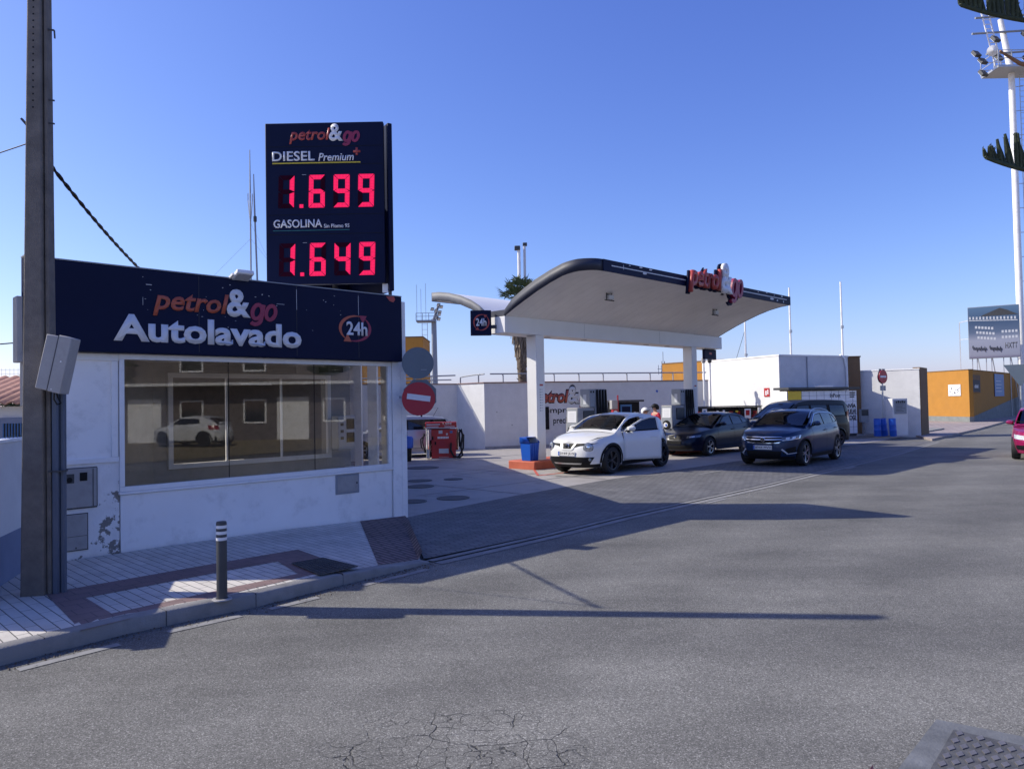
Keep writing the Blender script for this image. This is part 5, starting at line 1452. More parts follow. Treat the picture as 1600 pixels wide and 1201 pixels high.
b = MB(); b.tube([(0.66, -0.03, 0.55), (0.65, -0.08, 0.3), (0.75, -0.15, 0.1), (0.95, -0.1, 0.05), (1.05, 0.0, 0.12), (1.0, 0.0, 0.4), (1.06, 0.05, 0.8), (1.02, 0.08, 1.0), (0.95, 0.08, 0.9), (0.96, 0.05, 0.4)], 0.035, 8)
b.tube([(0.95, 0.1, 1.0), (1.1, 0.05, 0.8), (1.08, 0.05, 0.35), (0.9, 0.0, 0.05)], 0.03, 8); b.build("hose", M['rubber'], vc)
b = MB(); b.tube([(-0.2, -0.05, 0.85), (-0.36, -0.08, 0.7), (-0.34, -0.1, 0.42), (-0.22, -0.1, 0.3), (-0.3, -0.05, 0.6), (-0.24, -0.05, 0.9)], 0.022, 8); b.build("hose", M['rubber'], vc)
bb_ = thing("litter_bin", "blue topped black bin half hidden by the car wash corner", "bin", (-3.55, 24.6, 0.02), 0)
MB().lathe([(0.0001, 0), (0.16, 0), (0.18, 0.42), (0.0001, 0.43)], 16).build("base", M['black'], bb_)
MB().lathe([(0.2, 0.43), (0.23, 0.46), (0.24, 0.75), (0.2, 0.82), (0.05, 0.84), (0.0001, 0.84)], 16).build("top", M['blue'], bb_)

# ------------------------------------------------------------------ far right: ochre wall, billboard, masts
ow = thing("ochre_wall", "bright ochre boundary wall with grey plinth under the billboard", "wall", (29.6, 47.9, 0.05))
for nm, p, q in (("wall", (0, 0), (-0.9, 6.2)), ("wall", (0.0, 0), (22, 24))):
    p, q = Vector((*p, 0)), Vector((*q, 0)); d = q - p; uu = d.normalized(); n_ = Vector((-uu.y, uu.x, 0)) if nm == "x" else (Vector((uu.y, -uu.x, 0)) if d.x < 0 else Vector((-uu.y, uu.x, 0)))
    mt = Matrix(((uu.x, n_.x, 0, p.x), (uu.y, n_.y, 0, p.y), (0, 0, 1, 0), (0, 0, 0, 1)))
    x0 = 0.0 if d.x < 0 else 0.32
    MB().box(x0, d.length, 0.0, 0.3, 0.38, 3.42, mt).build("wall", M['orange'], ow)
    MB().box(x0, d.length, -0.02, 0.32, 0.0, 0.378, mt).build("plinth", M['greybase'], ow)
    MB().box(x0, d.length, -0.03, 0.33, 3.422, 3.47, mt).build("coping", M['brown'], ow)
    if d.x > 0:
        MB().add([mt @ Vector(v) for v in ((1.0, -0.026, 0.38), (26, -0.026, 0.38), (26, -0.026, 2.1), (12, -0.026, 1.15), (6, -0.026, 0.72))], [(0, 1, 2, 3, 4)]).build("sloping_plinth", M['greybase'], ow, smooth=False)
def on_ochre(s):
    d = Vector((22, 24, 0)).normalized(); return Vector((29.6, 47.9, 0.05)) + d * s, math.atan2(d.y, d.x)
p_, a_ = on_ochre(0.5)
w1 = thing("wall_sign", "dark weathered sign board on the shaded ochre wall near its corner", "sign", p_, a_)
MB().box(0.1, 2.7, -0.06, -0.03, 1.95, 3.12).build("panel", M['navy'], w1); MB().box(0.1, 2.75, -0.064, -0.0605, 2.78, 3.12).build("top_strip", M['brown'], w1); MB().box(0.1, 2.75, -0.064, -0.0605, 1.93, 2.02).build("bottom_strip", M['brown'], w1)
b = MB()
for i in range(6): b.box(0.9 + i * 0.2, 1.04 + i * 0.2, -0.064, -0.0605, 2.25, 2.42 + 0.06 * (i % 2))
b.build("print_mark", M['lgrey'], w1)
p_, a_ = on_ochre(8.3)
w2 = thing("wall_sign", "pale blue board on the shaded ochre wall near the give way post", "sign", p_, a_)
MB().box(0, 3.6, -0.06, -0.03, 1.65, 3.3).build("panel", M['bluesign'], w2)
b = MB()
for i in range(4): b.box(0.5, 2.6 - 0.2 * (i % 2), -0.064, -0.0605, 2.0 + i * 0.25, 2.04 + i * 0.25)
b.build("print_line", M['lgrey'], w2)
dL = Vector((-0.9, 6.2, 0)).normalized()
w3 = thing("wall_notice", "small white notice with black marks on the sunlit ochre wall", "sign", Vector((29.6, 47.9, 0.05)) + dL * 1.05, math.atan2(-dL.y, -dL.x))
MB().box(-0.75, 0.35, -0.04, -0.01, 1.75, 2.5).build("panel", M['txt_white'], w3)
b = MB(); random.seed(21)
for i in range(14): x = random.uniform(-0.65, 0.2); z = random.uniform(1.85, 2.35); b.box(x, x + 0.09, -0.045, -0.041, z, z + 0.05)
b.build("print_mark", M['txt_black'], w3)
# give way sign seen from behind
gw = thing("give_way_sign", "dark back of a triangular give way sign on a grey post by the ochre wall", "road sign", (34.4, 50.0, 0.09), R(-35))
MB().cyl((0, 0, 0), (0, 0, 3.6), 0.06, n=10).build("post", M['steel'], gw)
MB().prism([(-0.95, -3.75), (0.95, -3.75), (0.1, -2.35), (-0.1, -2.35)], -0.01, 0.01, Matrix.Translation((0, -0.08, 0)) @ Matrix.Rotation(R(-90), 4, 'X')).build("triangle_back", M['sign_back'], gw, bevel=0.004)
# billboard
bbd = thing("billboard", "large dark blue and white picture billboard on steel legs above the ochre wall", "billboard", (37.3, 60.2, 0), R(-34)); bbd.scale = (0.73, 1, 1)
BWd = 4.75
pn = MB().box(0, BWd, 0, 0.12, 4.75, 8.95).build("panel", M['mgrey'], bbd)
def bb_mat():
    m, t, p = new_mat("billboard_print"); L = t.links.new; N = t.nodes.new
    tc = N("ShaderNodeTexCoord"); sp_ = N("ShaderNodeSeparateXYZ"); L(tc.outputs["Object"], sp_.inputs[0])
    r = N("ShaderNodeValToRGB"); mr = N("ShaderNodeMapRange"); mr.inputs["From Min"].default_value = 4.75; mr.inputs["From Max"].default_value = 8.95
    L(sp_.outputs["Z"], mr.inputs[0]); L(mr.outputs[0], r.inputs[0])
    e = r.color_ramp.elements
    e[0].position, e[0].color = 0.0, (0.12, 0.1, 0.16, 1); e[1].position, e[1].color = 1.0, (0.09, 0.17, 0.28, 1)
    for pos, c in ((0.06, (0.26, 0.27, 0.34)), (0.35, (0.3, 0.32, 0.4)), (0.5, (0.1, 0.14, 0.22)), (0.72, (0.045, 0.085, 0.16))):
        x = e.new(pos); x.color = (*c, 1)
    L(r.outputs[0], p.inputs["Base Color"]); p.inputs["Roughness"].default_value = 0.5
    return m
b = MB(); b.box(0.04, BWd - 0.04, -0.012, -0.001, 4.8, 8.9); b.build("picture", bb_mat(), pn, smooth=False)
b = MB()
for i in range(14): x = 0.12 + i * 0.32; z = 7.95 - i * 0.012; b.box(x, x + 0.16, -0.018, -0.0125, z, z + 0.22); b.box(x, x + 0.3, -0.018, -0.0125, z - 0.12, z - 0.05)
for i in range(6):
    for j in range(3): x = 0.65 + i * 0.3 + j * 0.1; z = 7.2 - j * 0.42 - i * 0.03; b.box(x, x + 0.2, -0.018, -0.0125, z, z + 0.2)
for i in range(5): x = 3.1 + i * 0.31; b.box(x, x + 0.2, -0.018, -0.0125, 6.75, 6.95); b.box(x, x + 0.2, -0.018, -0.0125, 6.3, 6.5)
b.build("printed_house", M['lgrey'], pn)
b = MB(); b.prism([(1.4, -8.25), (2.2, -8.5), (3.0, -8.75), (3.7, -8.55), (4.4, -8.25), (4.7, -8.15), (1.2, -8.15)], 0.0, 0.004, Matrix.Translation((0, -0.018, 0)) @ Matrix.Rotation(R(-90), 4, 'X')); b.build("printed_hill", M['dgrey'], pn)
b = MB()
for a0, a1, z in ((0.35, 1.7, 5.6), (1.95, 3.1, 5.55)):
    b.tube([(a0 + (a1 - a0) * k / 60, -0.02, z + 0.15 * math.sin(k * 0.9) * (1.6 if k % 17 < 4 else 0.8) - 0.002 * k) for k in range(61)], 0.022, 4)
b.build("script_lettering", M['dgrey'], pn)
text("lettering", "HXTT", M['dgrey'], pn, (3.4, 4.5, 5.5, 5.95), -0.013, 0.004, 0.01)
b = MB()
for x in (0.3, 0.75, 1.6, 2.1, 3.2, 3.8, 4.5): b.bar((x, 0.3, 0), (x, 0.2, 5.4), 0.09)
for x in (0.75, 2.1, 3.8): b.bar((x + 0.9, 2.2, 0), (x, 0.3, 5.2), 0.07)
b.build("leg", M['steel'], bbd)
b = MB(); b.bar((-0.85, 0.4, 0), (-0.85, 0.4, 7.8), 0.1); b.bar((-0.85, 0.4, 7.8), (0, 0.1, 7.9), 0.06); b.bar((-0.85, 0.4, 6.4), (0, 0.1, 6.4), 0.05); b.build("side_frame", M['lgrey'], bbd)

def ladder(m, x, y, z0, z1, w_=0.4, step=0.4):
    m.bar((x - w_ / 2, y, z0), (x - w_ / 2, y, z1), 0.05); m.bar((x + w_ / 2, y, z0), (x + w_ / 2, y, z1), 0.05)
    z = z0
    while z < z1: m.bar((x - w_ / 2, y, z), (x + w_ / 2, y, z), 0.03); z += step
def flood(par, x, y, z, rz, s=0.5, mtl='dgrey'):
    mt = Matrix.Translation((x, y, z)) @ Matrix.Rotation(rz, 4, 'Z') @ Matrix.Rotation(R(35), 4, 'X')
    b = MB(); b.box(-s / 2, s / 2, -s * 0.2, s * 0.2, -s / 2, s / 2, mt); o = b.build("floodlight", M[mtl], par, bevel=0.04)
    b = MB(); b.box(-s * 0.42, s * 0.42, -s * 0.24, -s * 0.205, -s * 0.42, s * 0.42, mt); b.build("lens", M['lamp'], o)
rm = thing("floodlight_mast", "tall white stadium floodlight mast with ladder and platform beside the billboard", "light mast", (41.45, 60, 0), 0)
MB().cyl((0, 0, 0), (0, 0, 28.2), 0.27, 0.23, 20).build("mast", M['panel'], rm)
MB().cyl((0, 0, 28.2), (-0.75, 0, 32.6), 0.27, 0.2, 16).build("top_mast", M['panel'], rm)
b = MB(); b.box(-1.9, 2.6, -1.3, 0.9, 28.1, 28.25)
for i in range(12): b.box(-1.85, 2.55, -1.25 + i * 0.18, -1.2 + i * 0.18, 28.26, 28.3)
pf_ = b.build("platform", M['steel'], rm)
b = MB()
for x in (-1.9, -0.8, 0.4, 1.5, 2.6):
    for y in (-1.3, 0.9): b.bar((x, y, 28.2), (x, y, 29.5), 0.06)
for z in (28.8, 29.45):
    for y in (-1.3, 0.9): b.bar((-1.9, y, z), (2.6, y, z), 0.05)
    b.bar((-1.9, -1.3, z), (-1.9, 0.9, z), 0.05)
b.build("handrail", M['steel'], pf_)
b = MB(); ladder(b, 0.85, -0.1, 0.5, 28.0, 0.55, 0.45)
for z in range(3, 28, 2): b.bar((0.3, 0, z), (0.85, -0.1, z), 0.05); b.bar((1.5, -0.6, z), (1.5, -0.6, z + 2), 0.03); b.bar((1.12, -0.1, z), (1.5, -0.6, z), 0.03)
b.build("ladder", M['steel'], rm)
b = MB(); b.bar((-1.5, -0.4, 28.3), (-2.6, -0.3, 33.5), 0.08); b.bar((-1.0, -0.4, 28.3), (-2.0, -0.3, 33.5), 0.08)
for k in range(13): z = 28.6 + k * 0.38; t = (z - 28.3) / 5.2; b.bar((-1.5 - 1.1 * t, -0.4, z), (-1.0 - 1.0 * t, -0.4, z), 0.05)
b.build("upper_ladder", M['panel'], rm)
for z, x0 in ((31.3, -3.3), (32.6, -3.0), (29.6, -2.2)):
    b = MB(); b.tube([(x0, -0.3, z), (3.4, -0.3, z + 0.3)], 0.09, 8); cb_ = b.build("cross_arm", M['mgrey'], rm)
for x, z in ((-3.2, 29.5), (-2.7, 28.9), (-2.7, 27.9), (-1.6, 30.7), (0.9, 31.0), (0.9, 29.0), (-1.4, 29.2), (2.4, 31.0)):
    flood(rm, x, -0.6, z, R(200), 0.62)
b = MB(); b.lathe([(0.0001, 0.18), (0.4, 0.0), (0.42, 0.02), (0.0001, 0.2)], 20, Matrix.Translation((-2.15, -1.0, 29.55)) @ Matrix.Rotation(R(110), 4, 'X') @ Matrix.Rotation(R(-15), 4, 'Y')); b.build("dish", M['panel'], rm)

lm = thing("floodlight_mast", "distant grey stadium floodlight mast with leaning lamp head beyond the round sign back", "light mast", (-7.3, 70, 0), 0)
MB().cyl((0, 0, 0), (0, 0, 10.0), 0.32, 0.24, 14).build("mast", M['mgrey'], lm)
MB().cyl((0, 0, 9.9), (0.45, 0, 11.3), 0.16, 0.12, 10).build("top_mast", M['mgrey'], lm)
b = MB(); b.box(-1.6, 0.2, -0.7, 0.5, 9.7, 9.85)
for x in (-1.6, -1.0, -0.4, 0.2): b.bar((x, -0.7, 9.8), (x, -0.7, 10.5), 0.05)
for z in (10.2, 10.5): b.bar((-1.6, -0.7, z), (0.2, -0.7, z), 0.04)
b.build("platform", M['mgrey'], lm)
b = MB(); ladder(b, -0.85, -0.2, 2, 9.6, 0.5, 0.5); b.build("ladder", M['steel'], lm)
b = MB()
for x, z in ((-1.6, 13.3), (-1.2, 12.9), (-0.75, 13.4)): b.bar((x, 0, 9.8), (x, 0, z), 0.03)
b.build("aerial", M['mgrey'], lm)
for x, z in ((0.5, 11.3), (0.75, 11.1), (0.25, 10.75), (0.6, 10.6), (0.55, 10.4), (0.3, 10.1), (0.5, 9.95), (-0.1, 10.9)): flood(lm, x, -0.3, z, R(30), 0.33)

for nm, x, h, r, lab in (("antenna", -21.15, 23.0, 0.07, "tall thin radio antenna with cage and guy wires behind the car wash roof"), ("antenna", -20.55, 21.0, 0.08, "slightly shorter antenna mast leaning beside the tallest antenna")):
    an = thing(nm, lab, "antenna", (x + (0.05 if h > 22 else 0.3), 60, 0), 0)
    lean = 0.0 if h > 22 else -0.55
    MB().tube([(0, 0, 0), (lean * 0.9, 0, h * 0.85), (lean, 0, h)], [r, r * 0.9, r * 0.45], 6).build("mast", M['mgrey'], an)
    b = MB()
    if h > 22:
        for k in range(6):
            a = k * math.pi / 3; b.bar((0.05 * math.cos(a), 0.05 * math.sin(a), 17.2), (0.2 * math.cos(a), 0.2 * math.sin(a), 18.8), 0.03); b.bar((0.2 * math.cos(a), 0.2 * math.sin(a), 18.8), (0.2 * math.cos(a), 0.2 * math.sin(a), 19.4), 0.03)
        b.build("cage", M['lgrey'], an)
        b = MB()
        for q, zt in (((-9, 2, 8.0), 15.7), ((-7, -2, 8.5), 12.0), ((6, 0, 8.0), 15.7), ((5, 3, 11), 12.5), ((4, -1, 9), 17)): b.bar((0, 0, zt), q, 0.012)
        b.build("guy_wire", M['mgrey'], an)
    else:
        b.lathe([(0.0001, 17.0), (0.14, 17.1), (0.14, 17.5), (0.0001, 17.6)], 8, Matrix.Translation((lean * 0.85, 0, 0))); b.build("joint", M['dgrey'], an)
for px, (x, y, h), lab in ((0, (14.3, 45, 6.6), "thin white pole above the white kiosk, leftmost of three"), (1, (17.05, 45, 8.6), "thin white pole above the white kiosk, middle of three"), (2, (20.2, 45, 8.9), "thin white pole above the kiosk's right corner")):
    fpn = thing("thin_pole", lab, "pole", (x, y, 0), 0, "thin white poles behind the kiosk")
    MB().cyl((0, 0, 0), (-0.02, 0, h), 0.08, 0.05, 8).build("pole", M['panel'], fpn)
    MB().cyl((0, 0, h * 0.68), (0, 0, h * 0.7), 0.1, 0.1, 8).build("collar", M['steel'], fpn)
rc = rope("guy_line", (14.25, 45, 6.0), (13.4, 45, 3.4), 0.0, 0.012, "thin guy line slanting down from the leftmost thin pole", "cable", twist=False)
cp = thing("camera_pole", "pale twin pole with cameras on top behind the palm crown", "camera pole", (0.7, 44, 0), 0)
MB().cyl((-0.14, 0, 0), (-0.14, 0, 11.2), 0.12, 0.1, 10).build("pole", M['panel'], cp); MB().cyl((0.16, 0, 0), (0.2, 0, 11.3), 0.1, 0.08, 10).build("pole", M['lgrey'], cp)
b = MB(); b.box(-0.4, -0.06, -0.2, 0.1, 11.0, 11.25); b.box(0.1, 0.36, -0.1, 0.1, 11.25, 11.45); b.build("camera", M['dgrey'], cp, bevel=0.03)
rt_ = thing("radio_mast", "distant lattice radio mast above the wall beside the far column", "antenna", (16.0, 78, 0), 0)
b = MB()
for x in (-0.3, 0.3): b.bar((x, 0, 0), (x * 0.4, 0, 6.0), 0.08)
for k in range(9): z = 1 + k * 0.55; b.bar((-0.25, 0, z), (0.2, 0, z + 0.5), 0.05)
b.bar((0, 0, 6), (0, 0, 7.0), 0.05); b.bar((-0.6, 0, 5.2), (0.5, 0, 5.2), 0.05); b.bar((-0.5, 0, 4.6), (-0.5, 0, 5.6), 0.05); b.bar((0.45, 0, 4.5), (0.45, 0, 5.8), 0.05)
b.build("lattice", M['mgrey'], rt_)

# ================================================================== CARS
def lerp_tab(tab, x):
    if x <= tab[0][0]: return tab[0][1]
    for (a, u), (b_, v) in zip(tab, tab[1:]):
        if x <= b_: return u + (v - u) * (x - a) / (b_ - a)
    return tab[-1][1]
def smooth_tab(tab, x, w_=0.09):
    return sum(lerp_tab(tab, x + k * w_ / 3) for k in range(-3, 4)) / 7

def squash(sp, k, z0=1.0):
    f = lambda z: z if z < z0 else z0 + (z - z0) * k
    sp['roof'] = [(a, f(z)) for a, z in sp['roof']]
    sp['wins'] = [[(a, f(z)) for a, z in q] for q in sp['wins']]
    sp['surround'] = [(a, f(z)) for a, z in sp['surround']]
    if 'chrome_line' in sp: sp['chrome_line'] = [(a, f(z)) for a, z in sp['chrome_line']]
    return sp
class Car:
    """body in local axes: front +x, left +y. Every panel is sampled from the same analytic surface."""
    def __init__(s, sp):
        s.__dict__.update(sp)
        s.half = s.L / 2
        s.xf = s.half - s.fo; s.xr = s.xf - s.wb
        s._c = {}
    def ztop(s, x): return smooth_tab(s.top, s.half - x)
    def wprof(s, v): return smooth_tab(s.wp, v, 0.06)
    def lf(s, v): return s.half + smooth_tab(s.fp, v, 0.06)
    def lr(s, v): return s.half + smooth_tab(s.rp, v, 0.06)
    def pt(s, xi, eta, z):
        """xi,eta on the unit superellipse at height z -> (x,y)"""
        xn = xi * s.half
        v = max(0, min(1, (z - s.gc) / (s.ztop(xn) - s.gc)))
        a, b_ = s.lf(v), s.lr(v)
        x = (a if xi > 0 else b_) * xi
        return x, s.W / 2 * s.wprof(v) * eta
    def samples(s):
        if 'smp' in s._c: return s._c['smp']
        f = []
        for e in (0, 0.15, 0.3, 0.45, 0.58, 0.68, 0.76, 0.83, 0.88, 0.92, 0.95):
            f.append(((1 - e ** s.nf) ** (1 / s.nf), e))
        x0 = f[-1][0]
        r = [(-(1 - e ** s.nr) ** (1 / s.nr), e) for e in (0, 0.2, 0.4, 0.58, 0.7, 0.8, 0.87, 0.92, 0.95)]
        x1 = r[-1][0]
        n = 84
        mid = []
        for i in range(1, n):
            xi = x0 + (x1 - x0) * i / n; nn = s.nf if xi > 0 else s.nr
            mid.append((xi, (1 - abs(xi) ** nn) ** (1 / nn)))
        s._c['smp'] = f + mid + r[::-1]
        return s._c['smp']
    def outline(s, z):
        k = round(z, 3)
        if k in s._c: return s._c[k]
        P = [Vector(s.pt(xi, e, z)) for xi, e in s.samples()]
        acc = [0.0]
        for a, b_ in zip(P, P[1:]): acc.append(acc[-1] + (b_ - a).length)
        s._c[k] = (P, acc)
        return s._c[k]
    def at(s, a, z, off=0.0):
        """a = distance along the outline from the front centre (left positive); if a tuple ('r', d) from the rear centre"""
        P, acc = s.outline(z)
        if isinstance(a, tuple): a0 = a[1]; sg = 1 if a0 >= 0 else -1; t = acc[-1] - abs(a0)
        else: sg = 1 if a >= 0 else -1; t = abs(a)
        i = 0
        while i < len(acc) - 2 and acc[i + 1] < t: i += 1
        u = (t - acc[i]) / max(1e-6, acc[i + 1] - acc[i])
        p = P[i].lerp(P[i + 1], u); d = (P[i + 1] - P[i]).normalized(); n = Vector((d.y, -d.x))
        if n.dot(p) < 0: n = -n
        p = p + n * off
        return Vector((p.x, p.y * sg, z))
    def ax(s, x, z):
        """outline distance of the left side point at x"""
        P, acc = s.outline(z)
        for i in range(len(P) - 1):
            if P[i].x >= x >= P[i + 1].x:
                return acc[i] + (acc[i + 1] - acc[i]) * (P[i].x - x) / max(1e-6, P[i].x - P[i + 1].x)
        return acc[-1]
    def patch(s, mb, quad, off=0.006, n=8, m=4, side=1):
        """quad of four (a,z) corners, bilinear on the body surface"""
        rows = []
        for i in range(n + 1):
            u = i / n; r = []
            for j in range(m + 1):
                v = j / m
                w_ = [(1 - u) * (1 - v), u * (1 - v), u * v, (1 - u) * v]
                rear = isinstance(quad[0][0], tuple)
                A = sum(w_[k] * (quad[k][0][1] if rear else quad[k][0]) for k in range(4)); Z = sum(w_[k] * quad[k][1] for k in range(4))
                A *= side
                r.append(s.at(('r', A) if rear else A, Z, off))
            rows.append(r)
        mb.grid(rows)
    def xz(s, mb, quad, off=0.006, n=8, m=4, side=1):
        """quad of four (x,z) corners on the body side"""
        rows = []
        for i in range(n + 1):
            u = i / n; r = []
            for j in range(m + 1):
                v = j / m
                w_ = [(1 - u) * (1 - v), u * (1 - v), u * v, (1 - u) * v]
                X = sum(w_[k] * quad[k][0] for k in range(4)); Z = sum(w_[k] * quad[k][1] for k in range(4))
                p = s.at(s.ax(X, Z), Z, off); p.y *= side; r.append(p)
            rows.append(r)
        mb.grid(rows)
    def zr(s, x): return smooth_tab(s.roof, s.half - x, 0.07)
    def belt(s, x):
        z = s.ztop(x); xi = max(-0.97, min(0.97, x / s.half)); nn = s.nf if xi > 0 else s.nr
        return s.W / 2 * s.wprof(0.93) * (1 - abs(xi) ** nn) ** (1 / nn) - s.inset
    def ygh(s, x, z):
        zb = s.ztop(x); yb = s.belt(x)
        return yb - s.tumble * (z - zb) + 0.012 * math.sin(math.pi * min(1, max(0, (z - zb) / 0.5)))
    def roofpt(s, x, t, off=0.0):
        """point on the upper skin: t in -1..1 across"""
        zt = s.zr(x); zb = s.ztop(x); yt = max(0.05, s.ygh(x, zt) - 0.03)
        return Vector((x, yt * t, zt + s.crown * (1 - abs(t) ** 2.4) + off))
    def gh(s, mb, quad, off=0.006, n=8, m=4, side=1):
        rows = []
        for i in range(n + 1):
            u = i / n; r = []
            for j in range(m + 1):
                v = j / m
                w_ = [(1 - u) * (1 - v), u * (1 - v), u * v, (1 - u) * v]
                X = sum(w_[k] * quad[k][0] for k in range(4)); Z = sum(w_[k] * quad[k][1] for k in range(4))
                r.append(Vector((X, (s.ygh(X, Z) + off) * side, Z)))
            rows.append(r)
        mb.grid(rows)

def build_car(name, label, sp, loc, rz, group=None):
    s = Car(sp)
    car = thing(name, label, sp.get('cat', 'car'), loc, rz, group)
    pm_ = M[sp['paint']]
    ra = s.r + s.arch
    def zlow(x):
        z = s.gc
        for xw in (s.xf, s.xr):
            if abs(x - xw) < ra: z = max(z, s.r + math.sqrt(ra * ra - (x - xw) ** 2))
        return z
    body, trim = MB(), MB()
    smp = s.samples(); NV = 16
    door = sp.get('open_door')
    def colpts(xi, e):
        xn = xi * s.half; zt = s.ztop(xn); zl = zlow(xn) if e > 0.72 else s.gc
        zl = min(zl, zt - 0.06)
        pts = []
        for k in range(NV + 1):
            z = zl + (zt - zl) * k / NV; x, y = s.pt(xi, e, z); pts.append(Vector((x, y, z)))
        return pts
    cols = [colpts(xi, e) for xi, e in smp]
    for sd in (1, -1):
        for i in range(len(cols) - 1):
            a, b_ = cols[i], cols[i + 1]
            for k in range(NV):
                q = [a[k], b_[k], b_[k + 1], a[k + 1]]
                c = sum(q, Vector()) / 4
                if door and sd == 1 and door[0] < c.x < door[1] and door[2] < c.z and abs(c.y) > 0.3: continue
                tgt = trim if c.z < s.clad(c.x) else body
                tgt.add([Vector((p.x, p.y * sd, p.z)) for p in q], [(0, 1, 2, 3)])
    # deck: bonnet, cowl and tail
    rows = []
    for c in cols:
        p = c[-1]; rows.append([Vector((p.x, p.y * t, p.z + s.hood * (1 - abs(t) ** 2.2))) for t in [k / 7 for k in range(-7, 8)]])
    body.grid(rows)
    # greenhouse shell
    N = 46
    xw0_, xw1_ = s.half - s.ws[0], s.half - s.ws[1]
    xa, xb = s.half - s.roof[0][0], s.half - s.roof[-1][0]
    ring = []
    for i in range(N + 1):
        x = xa + (xb - xa) * i / N
        zt = s.zr(x); zb = s.ztop(x) - 0.03
        hp = []
        for k in range(7):
            z = zb + (zt - zb) * k / 6; hp.append(Vector((x, s.ygh(x, z), z)))
        R_ = [s.roofpt(x, t) for t in (1.0, 0.85, 0.6, 0.3, 0)]
        left = hp + R_
        ring.append(left + [Vector((p.x, -p.y, p.z)) for p in left[-2::-1]])
    shell = MB()
    for i in range(N):
        for k in range(len(ring[0]) - 1):
            q = [ring[i][k], ring[i][k + 1], ring[i + 1][k + 1], ring[i + 1][k]]
            c = sum(q, Vector()) / 4
            if sp.get('see_in', True) and 7 <= k <= 14 and xw1_ + 0.02 < min(p.x for p in q) and max(p.x for p in q) < xw0_ - 0.02: continue
            if door and c.y > 0.3 and k < 6 and door[3] < c.x < door[1] and c.z < s.zr(c.x) - 0.05: continue
            shell.add(q, [(0, 1, 2, 3)])
    body.add(shell.v, shell.f)
    def weld(mb, nm, mt, par):
        o = mb.build(nm, mt, par, smooth=False)
        bm = bmesh.new(); bm.from_mesh(o.data)
        bmesh.ops.remove_doubles(bm, verts=bm.verts, dist=0.0008)
        bmesh.ops.recalc_face_normals(bm, faces=bm.faces)
        bm.to_mesh(o.data); bm.free()
        for p in o.data.polygons: p.use_smooth = True
        o.data.set_sharp_from_angle(angle=R(42))
        return o
    bd = weld(body, "body", pm_, car)
    if trim.v: weld(trim, "lower_trim", M['black'], car)
    # underbody and wheel wells
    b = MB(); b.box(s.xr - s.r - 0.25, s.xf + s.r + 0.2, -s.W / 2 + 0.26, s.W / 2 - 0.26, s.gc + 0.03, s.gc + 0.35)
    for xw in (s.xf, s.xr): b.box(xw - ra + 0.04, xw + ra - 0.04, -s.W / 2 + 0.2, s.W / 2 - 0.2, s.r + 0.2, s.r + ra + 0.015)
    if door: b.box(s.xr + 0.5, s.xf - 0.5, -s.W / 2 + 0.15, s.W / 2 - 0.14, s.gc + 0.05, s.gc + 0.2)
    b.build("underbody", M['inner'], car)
    if door:
        b = MB()
        b.box(door[0] - 0.2, door[0] + 0.45, 0.12, 0.62, s.gc + 0.2, 0.78)
        b.box(door[0] - 0.25, door[0] - 0.02, 0.14, 0.6, 0.5, 1.18); b.box(door[0] - 0.2, door[0] - 0.05, 0.25, 0.48, 1.18, 1.36)
        b.build("seat", M['darkcloth'], car, bevel=0.04)
        b = MB(); b.box(door[1] - 0.2, door[1] + 0.1, -0.6, 0.62, 0.55, 0.92); b.build("dashboard", M['inner'], car, bevel=0.04)
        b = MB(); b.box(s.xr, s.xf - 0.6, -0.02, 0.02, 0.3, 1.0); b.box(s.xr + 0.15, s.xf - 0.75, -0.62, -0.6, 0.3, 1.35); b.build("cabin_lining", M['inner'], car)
    # glass
    xw0, xw1 = s.half - s.ws[0], s.half - s.ws[1]
    b = MB(); rows = []
    for i in range(11):
        x = xw0 + (xw1 - xw0) * i / 10
        tt_ = s.wst[0] + (s.wst[1] - s.wst[0]) * i / 10
        rows.append([s.roofpt(x, t * tt_, 0.007) for t in [k / 8 for k in range(-8, 9)]])
    b.grid(rows); wsn = b.build("windscreen", M['windscreen'], car)
    # cabin seen through it: dark shelf over the dash, steering wheel, seats with headrests
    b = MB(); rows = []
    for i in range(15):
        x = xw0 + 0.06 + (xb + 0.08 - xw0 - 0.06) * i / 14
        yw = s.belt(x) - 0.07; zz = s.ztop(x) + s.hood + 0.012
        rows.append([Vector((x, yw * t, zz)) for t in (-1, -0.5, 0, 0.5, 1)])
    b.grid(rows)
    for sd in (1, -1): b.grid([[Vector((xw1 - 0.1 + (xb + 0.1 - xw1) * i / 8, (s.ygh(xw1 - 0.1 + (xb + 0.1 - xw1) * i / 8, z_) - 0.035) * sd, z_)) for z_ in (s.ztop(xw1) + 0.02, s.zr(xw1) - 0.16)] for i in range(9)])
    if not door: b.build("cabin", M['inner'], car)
    b = MB(); zs_ = s.ztop(xw1) + s.hood
    for sd in (1, -1):
        b.box(xw1 - 0.75, xw1 - 0.62, 0.36 * sd - 0.22, 0.36 * sd + 0.22, zs_ + 0.0, zs_ + 0.12); b.box(xw1 - 0.73, xw1 - 0.64, 0.36 * sd - 0.12, 0.36 * sd + 0.12, zs_ + 0.15, zs_ + 0.31)
    b.build("headrest", M['dgrey'], car, bevel=0.03)
    b = MB(); mtx_ = Matrix.Translation((xw1 + 0.02, 0.36, zs_ + 0.02)) @ Matrix.Rotation(R(65), 4, 'Y')
    b.tube([mtx_ @ Vector((0.17 * math.cos(a_), 0.17 * math.sin(a_), 0)) for a_ in [k * math.pi / 10 for k in range(21)]], 0.016, 6); b.build("steering_wheel", M['black'], car)
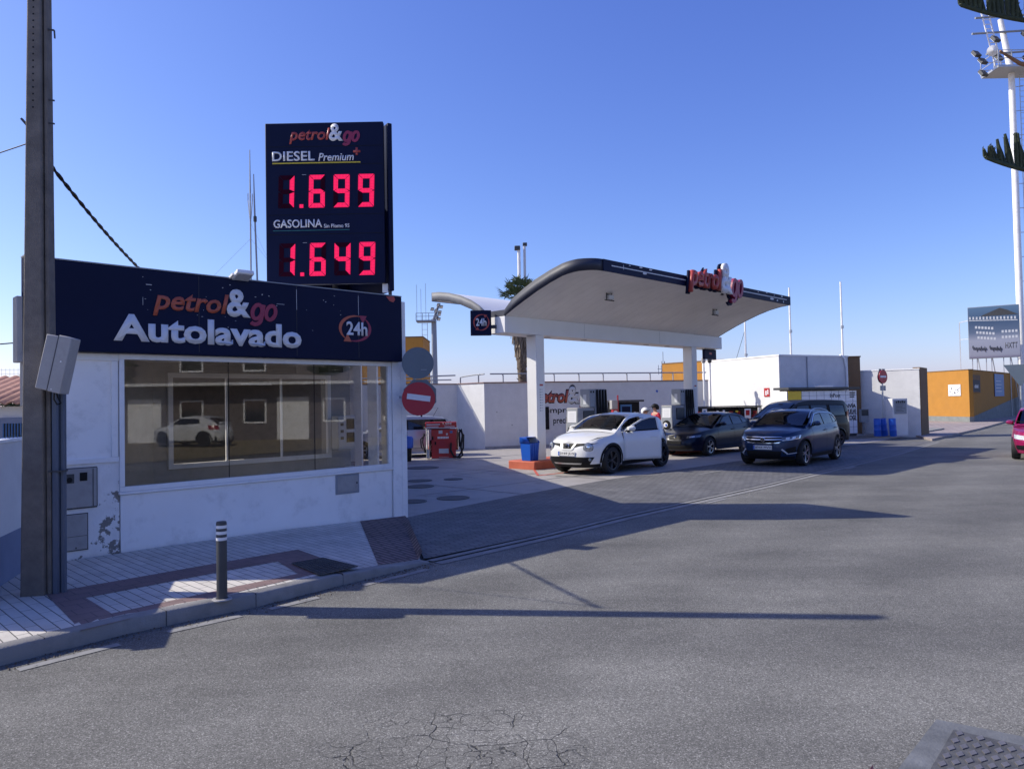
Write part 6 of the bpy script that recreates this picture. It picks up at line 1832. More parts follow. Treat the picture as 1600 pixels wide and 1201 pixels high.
    b = MB(); p = s.roofpt(xw1 + 0.05, 0, 0.01); p = s.roofpt(xw0 + (xw1 - xw0) * 0.86, 0.0, 0.012); b.box(p.x - 0.05, p.x + 0.04, -0.12, 0.12, p.z - 0.005, p.z + 0.004, ); mr_ = b.build("mirror_base", M['lampdark'], wsn)
    b = MB()
    for y in (0.3, -0.35):
        p = s.roofpt(xw0 - 0.03, y / 0.7, 0.015); q = s.roofpt(xw0 - 0.2, (y - 0.45) / 0.7, 0.015); b.bar(p, q, 0.015)
    b.build("wiper", M['black'], wsn)
    if sp.get('rw'):
        xr0, xr1 = s.half - s.rw[0], s.half - s.rw[1]
        b = MB(); rows = []
        for i in range(9):
            x = xr0 + (xr1 - xr0) * i / 8; rows.append([s.roofpt(x, t * 0.86, 0.007) for t in [k / 6 for k in range(-6, 7)]])
        b.grid(rows); b.build("rear_window", M['carglass'], car)
    for sd in (1, -1):
        for wi, q in enumerate(s.wins):
            if door and sd == 1 and wi == 0: continue
            q = [(s.half - a, z) for a, z in q]
            b = MB(); s.gh(b, q, 0.008, 8, 5, sd); b.build("window", M['carglass'], car)
        # black surround behind the panes
        q = [(s.half - a, z) for a, z in s.surround]
        if not (door and sd == 1):
            b = MB(); s.gh(b, q, 0.003, 16, 5, sd); b.build("window_trim", M['black'], car)
        if sp.get('chrome_line'):
            b = MB(); pts = [(s.half - a, z) for a, z in s.chrome_line]
            b.tube([Vector((x, (s.ygh(x, z) + 0.008) * sd, z)) for x, z in pts], 0.014, 6); b.build("trim_strip", M['chrome'], car)
    # seams
    b = MB()
    for sd in (1, -1):
        for a in s.seams:
            if door and sd == 1 and door[0] - 0.1 < s.half - a < door[1] + 0.1: continue
            x = s.half - a; zt = s.ztop(x) - 0.02
            s.xz(b, [(x - 0.004, s.gc + 0.12), (x + 0.004, s.gc + 0.12), (x + 0.004, zt), (x - 0.004, zt)], 0.002, 1, 10, sd)
        x0, x1 = s.half - s.seams[0], s.half - s.seams[-1]
        if not (door and sd == 1): s.xz(b, [(x1, s.gc + 0.118), (x0, s.gc + 0.118), (x0, s.gc + 0.128), (x1, s.gc + 0.128)], 0.002, 12, 1, sd)
    if b.v: b.build("panel_gap", M['black'], car, smooth=False)
    # front end
    sp['front'](s, car)
    # tail lamps
    for sd in (1, -1):
        b = MB(); s.patch(b, [(('r', 0.45), s.tl[0]), (('r', 0.95), s.tl[0]), (('r', 0.95), s.tl[1]), (('r', 0.45), s.tl[1])], 0.008, 8, 4, sd)
        b.build("tail_light", M['tail'], car)
    # wheels
    for xw in (s.xf, s.xr):
        for sd in (1, -1):
            yc = (s.W / 2 - 0.02) * s.wprof(0.3) * sd
            mt = Matrix.Translation((xw, yc, s.r)) @ Matrix.Rotation(R(-90 * sd), 4, 'X')
            r = s.r; ri = r * s.rim
            ty = MB().lathe([(ri, -0.0), (r * 0.93, 0.0), (r * 0.985, -0.025), (r, -0.06), (r, -0.17), (r * 0.97, -0.2), (ri, -0.21)], 36, mt).build("wheel", M['rubber'], car)
            MB().lathe([(ri * 1.0, -0.012), (ri * 0.93, -0.02), (ri * 0.9, -0.06), (0.0001, -0.08)], 36, mt).build("wheel_barrel", M['black'], ty)
            b = MB()
            b.lathe([(ri * 1.0, -0.004), (ri * 0.93, -0.008), (ri * 0.92, -0.03)], 36, mt)
            b.lathe([(0.0001, -0.02), (ri * 0.2, -0.022), (ri * 0.22, -0.04)], 16, mt)
            for k in range(s.spokes):
                a = 2 * math.pi * k / s.spokes
                for da in (-0.16, 0.16):
                    p = Vector((ri * 0.14 * math.cos(a), ri * 0.14 * math.sin(a), -0.03)); q = Vector((ri * 0.95 * math.cos(a + da), ri * 0.95 * math.sin(a + da), -0.018))
                    b.bar(mt @ p, mt @ q, 0.028, 0.02)
            b.build("rim", M[s.rimmat], ty)
            # dark wheel-arch lip
            lip = MB(); rows = []
            for i in range(25):
                an = R(-6) + (math.pi + R(12)) * i / 24
                row = []
                for rr, of in ((ra + s.lip, 0.006), (ra - 0.004, 0.012)):
                    x = xw + rr * math.cos(an); z = max(s.gc, s.r + rr * math.sin(an)); p = s.at(s.ax(x, min(z, s.ztop(x) - 0.03)), min(z, s.ztop(x) - 0.03), of); p.y *= sd; row.append(p)
                rows.append(row)
            lip.grid(rows)
            lip.build("wheel_arch", M['black'] if s.lip > 0.03 else pm_, car)
    # mirrors and handles
    for sd in (1, -1):
        if door and sd == 1: continue
        x = s.half - s.mir; z = s.ztop(x) + 0.1; y = s.ygh(x, z)
        b = MB(); b.lathe([(0.0001, -0.1), (0.055, -0.09), (0.085, -0.02), (0.088, 0.06), (0.075, 0.085), (0.0001, 0.085)], 14, Matrix.Translation((x, (y + 0.13) * sd, z)) @ Matrix.Rotation(R(-90), 4, 'Y') @ Matrix.Scale(0.8, 4, (1, 0, 0)) @ Matrix.Scale(1.2, 4, (0, 1, 0)))
        mo = b.build("wing_mirror", pm_ if not sp.get('mirblack') else M['black'], car)
        MB().bar((x + 0.02, (y - 0.02) * sd, z - 0.08), (x, (y + 0.1) * sd, z - 0.04), 0.04).build("mirror_arm", M['black'], mo)
    for sd in (1, -1):
        for a, z in s.handles:
            x = s.half - a
            if door and sd == 1 and door[0] < x < door[1]: continue
            p = s.at(s.ax(x, z), z, 0.02); p.y *= sd; q = s.at(s.ax(x - 0.2, z + 0.005), z + 0.005, 0.02); q.y *= sd
            MB().bar(p, q, 0.03, 0.025).build("door_handle", M['chrome'] if sp.get('chrome') else pm_, car, bevel=0.006)
    return car, s

def plate(s, car, txt, z, w_=0.52, h=0.11, x=None):
    p = s.at(0.0, z, 0.02)
    b = MB().box(p.x - 0.01, p.x + 0.004, -w_ / 2, w_ / 2, z - h / 2, z + h / 2).build("number_plate", M['plate'], car)
    MB().box(p.x + 0.0045, p.x + 0.006, -w_ / 2 + 0.003, -w_ / 2 + 0.045, z - h / 2 + 0.003, z + h / 2 - 0.003).build("blue_band", M['blue'], b)
    mt = Matrix(((0, 0, 1, p.x + 0.0045), (1, 0, 0, 0), (0, 1, 0, 0), (0, 0, 0, 1)))
    text("lettering", txt, M['txt_black'], b, (-w_ / 2 + 0.06, w_ / 2 - 0.015, z - h * 0.32, z + h * 0.32), 0, 0.003, 0.0, 0, mt)
def front_patch(s, car, nm, m, quads, off=0.008, sides=(1, -1), par=None, n=8):
    out = []
    for sd in sides:
        b = MB()
        for q in quads: s.patch(b, q, off, n, 4, sd)
        out.append(b.build(nm, M[m], par or car))
    return out
def disc_on(s, car, nm, m, a, z, r, off, par=None, tilt=0.0, rx=1.0):
    p = s.at(a, z, off); q = s.at(a + 0.02, z, off); t = (q - p); t.z = 0; t.normalize(); n = Vector((t.y, -t.x, 0))
    if n.x < 0 and abs(a) < 0.9: n = -n
    n = (n + Vector((0, 0, tilt))).normalized()
    mt = n.to_track_quat('Z', 'Y').to_matrix().to_4x4(); mt.translation = p
    return MB().lathe([(r, -0.04), (r, 0.0), (r * 0.8, 0.014), (0.0001, 0.02)], 24, mt).build(nm, M[m], par or car)

M['lampgrey'] = mat("lamp_grey", (0.4, 0.42, 0.44), 0.15, 0.4, var=0.25, scale=30, coat=0.8)
# --- white crossover with its driver's door open
def juke_front(s, car):
    # boomerang-shaped bonnet lamps
    for sd in (1, -1):
        b = MB(); s.patch(b, [(0.56, 0.865), (1.0, 0.955), (1.32, 0.985), (0.80, 0.945)], 0.012, 10, 4, sd)
        o = b.build("running_light", M['lampdark'], car)
        b = MB(); s.patch(b, [(0.62, 0.885), (0.78, 0.915), (0.84, 0.925), (0.72, 0.905)], 0.016, 6, 2, sd); b.build("indicator", M['lamp'], o)
    for sd in (1, -1):
        h = disc_on(s, car, "headlight", 'lampgrey', 0.6 * sd, 0.70, 0.115, 0.012)
        disc_on(s, car, "bezel", 'lampdark', 0.6 * sd, 0.70, 0.13, 0.003, h)
        disc_on(s, car, "lens", 'chrome', 0.597 * sd, 0.70, 0.055, 0.022, h)
    front_patch(s, car, "grille", 'black', [[(0.0, 0.665), (0.14, 0.665), (0.2, 0.80), (0.0, 0.80)], [(0.2, 0.70), (0.36, 0.745), (0.84, 0.81), (0.17, 0.80)]], 0.012)
    front_patch(s, car, "grille_bar", 'car_white', [[(0.1, 0.64), (0.17, 0.64), (0.26, 0.81), (0.19, 0.81)], [(0.0, 0.635), (0.14, 0.635), (0.13, 0.668), (0.0, 0.668)]], 0.018)
    e = disc_on(s, car, "emblem", 'chrome', 0.0, 0.735, 0.058, 0.03)
    disc_on(s, car, "emblem_field", 'black', 0.0, 0.735, 0.04, 0.04, e)
    p = s.at(0, 0.735, 0.062); MB().box(p.x - 0.006, p.x, -0.075, 0.075, 0.724, 0.746).build("emblem_bar", M['chrome'], e)
    front_patch(s, car, "lower_grille", 'black', [[(0.0, 0.24), (0.62, 0.27), (0.78, 0.46), (0.0, 0.47)]], 0.008)
    front_patch(s, car, "skid_plate", 'alloy', [[(0.0, 0.27), (0.4, 0.275), (0.44, 0.315), (0.0, 0.31)]], 0.016)
    for sd in (1, -1): disc_on(s, car, "fog_lamp", 'lampdark', 0.66 * sd, 0.40, 0.045, 0.012)
    plate(s, car, "2169 JLG", 0.545)
JUKE = dict(L=4.13, W=1.77, wb=2.53, fo=0.84, r=0.35, arch=0.045, gc=0.2, paint='car_white', nf=4.2, nr=3.6, rim=0.7, spokes=5, rimmat='gunmetal', lip=0.055,
    top=[(0, 0.78), (0.12, 0.845), (0.35, 0.915), (0.8, 0.985), (1.1, 1.03), (1.4, 1.05), (2.2, 1.07), (2.9, 1.12), (3.5, 1.14), (3.9, 1.1), (4.13, 1.02)],
    roof=[(1.02, 1.02), (1.35, 1.22), (1.7, 1.425), (1.95, 1.525), (2.3, 1.575), (2.8, 1.56), (3.3, 1.48), (3.6, 1.38), (3.85, 1.22), (3.98, 1.09)],
    ws=(1.13, 1.9), wst=(0.84, 0.9), rw=(3.45, 3.88), tumble=0.42, inset=0.035, crown=0.05, hood=0.055,
    wp=[(0, 0.93), (0.2, 0.98), (0.45, 0.985), (0.7, 1.0), (0.88, 0.965), (1, 0.9)], fp=[(0, -0.1), (0.2, -0.02), (0.45, 0.0), (0.7, -0.02), (0.9, -0.06), (1, -0.12)], rp=[(0, -0.12), (0.3, 0), (0.6, 0), (1, -0.1)],
    clad=lambda x: 0.3, wins=[[(1.45, 1.12), (2.35, 1.12), (2.35, 1.44), (1.9, 1.42)], [(2.45, 1.14), (3.0, 1.2), (2.95, 1.42), (2.45, 1.45)]], surround=[(1.35, 1.09), (3.15, 1.17), (3.0, 1.45), (1.85, 1.46)],
    seams=[1.32, 2.4, 3.1], mir=1.5, handles=[(2.15, 0.9)], tl=(0.85, 1.05), front=juke_front)
hx = 4.13 / 2
squash(JUKE, 0.87)
JUKE['open_door'] = (hx - 2.42, hx - 1.33, 0.34, hx - 2.42)
def heading(dx, dy): return math.atan2(dy, dx)
# front axle over (2.34, 19.35) heading down towards the road
HJ = heading(-0.66, -0.75)
def place(front_left_contact, h, sp):
    """car origin from the ground contact of its left front wheel"""
    f = Vector((math.cos(h), math.sin(h), 0)); l = Vector((-f.y, f.x, 0))
    xf = sp['L'] / 2 - sp['fo']
    return Vector((front_left_contact[0], front_left_contact[1], 0.024)) - f * xf - l * (sp['W'] / 2 - 0.1)
car1, s1 = build_car("white_crossover", "white crossover car with its driver's door standing open beside the near canopy column", JUKE, place((2.50, 19.0), HJ, JUKE), HJ)
# the open door: the same side surface, hinged at the front pillar
def open_door(car, s, x0, x1, z0, ang):
    d = bpy.data.objects.new("door", None)
    me = MB()
    hz = Vector((x1, s.at(s.ax(x1, 0.7), 0.7).y, 0))
    mtw = Matrix.Translation(hz) @ Matrix.Rotation(-ang, 4, 'Z') @ Matrix.Translation(-hz)
    rows = []
    n = 16
    for i in range(n + 1):
        x = x0 + (x1 - x0) * i / n; zt = s.ztop(x) + 0.005
        rows.append([mtw @ s.at(s.ax(x, z0 + (zt - z0) * k / 10), min(z0 + (zt - z0) * k / 10, zt - 0.012), 0.0) for k in range(11)])
    sk = MB().grid(rows).build("door", M['car_white'], car, solid=0.05)
    # window frame and pane above
    def gp(x, z, off=0.0): return mtw @ Vector((x, s.ygh(x, z) + off, z))
    b = MB()
    zt = lambda x: s.ztop(x)
    top = [(x1 - 0.08, zt(x1) + 0.03), (x1 - 0.32, 1.21), (x1 - 0.62, 1.352), (x0 + 0.22, 1.413), (x0 + 0.02, 1.413)]
    b.tube([gp(x, z) for x, z in top] + [gp(x0 + 0.02, 1.25), gp(x0 + 0.02, zt(x0))], 0.026, 6)
    b.build("window_frame", M['car_white'], sk)
    b = MB(); b.tube([gp(x1 - 0.08, zt(x1) + 0.02, 0.01), gp(x0 + 0.02, zt(x0) + 0.02, 0.01)], 0.014, 6); b.tube([gp(x1 - 0.36, zt(x1) + 0.02), gp(x1 - 0.42, 1.24)], 0.018, 6); b.build("seal", M['black'], sk)
    rows = []
    for i in range(13):
        x = x1 - 0.12 + (x0 + 0.04 - x1 + 0.12) * i / 12
        t = lerp_tab([(-a, z) for a, z in top], -x) - 0.02
        rows.append([gp(x, zt(x) + (t - zt(x)) * k / 4, -0.005) for k in range(5)])
    MB().grid(rows).build("window", M['carglass'], sk)
    z = 0.9; p = mtw @ s.at(s.ax(x0 + 0.32, z), z, 0.02); q = mtw @ s.at(s.ax(x0 + 0.1, z), z + 0.005, 0.02)
    MB().bar(p, q, 0.035, 0.03).build("door_handle", M['car_white'], sk, bevel=0.008)
    c = mtw @ Vector((x1 - 0.2, s.ygh(x1 - 0.2, 1.12) + 0.13, 1.14))
    mo = MB().lathe([(0.0001, -0.1), (0.055, -0.09), (0.085, -0.02), (0.088, 0.06), (0.075, 0.085), (0.0001, 0.085)], 14, Matrix.Translation(c) @ Matrix.Rotation(-ang, 4, 'Z') @ Matrix.Rotation(R(-90), 4, 'Y') @ Matrix.Scale(0.8, 4, (1, 0, 0)) @ Matrix.Scale(1.25, 4, (0, 1, 0))).build("wing_mirror", M['car_white'], sk)
    MB().bar(c + Vector((0.02, -0.12, -0.09)), c + Vector((0, -0.02, -0.05)), 0.05).build("mirror_arm", M['black'], mo)
    # inner trim face
    rows = []
    for i in range(9):
        x = x0 + 0.06 + (x1 - x0 - 0.12) * i / 8
        rows.append([mtw @ (s.at(s.ax(x, zz), zz, -0.04)) for zz in (z0 + 0.05, 0.6, 0.8, s.ztop(x) - 0.04)])
    MB().grid(rows).build("door_lining", M['inner'], sk)
open_door(car1, s1, hx - 2.42, hx - 1.33, 0.33, R(30))

# --- dark navy saloon
def seat_front(s, car):
    for sd in (1, -1):
        b = MB(); s.patch(b, [(0.4, 0.6), (0.86, 0.64), (0.9, 0.71), (0.42, 0.685)], 0.01, 10, 4, sd); o = b.build("headlight", M['lampdark'], car)
        b = MB(); s.patch(b, [(0.5, 0.625), (0.66, 0.64), (0.66, 0.675), (0.5, 0.665)], 0.014, 4, 2, sd); b.build("lens", M['lamp'], o)
    front_patch(s, car, "grille", 'black', [[(0.0, 0.55), (0.2, 0.56), (0.25, 0.68), (0.0, 0.68)]], 0.01)
    front_patch(s, car, "lower_grille", 'black', [[(0.0, 0.24), (0.6, 0.26), (0.62, 0.38), (0.0, 0.38)]], 0.01)
    disc_on(s, car, "emblem", 'chrome', 0.0, 0.64, 0.045, 0.02)
    b = MB().box(0, 0.01, -0.26, 0.26, -0.055, 0.055); p = s.at(0, 0.47, 0.01); o = b.build("number_plate", M['black'], car); o.location = (p.x, 0, 0.47)
SEAT = dict(L=4.43, W=1.74, wb=2.51, fo=0.9, r=0.315, arch=0.04, gc=0.19, paint='car_navy', nf=3.6, nr=4.0, rim=0.68, spokes=5, rimmat='alloy', lip=0.012,
    top=[(0, 0.66), (0.15, 0.73), (0.5, 0.81), (1.0, 0.88), (1.35, 0.93), (1.6, 0.94), (3.0, 0.97), (3.6, 1.0), (4.2, 1.02), (4.43, 0.96)],
    roof=[(1.18, 0.91), (1.5, 1.07), (1.95, 1.29), (2.2, 1.385), (2.55, 1.425), (3.0, 1.4), (3.4, 1.3), (3.85, 1.1), (4.1, 1.02)],
    ws=(1.28, 2.12), wst=(0.86, 0.9), rw=(3.15, 3.85), tumble=0.45, inset=0.03, crown=0.04, hood=0.05,
    wp=[(0, 0.93), (0.2, 0.98), (0.5, 1.0), (0.8, 0.985), (1, 0.92)], fp=[(0, -0.08), (0.25, 0.0), (0.5, 0.0), (0.8, -0.05), (1, -0.12)], rp=[(0, -0.1), (0.3, 0), (0.7, 0), (1, -0.06)],
    clad=lambda x: 0.0, wins=[[(1.55, 1.0), (2.45, 1.0), (2.45, 1.32), (2.08, 1.29)], [(2.53, 1.0), (3.2, 1.02), (3.1, 1.27), (2.53, 1.32)], [(3.26, 1.03), (3.6, 1.07), (3.4, 1.19), (3.17, 1.26)]], surround=[(1.45, 0.975), (3.75, 1.04), (3.15, 1.32), (2.05, 1.33)],
    seams=[1.4, 2.49, 3.35], mir=1.65, handles=[(2.3, 0.84), (3.2, 0.87)], tl=(0.8, 0.97), front=seat_front)
squash(SEAT, 0.92, 0.95)
HS = heading(-0.70, -0.71)
build_car("dark_saloon", "nearly black navy saloon car in the canopy's shade between the white and blue cars", SEAT, place((6.45, 24.4), HS, SEAT), HS)

# --- dark blue crossover
def troc_front(s, car):
    for sd in (1, -1):
        b = MB(); s.patch(b, [(0.5, 0.70), (1.04, 0.755), (1.1, 0.855), (0.5, 0.80)], 0.01, 12, 4, sd); o = b.build("headlight", M['lampdark'], car)
        b = MB(); s.patch(b, [(0.52, 0.705), (1.05, 0.757), (1.05, 0.778), (0.52, 0.724)], 0.016, 10, 1, sd); s.patch(b, [(1.0, 0.76), (1.07, 0.768), (1.1, 0.85), (1.03, 0.845)], 0.016, 2, 3, sd); b.build("running_light", M['lamp'], o)
        b = MB(); s.patch(b, [(0.6, 0.745), (0.7, 0.755), (0.7, 0.80), (0.6, 0.79)], 0.016, 3, 2, sd); s.patch(b, [(0.78, 0.76), (0.88, 0.77), (0.88, 0.815), (0.78, 0.805)], 0.016, 3, 2, sd); b.build("lens", M['lamp'], o)
    front_patch(s, car, "grille", 'black', [[(0.0, 0.635), (0.46, 0.66), (0.5, 0.80), (0.0, 0.80)]], 0.01)
    front_patch(s, car, "chrome_bar", 'chrome', [[(0.0, 0.725), (0.5, 0.735), (0.5, 0.752), (0.0, 0.742)], [(0.0, 0.63), (0.42, 0.645), (0.5, 0.70), (0.44, 0.663)], [(0.0, 0.625), (0.44, 0.642), (0.45, 0.66), (0.0, 0.643)], [(0.0, 0.797), (0.5, 0.802), (0.5, 0.814), (0.0, 0.809)]], 0.016)
    e = disc_on(s, car, "emblem", 'chrome', 0.0, 0.735, 0.068, 0.02)
    disc_on(s, car, "emblem_field", 'black', 0.0, 0.735, 0.055, 0.028, e)
    p = s.at(0, 0.735, 0.05); b = MB()
    zz = [(-0.045, 0.03), (-0.022, -0.04), (0.0, 0.0), (0.022, -0.04), (0.045, 0.03)]
    for (a, c), (d, f_) in zip(zz, zz[1:]): b.bar((p.x, a, 0.735 + c), (p.x, d, 0.735 + f_), 0.011)
    b.bar((p.x, -0.018, 0.775), (p.x, 0.0, 0.735), 0.011); b.bar((p.x, 0.018, 0.775), (p.x, 0.0, 0.735), 0.011); b.build("emblem_letter", M['chrome'], e)
    front_patch(s, car, "lower_grille", 'black', [[(0.0, 0.25), (0.45, 0.26), (0.5, 0.43), (0.0, 0.43)], [(0.52, 0.36), (0.92, 0.4), (0.92, 0.55), (0.62, 0.5)]], 0.01)
    front_patch(s, car, "bumper_blade", 'lgrey', [[(0.48, 0.47), (0.62, 0.36), (0.66, 0.37), (0.52, 0.49)], [(0.62, 0.34), (0.95, 0.37), (0.95, 0.39), (0.62, 0.36)]], 0.016)
    plate(s, car, "8944 MVH", 0.525)
TROC = dict(L=4.24, W=1.82, wb=2.59, fo=0.84, r=0.345, arch=0.04, gc=0.2, paint='car_blue', nf=3.8, nr=4.4, rim=0.74, spokes=5, rimmat='alloy', lip=0.035,
    top=[(0, 0.83), (0.1, 0.87), (0.35, 0.935), (0.8, 0.99), (1.15, 1.03), (1.5, 1.035), (2.6, 1.05), (3.4, 1.09), (3.9, 1.1), (4.24, 1.02)],
    roof=[(1.05, 1.02), (1.4, 1.2), (1.75, 1.4), (2.0, 1.5), (2.35, 1.55), (2.9, 1.54), (3.4, 1.46), (3.72, 1.31), (3.98, 1.12), (4.1, 1.06)],
    ws=(1.14, 1.93), wst=(0.84, 0.9), rw=(3.5, 4.0), tumble=0.4, inset=0.03, crown=0.045, hood=0.05,
    wp=[(0, 0.93), (0.2, 0.975), (0.45, 0.985), (0.72, 1.0), (0.88, 0.97), (1, 0.91)], fp=[(0, -0.1), (0.2, -0.01), (0.5, 0.0), (0.8, -0.02), (1, -0.07)], rp=[(0, -0.1), (0.3, 0), (0.7, 0), (1, -0.1)],
    clad=lambda x: 0.3, wins=[[(1.5, 1.1), (2.38, 1.1), (2.38, 1.44), (1.93, 1.41)], [(2.46, 1.1), (3.2, 1.13), (3.16, 1.43), (2.46, 1.45)], [(3.26, 1.14), (3.56, 1.18), (3.34, 1.35), (3.22, 1.39)]], surround=[(1.4, 1.07), (3.75, 1.15), (3.22, 1.46), (1.9, 1.455)],
    chrome_line=[(1.38, 1.08), (1.6, 1.23), (1.9, 1.43), (2.3, 1.475), (3.1, 1.45), (3.36, 1.39), (3.7, 1.18)],
    seams=[1.35, 2.42, 3.3], mir=1.55, handles=[(2.25, 0.93), (3.15, 0.96)], tl=(0.85, 1.02), front=troc_front, mirblack=False)
squash(TROC, 0.88)
HT = heading(-0.66, -0.75)
cT, sT = build_car("blue_crossover", "dark blue crossover car with chrome grille and lit lamps in the canopy's shadow", TROC, place((7.95, 20.25), HT, TROC), HT)
b = MB()
for sd in (1, -1):
    b.tube([Vector((x, (sT.ygh(x, sT.zr(x)) - 0.06) * sd, sT.zr(x) + 0.05 - 0.04 * (abs(x + 0.35) / 0.95) ** 4)) for x in [0.55 - 0.15 * k for k in range(13)]], 0.016, 6)
b.build("roof_rail", M['alloy'], cT)

# --- black van behind
def van_front(s, car):
    for sd in (1, -1): front_patch(s, car, "headlight", 'lampdark', [[(0.45, 0.7), (0.95, 0.74), (0.95, 0.9), (0.5, 0.82)]], 0.01, (sd,))
    front_patch(s, car, "grille", 'black', [[(0.0, 0.55), (0.45, 0.56), (0.45, 0.78), (0.0, 0.78)]], 0.01)
VAN = dict(L=4.38, W=1.8, wb=2.73, fo=0.88, r=0.315, arch=0.05, gc=0.2, paint='car_black', nf=3.8, nr=6.5, rim=0.65, spokes=6, rimmat='gunmetal', lip=0.02, cat='van',
    top=[(0, 0.8), (0.15, 0.9), (0.5, 1.0), (0.95, 1.08), (1.3, 1.1), (2.4, 1.12), (4.1, 1.12), (4.38, 1.1)],
    roof=[(0.85, 1.06), (1.2, 1.3), (1.6, 1.62), (1.85, 1.74), (2.3, 1.8), (3.4, 1.8), (4.05, 1.77), (4.25, 1.62), (4.35, 1.15)],
    ws=(0.95, 1.75), wst=(0.86, 0.9), rw=(4.2, 4.33), tumble=0.2, inset=0.03, crown=0.03, hood=0.05,
    wp=[(0, 0.94), (0.3, 1.0), (0.7, 1.0), (1, 0.96)], fp=[(0, -0.06), (0.3, 0), (0.6, 0), (1, -0.14)], rp=[(0, -0.04), (0.3, 0), (1, -0.02)],
    clad=lambda x: 0.34, wins=[[(1.35, 1.16), (2.25, 1.17), (2.25, 1.6), (1.75, 1.58)], [(2.36, 1.17), (3.1, 1.18), (3.1, 1.6), (2.36, 1.61)], [(3.25, 1.18), (4.0, 1.18), (3.95, 1.58), (3.25, 1.6)]], surround=[(1.3, 1.14), (4.05, 1.15), (4.0, 1.62), (1.72, 1.62)],
    seams=[1.25, 2.3, 3.18], mir=1.4, handles=[(2.1, 0.98), (3.0, 1.0)], tl=(0.9, 1.3), front=van_front, mirblack=True)
squash(VAN, 0.93)
HV = heading(-0.93, -0.36)
fV = Vector((math.cos(HV), math.sin(HV), 0))
build_car("black_van", "black van with sloping windscreen parked before the parcel locker behind the blue car", VAN, Vector((10.75, 28.4, 0.024)), HV)

# --- silver estate behind the vacuum machine
def est_front(s, car):
    for sd in (1, -1): front_patch(s, car, "headlight", 'lamp', [[(0.42, 0.6), (0.85, 0.63), (0.85, 0.74), (0.45, 0.72)]], 0.01, (sd,))
    front_patch(s, car, "grille", 'black', [[(0.0, 0.58), (0.38, 0.58), (0.38, 0.7), (0.0, 0.7)]], 0.01)
EST = dict(L=4.3, W=1.72, wb=2.6, fo=0.85, r=0.305, arch=0.04, gc=0.2, paint='car_silver', nf=3.8, nr=5.5, rim=0.66, spokes=6, rimmat='alloy', lip=0.01,
    top=[(0, 0.72), (0.2, 0.79), (0.7, 0.86), (1.2, 0.92), (2.2, 0.93), (4.0, 0.95), (4.3, 0.93)],
    roof=[(1.05, 0.91), (1.4, 1.1), (1.75, 1.31), (2.0, 1.4), (2.5, 1.44), (3.4, 1.42), (3.9, 1.34), (4.15, 1.1), (4.25, 0.96)],
    ws=(1.15, 1.95), wst=(0.86, 0.9), rw=(3.9, 4.18), tumble=0.3, inset=0.03, crown=0.035, hood=0.04,
    wp=[(0, 0.93), (0.3, 0.99), (0.6, 1.0), (1, 0.94)], fp=[(0, -0.06), (0.3, 0), (0.6, 0), (1, -0.1)], rp=[(0, -0.06), (0.3, 0), (1, -0.05)],
    clad=lambda x: 0.0, wins=[[(1.5, 0.99), (2.4, 0.99), (2.4, 1.33), (1.95, 1.3)], [(2.5, 0.99), (3.3, 1.0), (3.3, 1.33), (2.5, 1.34)], [(3.4, 1.0), (3.95, 1.02), (3.8, 1.29), (3.4, 1.32)]], surround=[(1.45, 0.97), (4.02, 0.98), (3.85, 1.33), (1.93, 1.34)],
    seams=[1.4, 2.45, 3.35], mir=1.55, handles=[(2.25, 0.83), (3.15, 0.85)], tl=(0.75, 0.95), front=est_front)
HE = heading(-0.97, -0.25)
cE, sE = build_car("silver_estate", "pale silver estate car with roof bar feet half hidden by the vacuum machine", EST, Vector((-4.25, 27.0, 0.024)), HE)
b = MB()
for x in (0.15, -0.85):
    for sd in (1, -1):
        p = Vector((x, (sE.ygh(x, sE.zr(x)) - 0.08) * sd, sE.zr(x))); b.bar(p, p + Vector((0, 0.03 * sd, 0.11)), 0.06, 0.05); b.bar(p + Vector((-.04, 0, 0.1)), p + Vector((0.05, 0, 0.13)), 0.03)
b.build("roof_bar_foot", M['black'], cE)
MB().tube([(-1.3, 0.3, 1.42), (-1.5, 0.3, 1.75)], 0.008, 5).build("aerial", M['black'], cE)

# --- magenta car at the right edge, coming towards the camera
def pink_front(s, car):
    for sd in (1, -1): front_patch(s, car, "headlight", 'lamp', [[(0.42, 0.57), (0.92, 0.6), (0.98, 0.72), (0.5, 0.69)]], 0.01, (sd,))
    front_patch(s, car, "grille", 'black', [[(0.0, 0.56), (0.35, 0.57), (0.35, 0.64), (0.0, 0.64)], [(0.0, 0.27), (0.82, 0.3), (0.82, 0.42), (0.0, 0.42)]], 0.01)
    plate(s, car, "4071 BZK", 0.49) if False else None
PINK = dict(EST); PINK.update(L=3.9, W=1.66, wb=2.45, fo=0.76, paint='car_pink', front=pink_front, nf=3.4)
HP = heading(-0.60, -0.80)
fP = Vector((math.cos(HP), math.sin(HP), 0)); lP = Vector((-fP.y, fP.x, 0))
posP = Vector((14.45, 21.35, 0.004)) - fP * (3.9 / 2 - 0.76) + lP * (1.66 / 2 - 0.1)
build_car("magenta_car", "magenta hatchback with pale headlights coming down the road past the give way sign", PINK, posP, HP)
# white parked car across the road (only reflected in the shop window)
JR = dict(JUKE); JR.pop('open_door')
rw_, _s = build_car("parked_car", "white parked car across the road, seen only as a reflection in the display window", JR, Vector((23.1, -1.6, 0.03)), heading(0.35, -0.94))

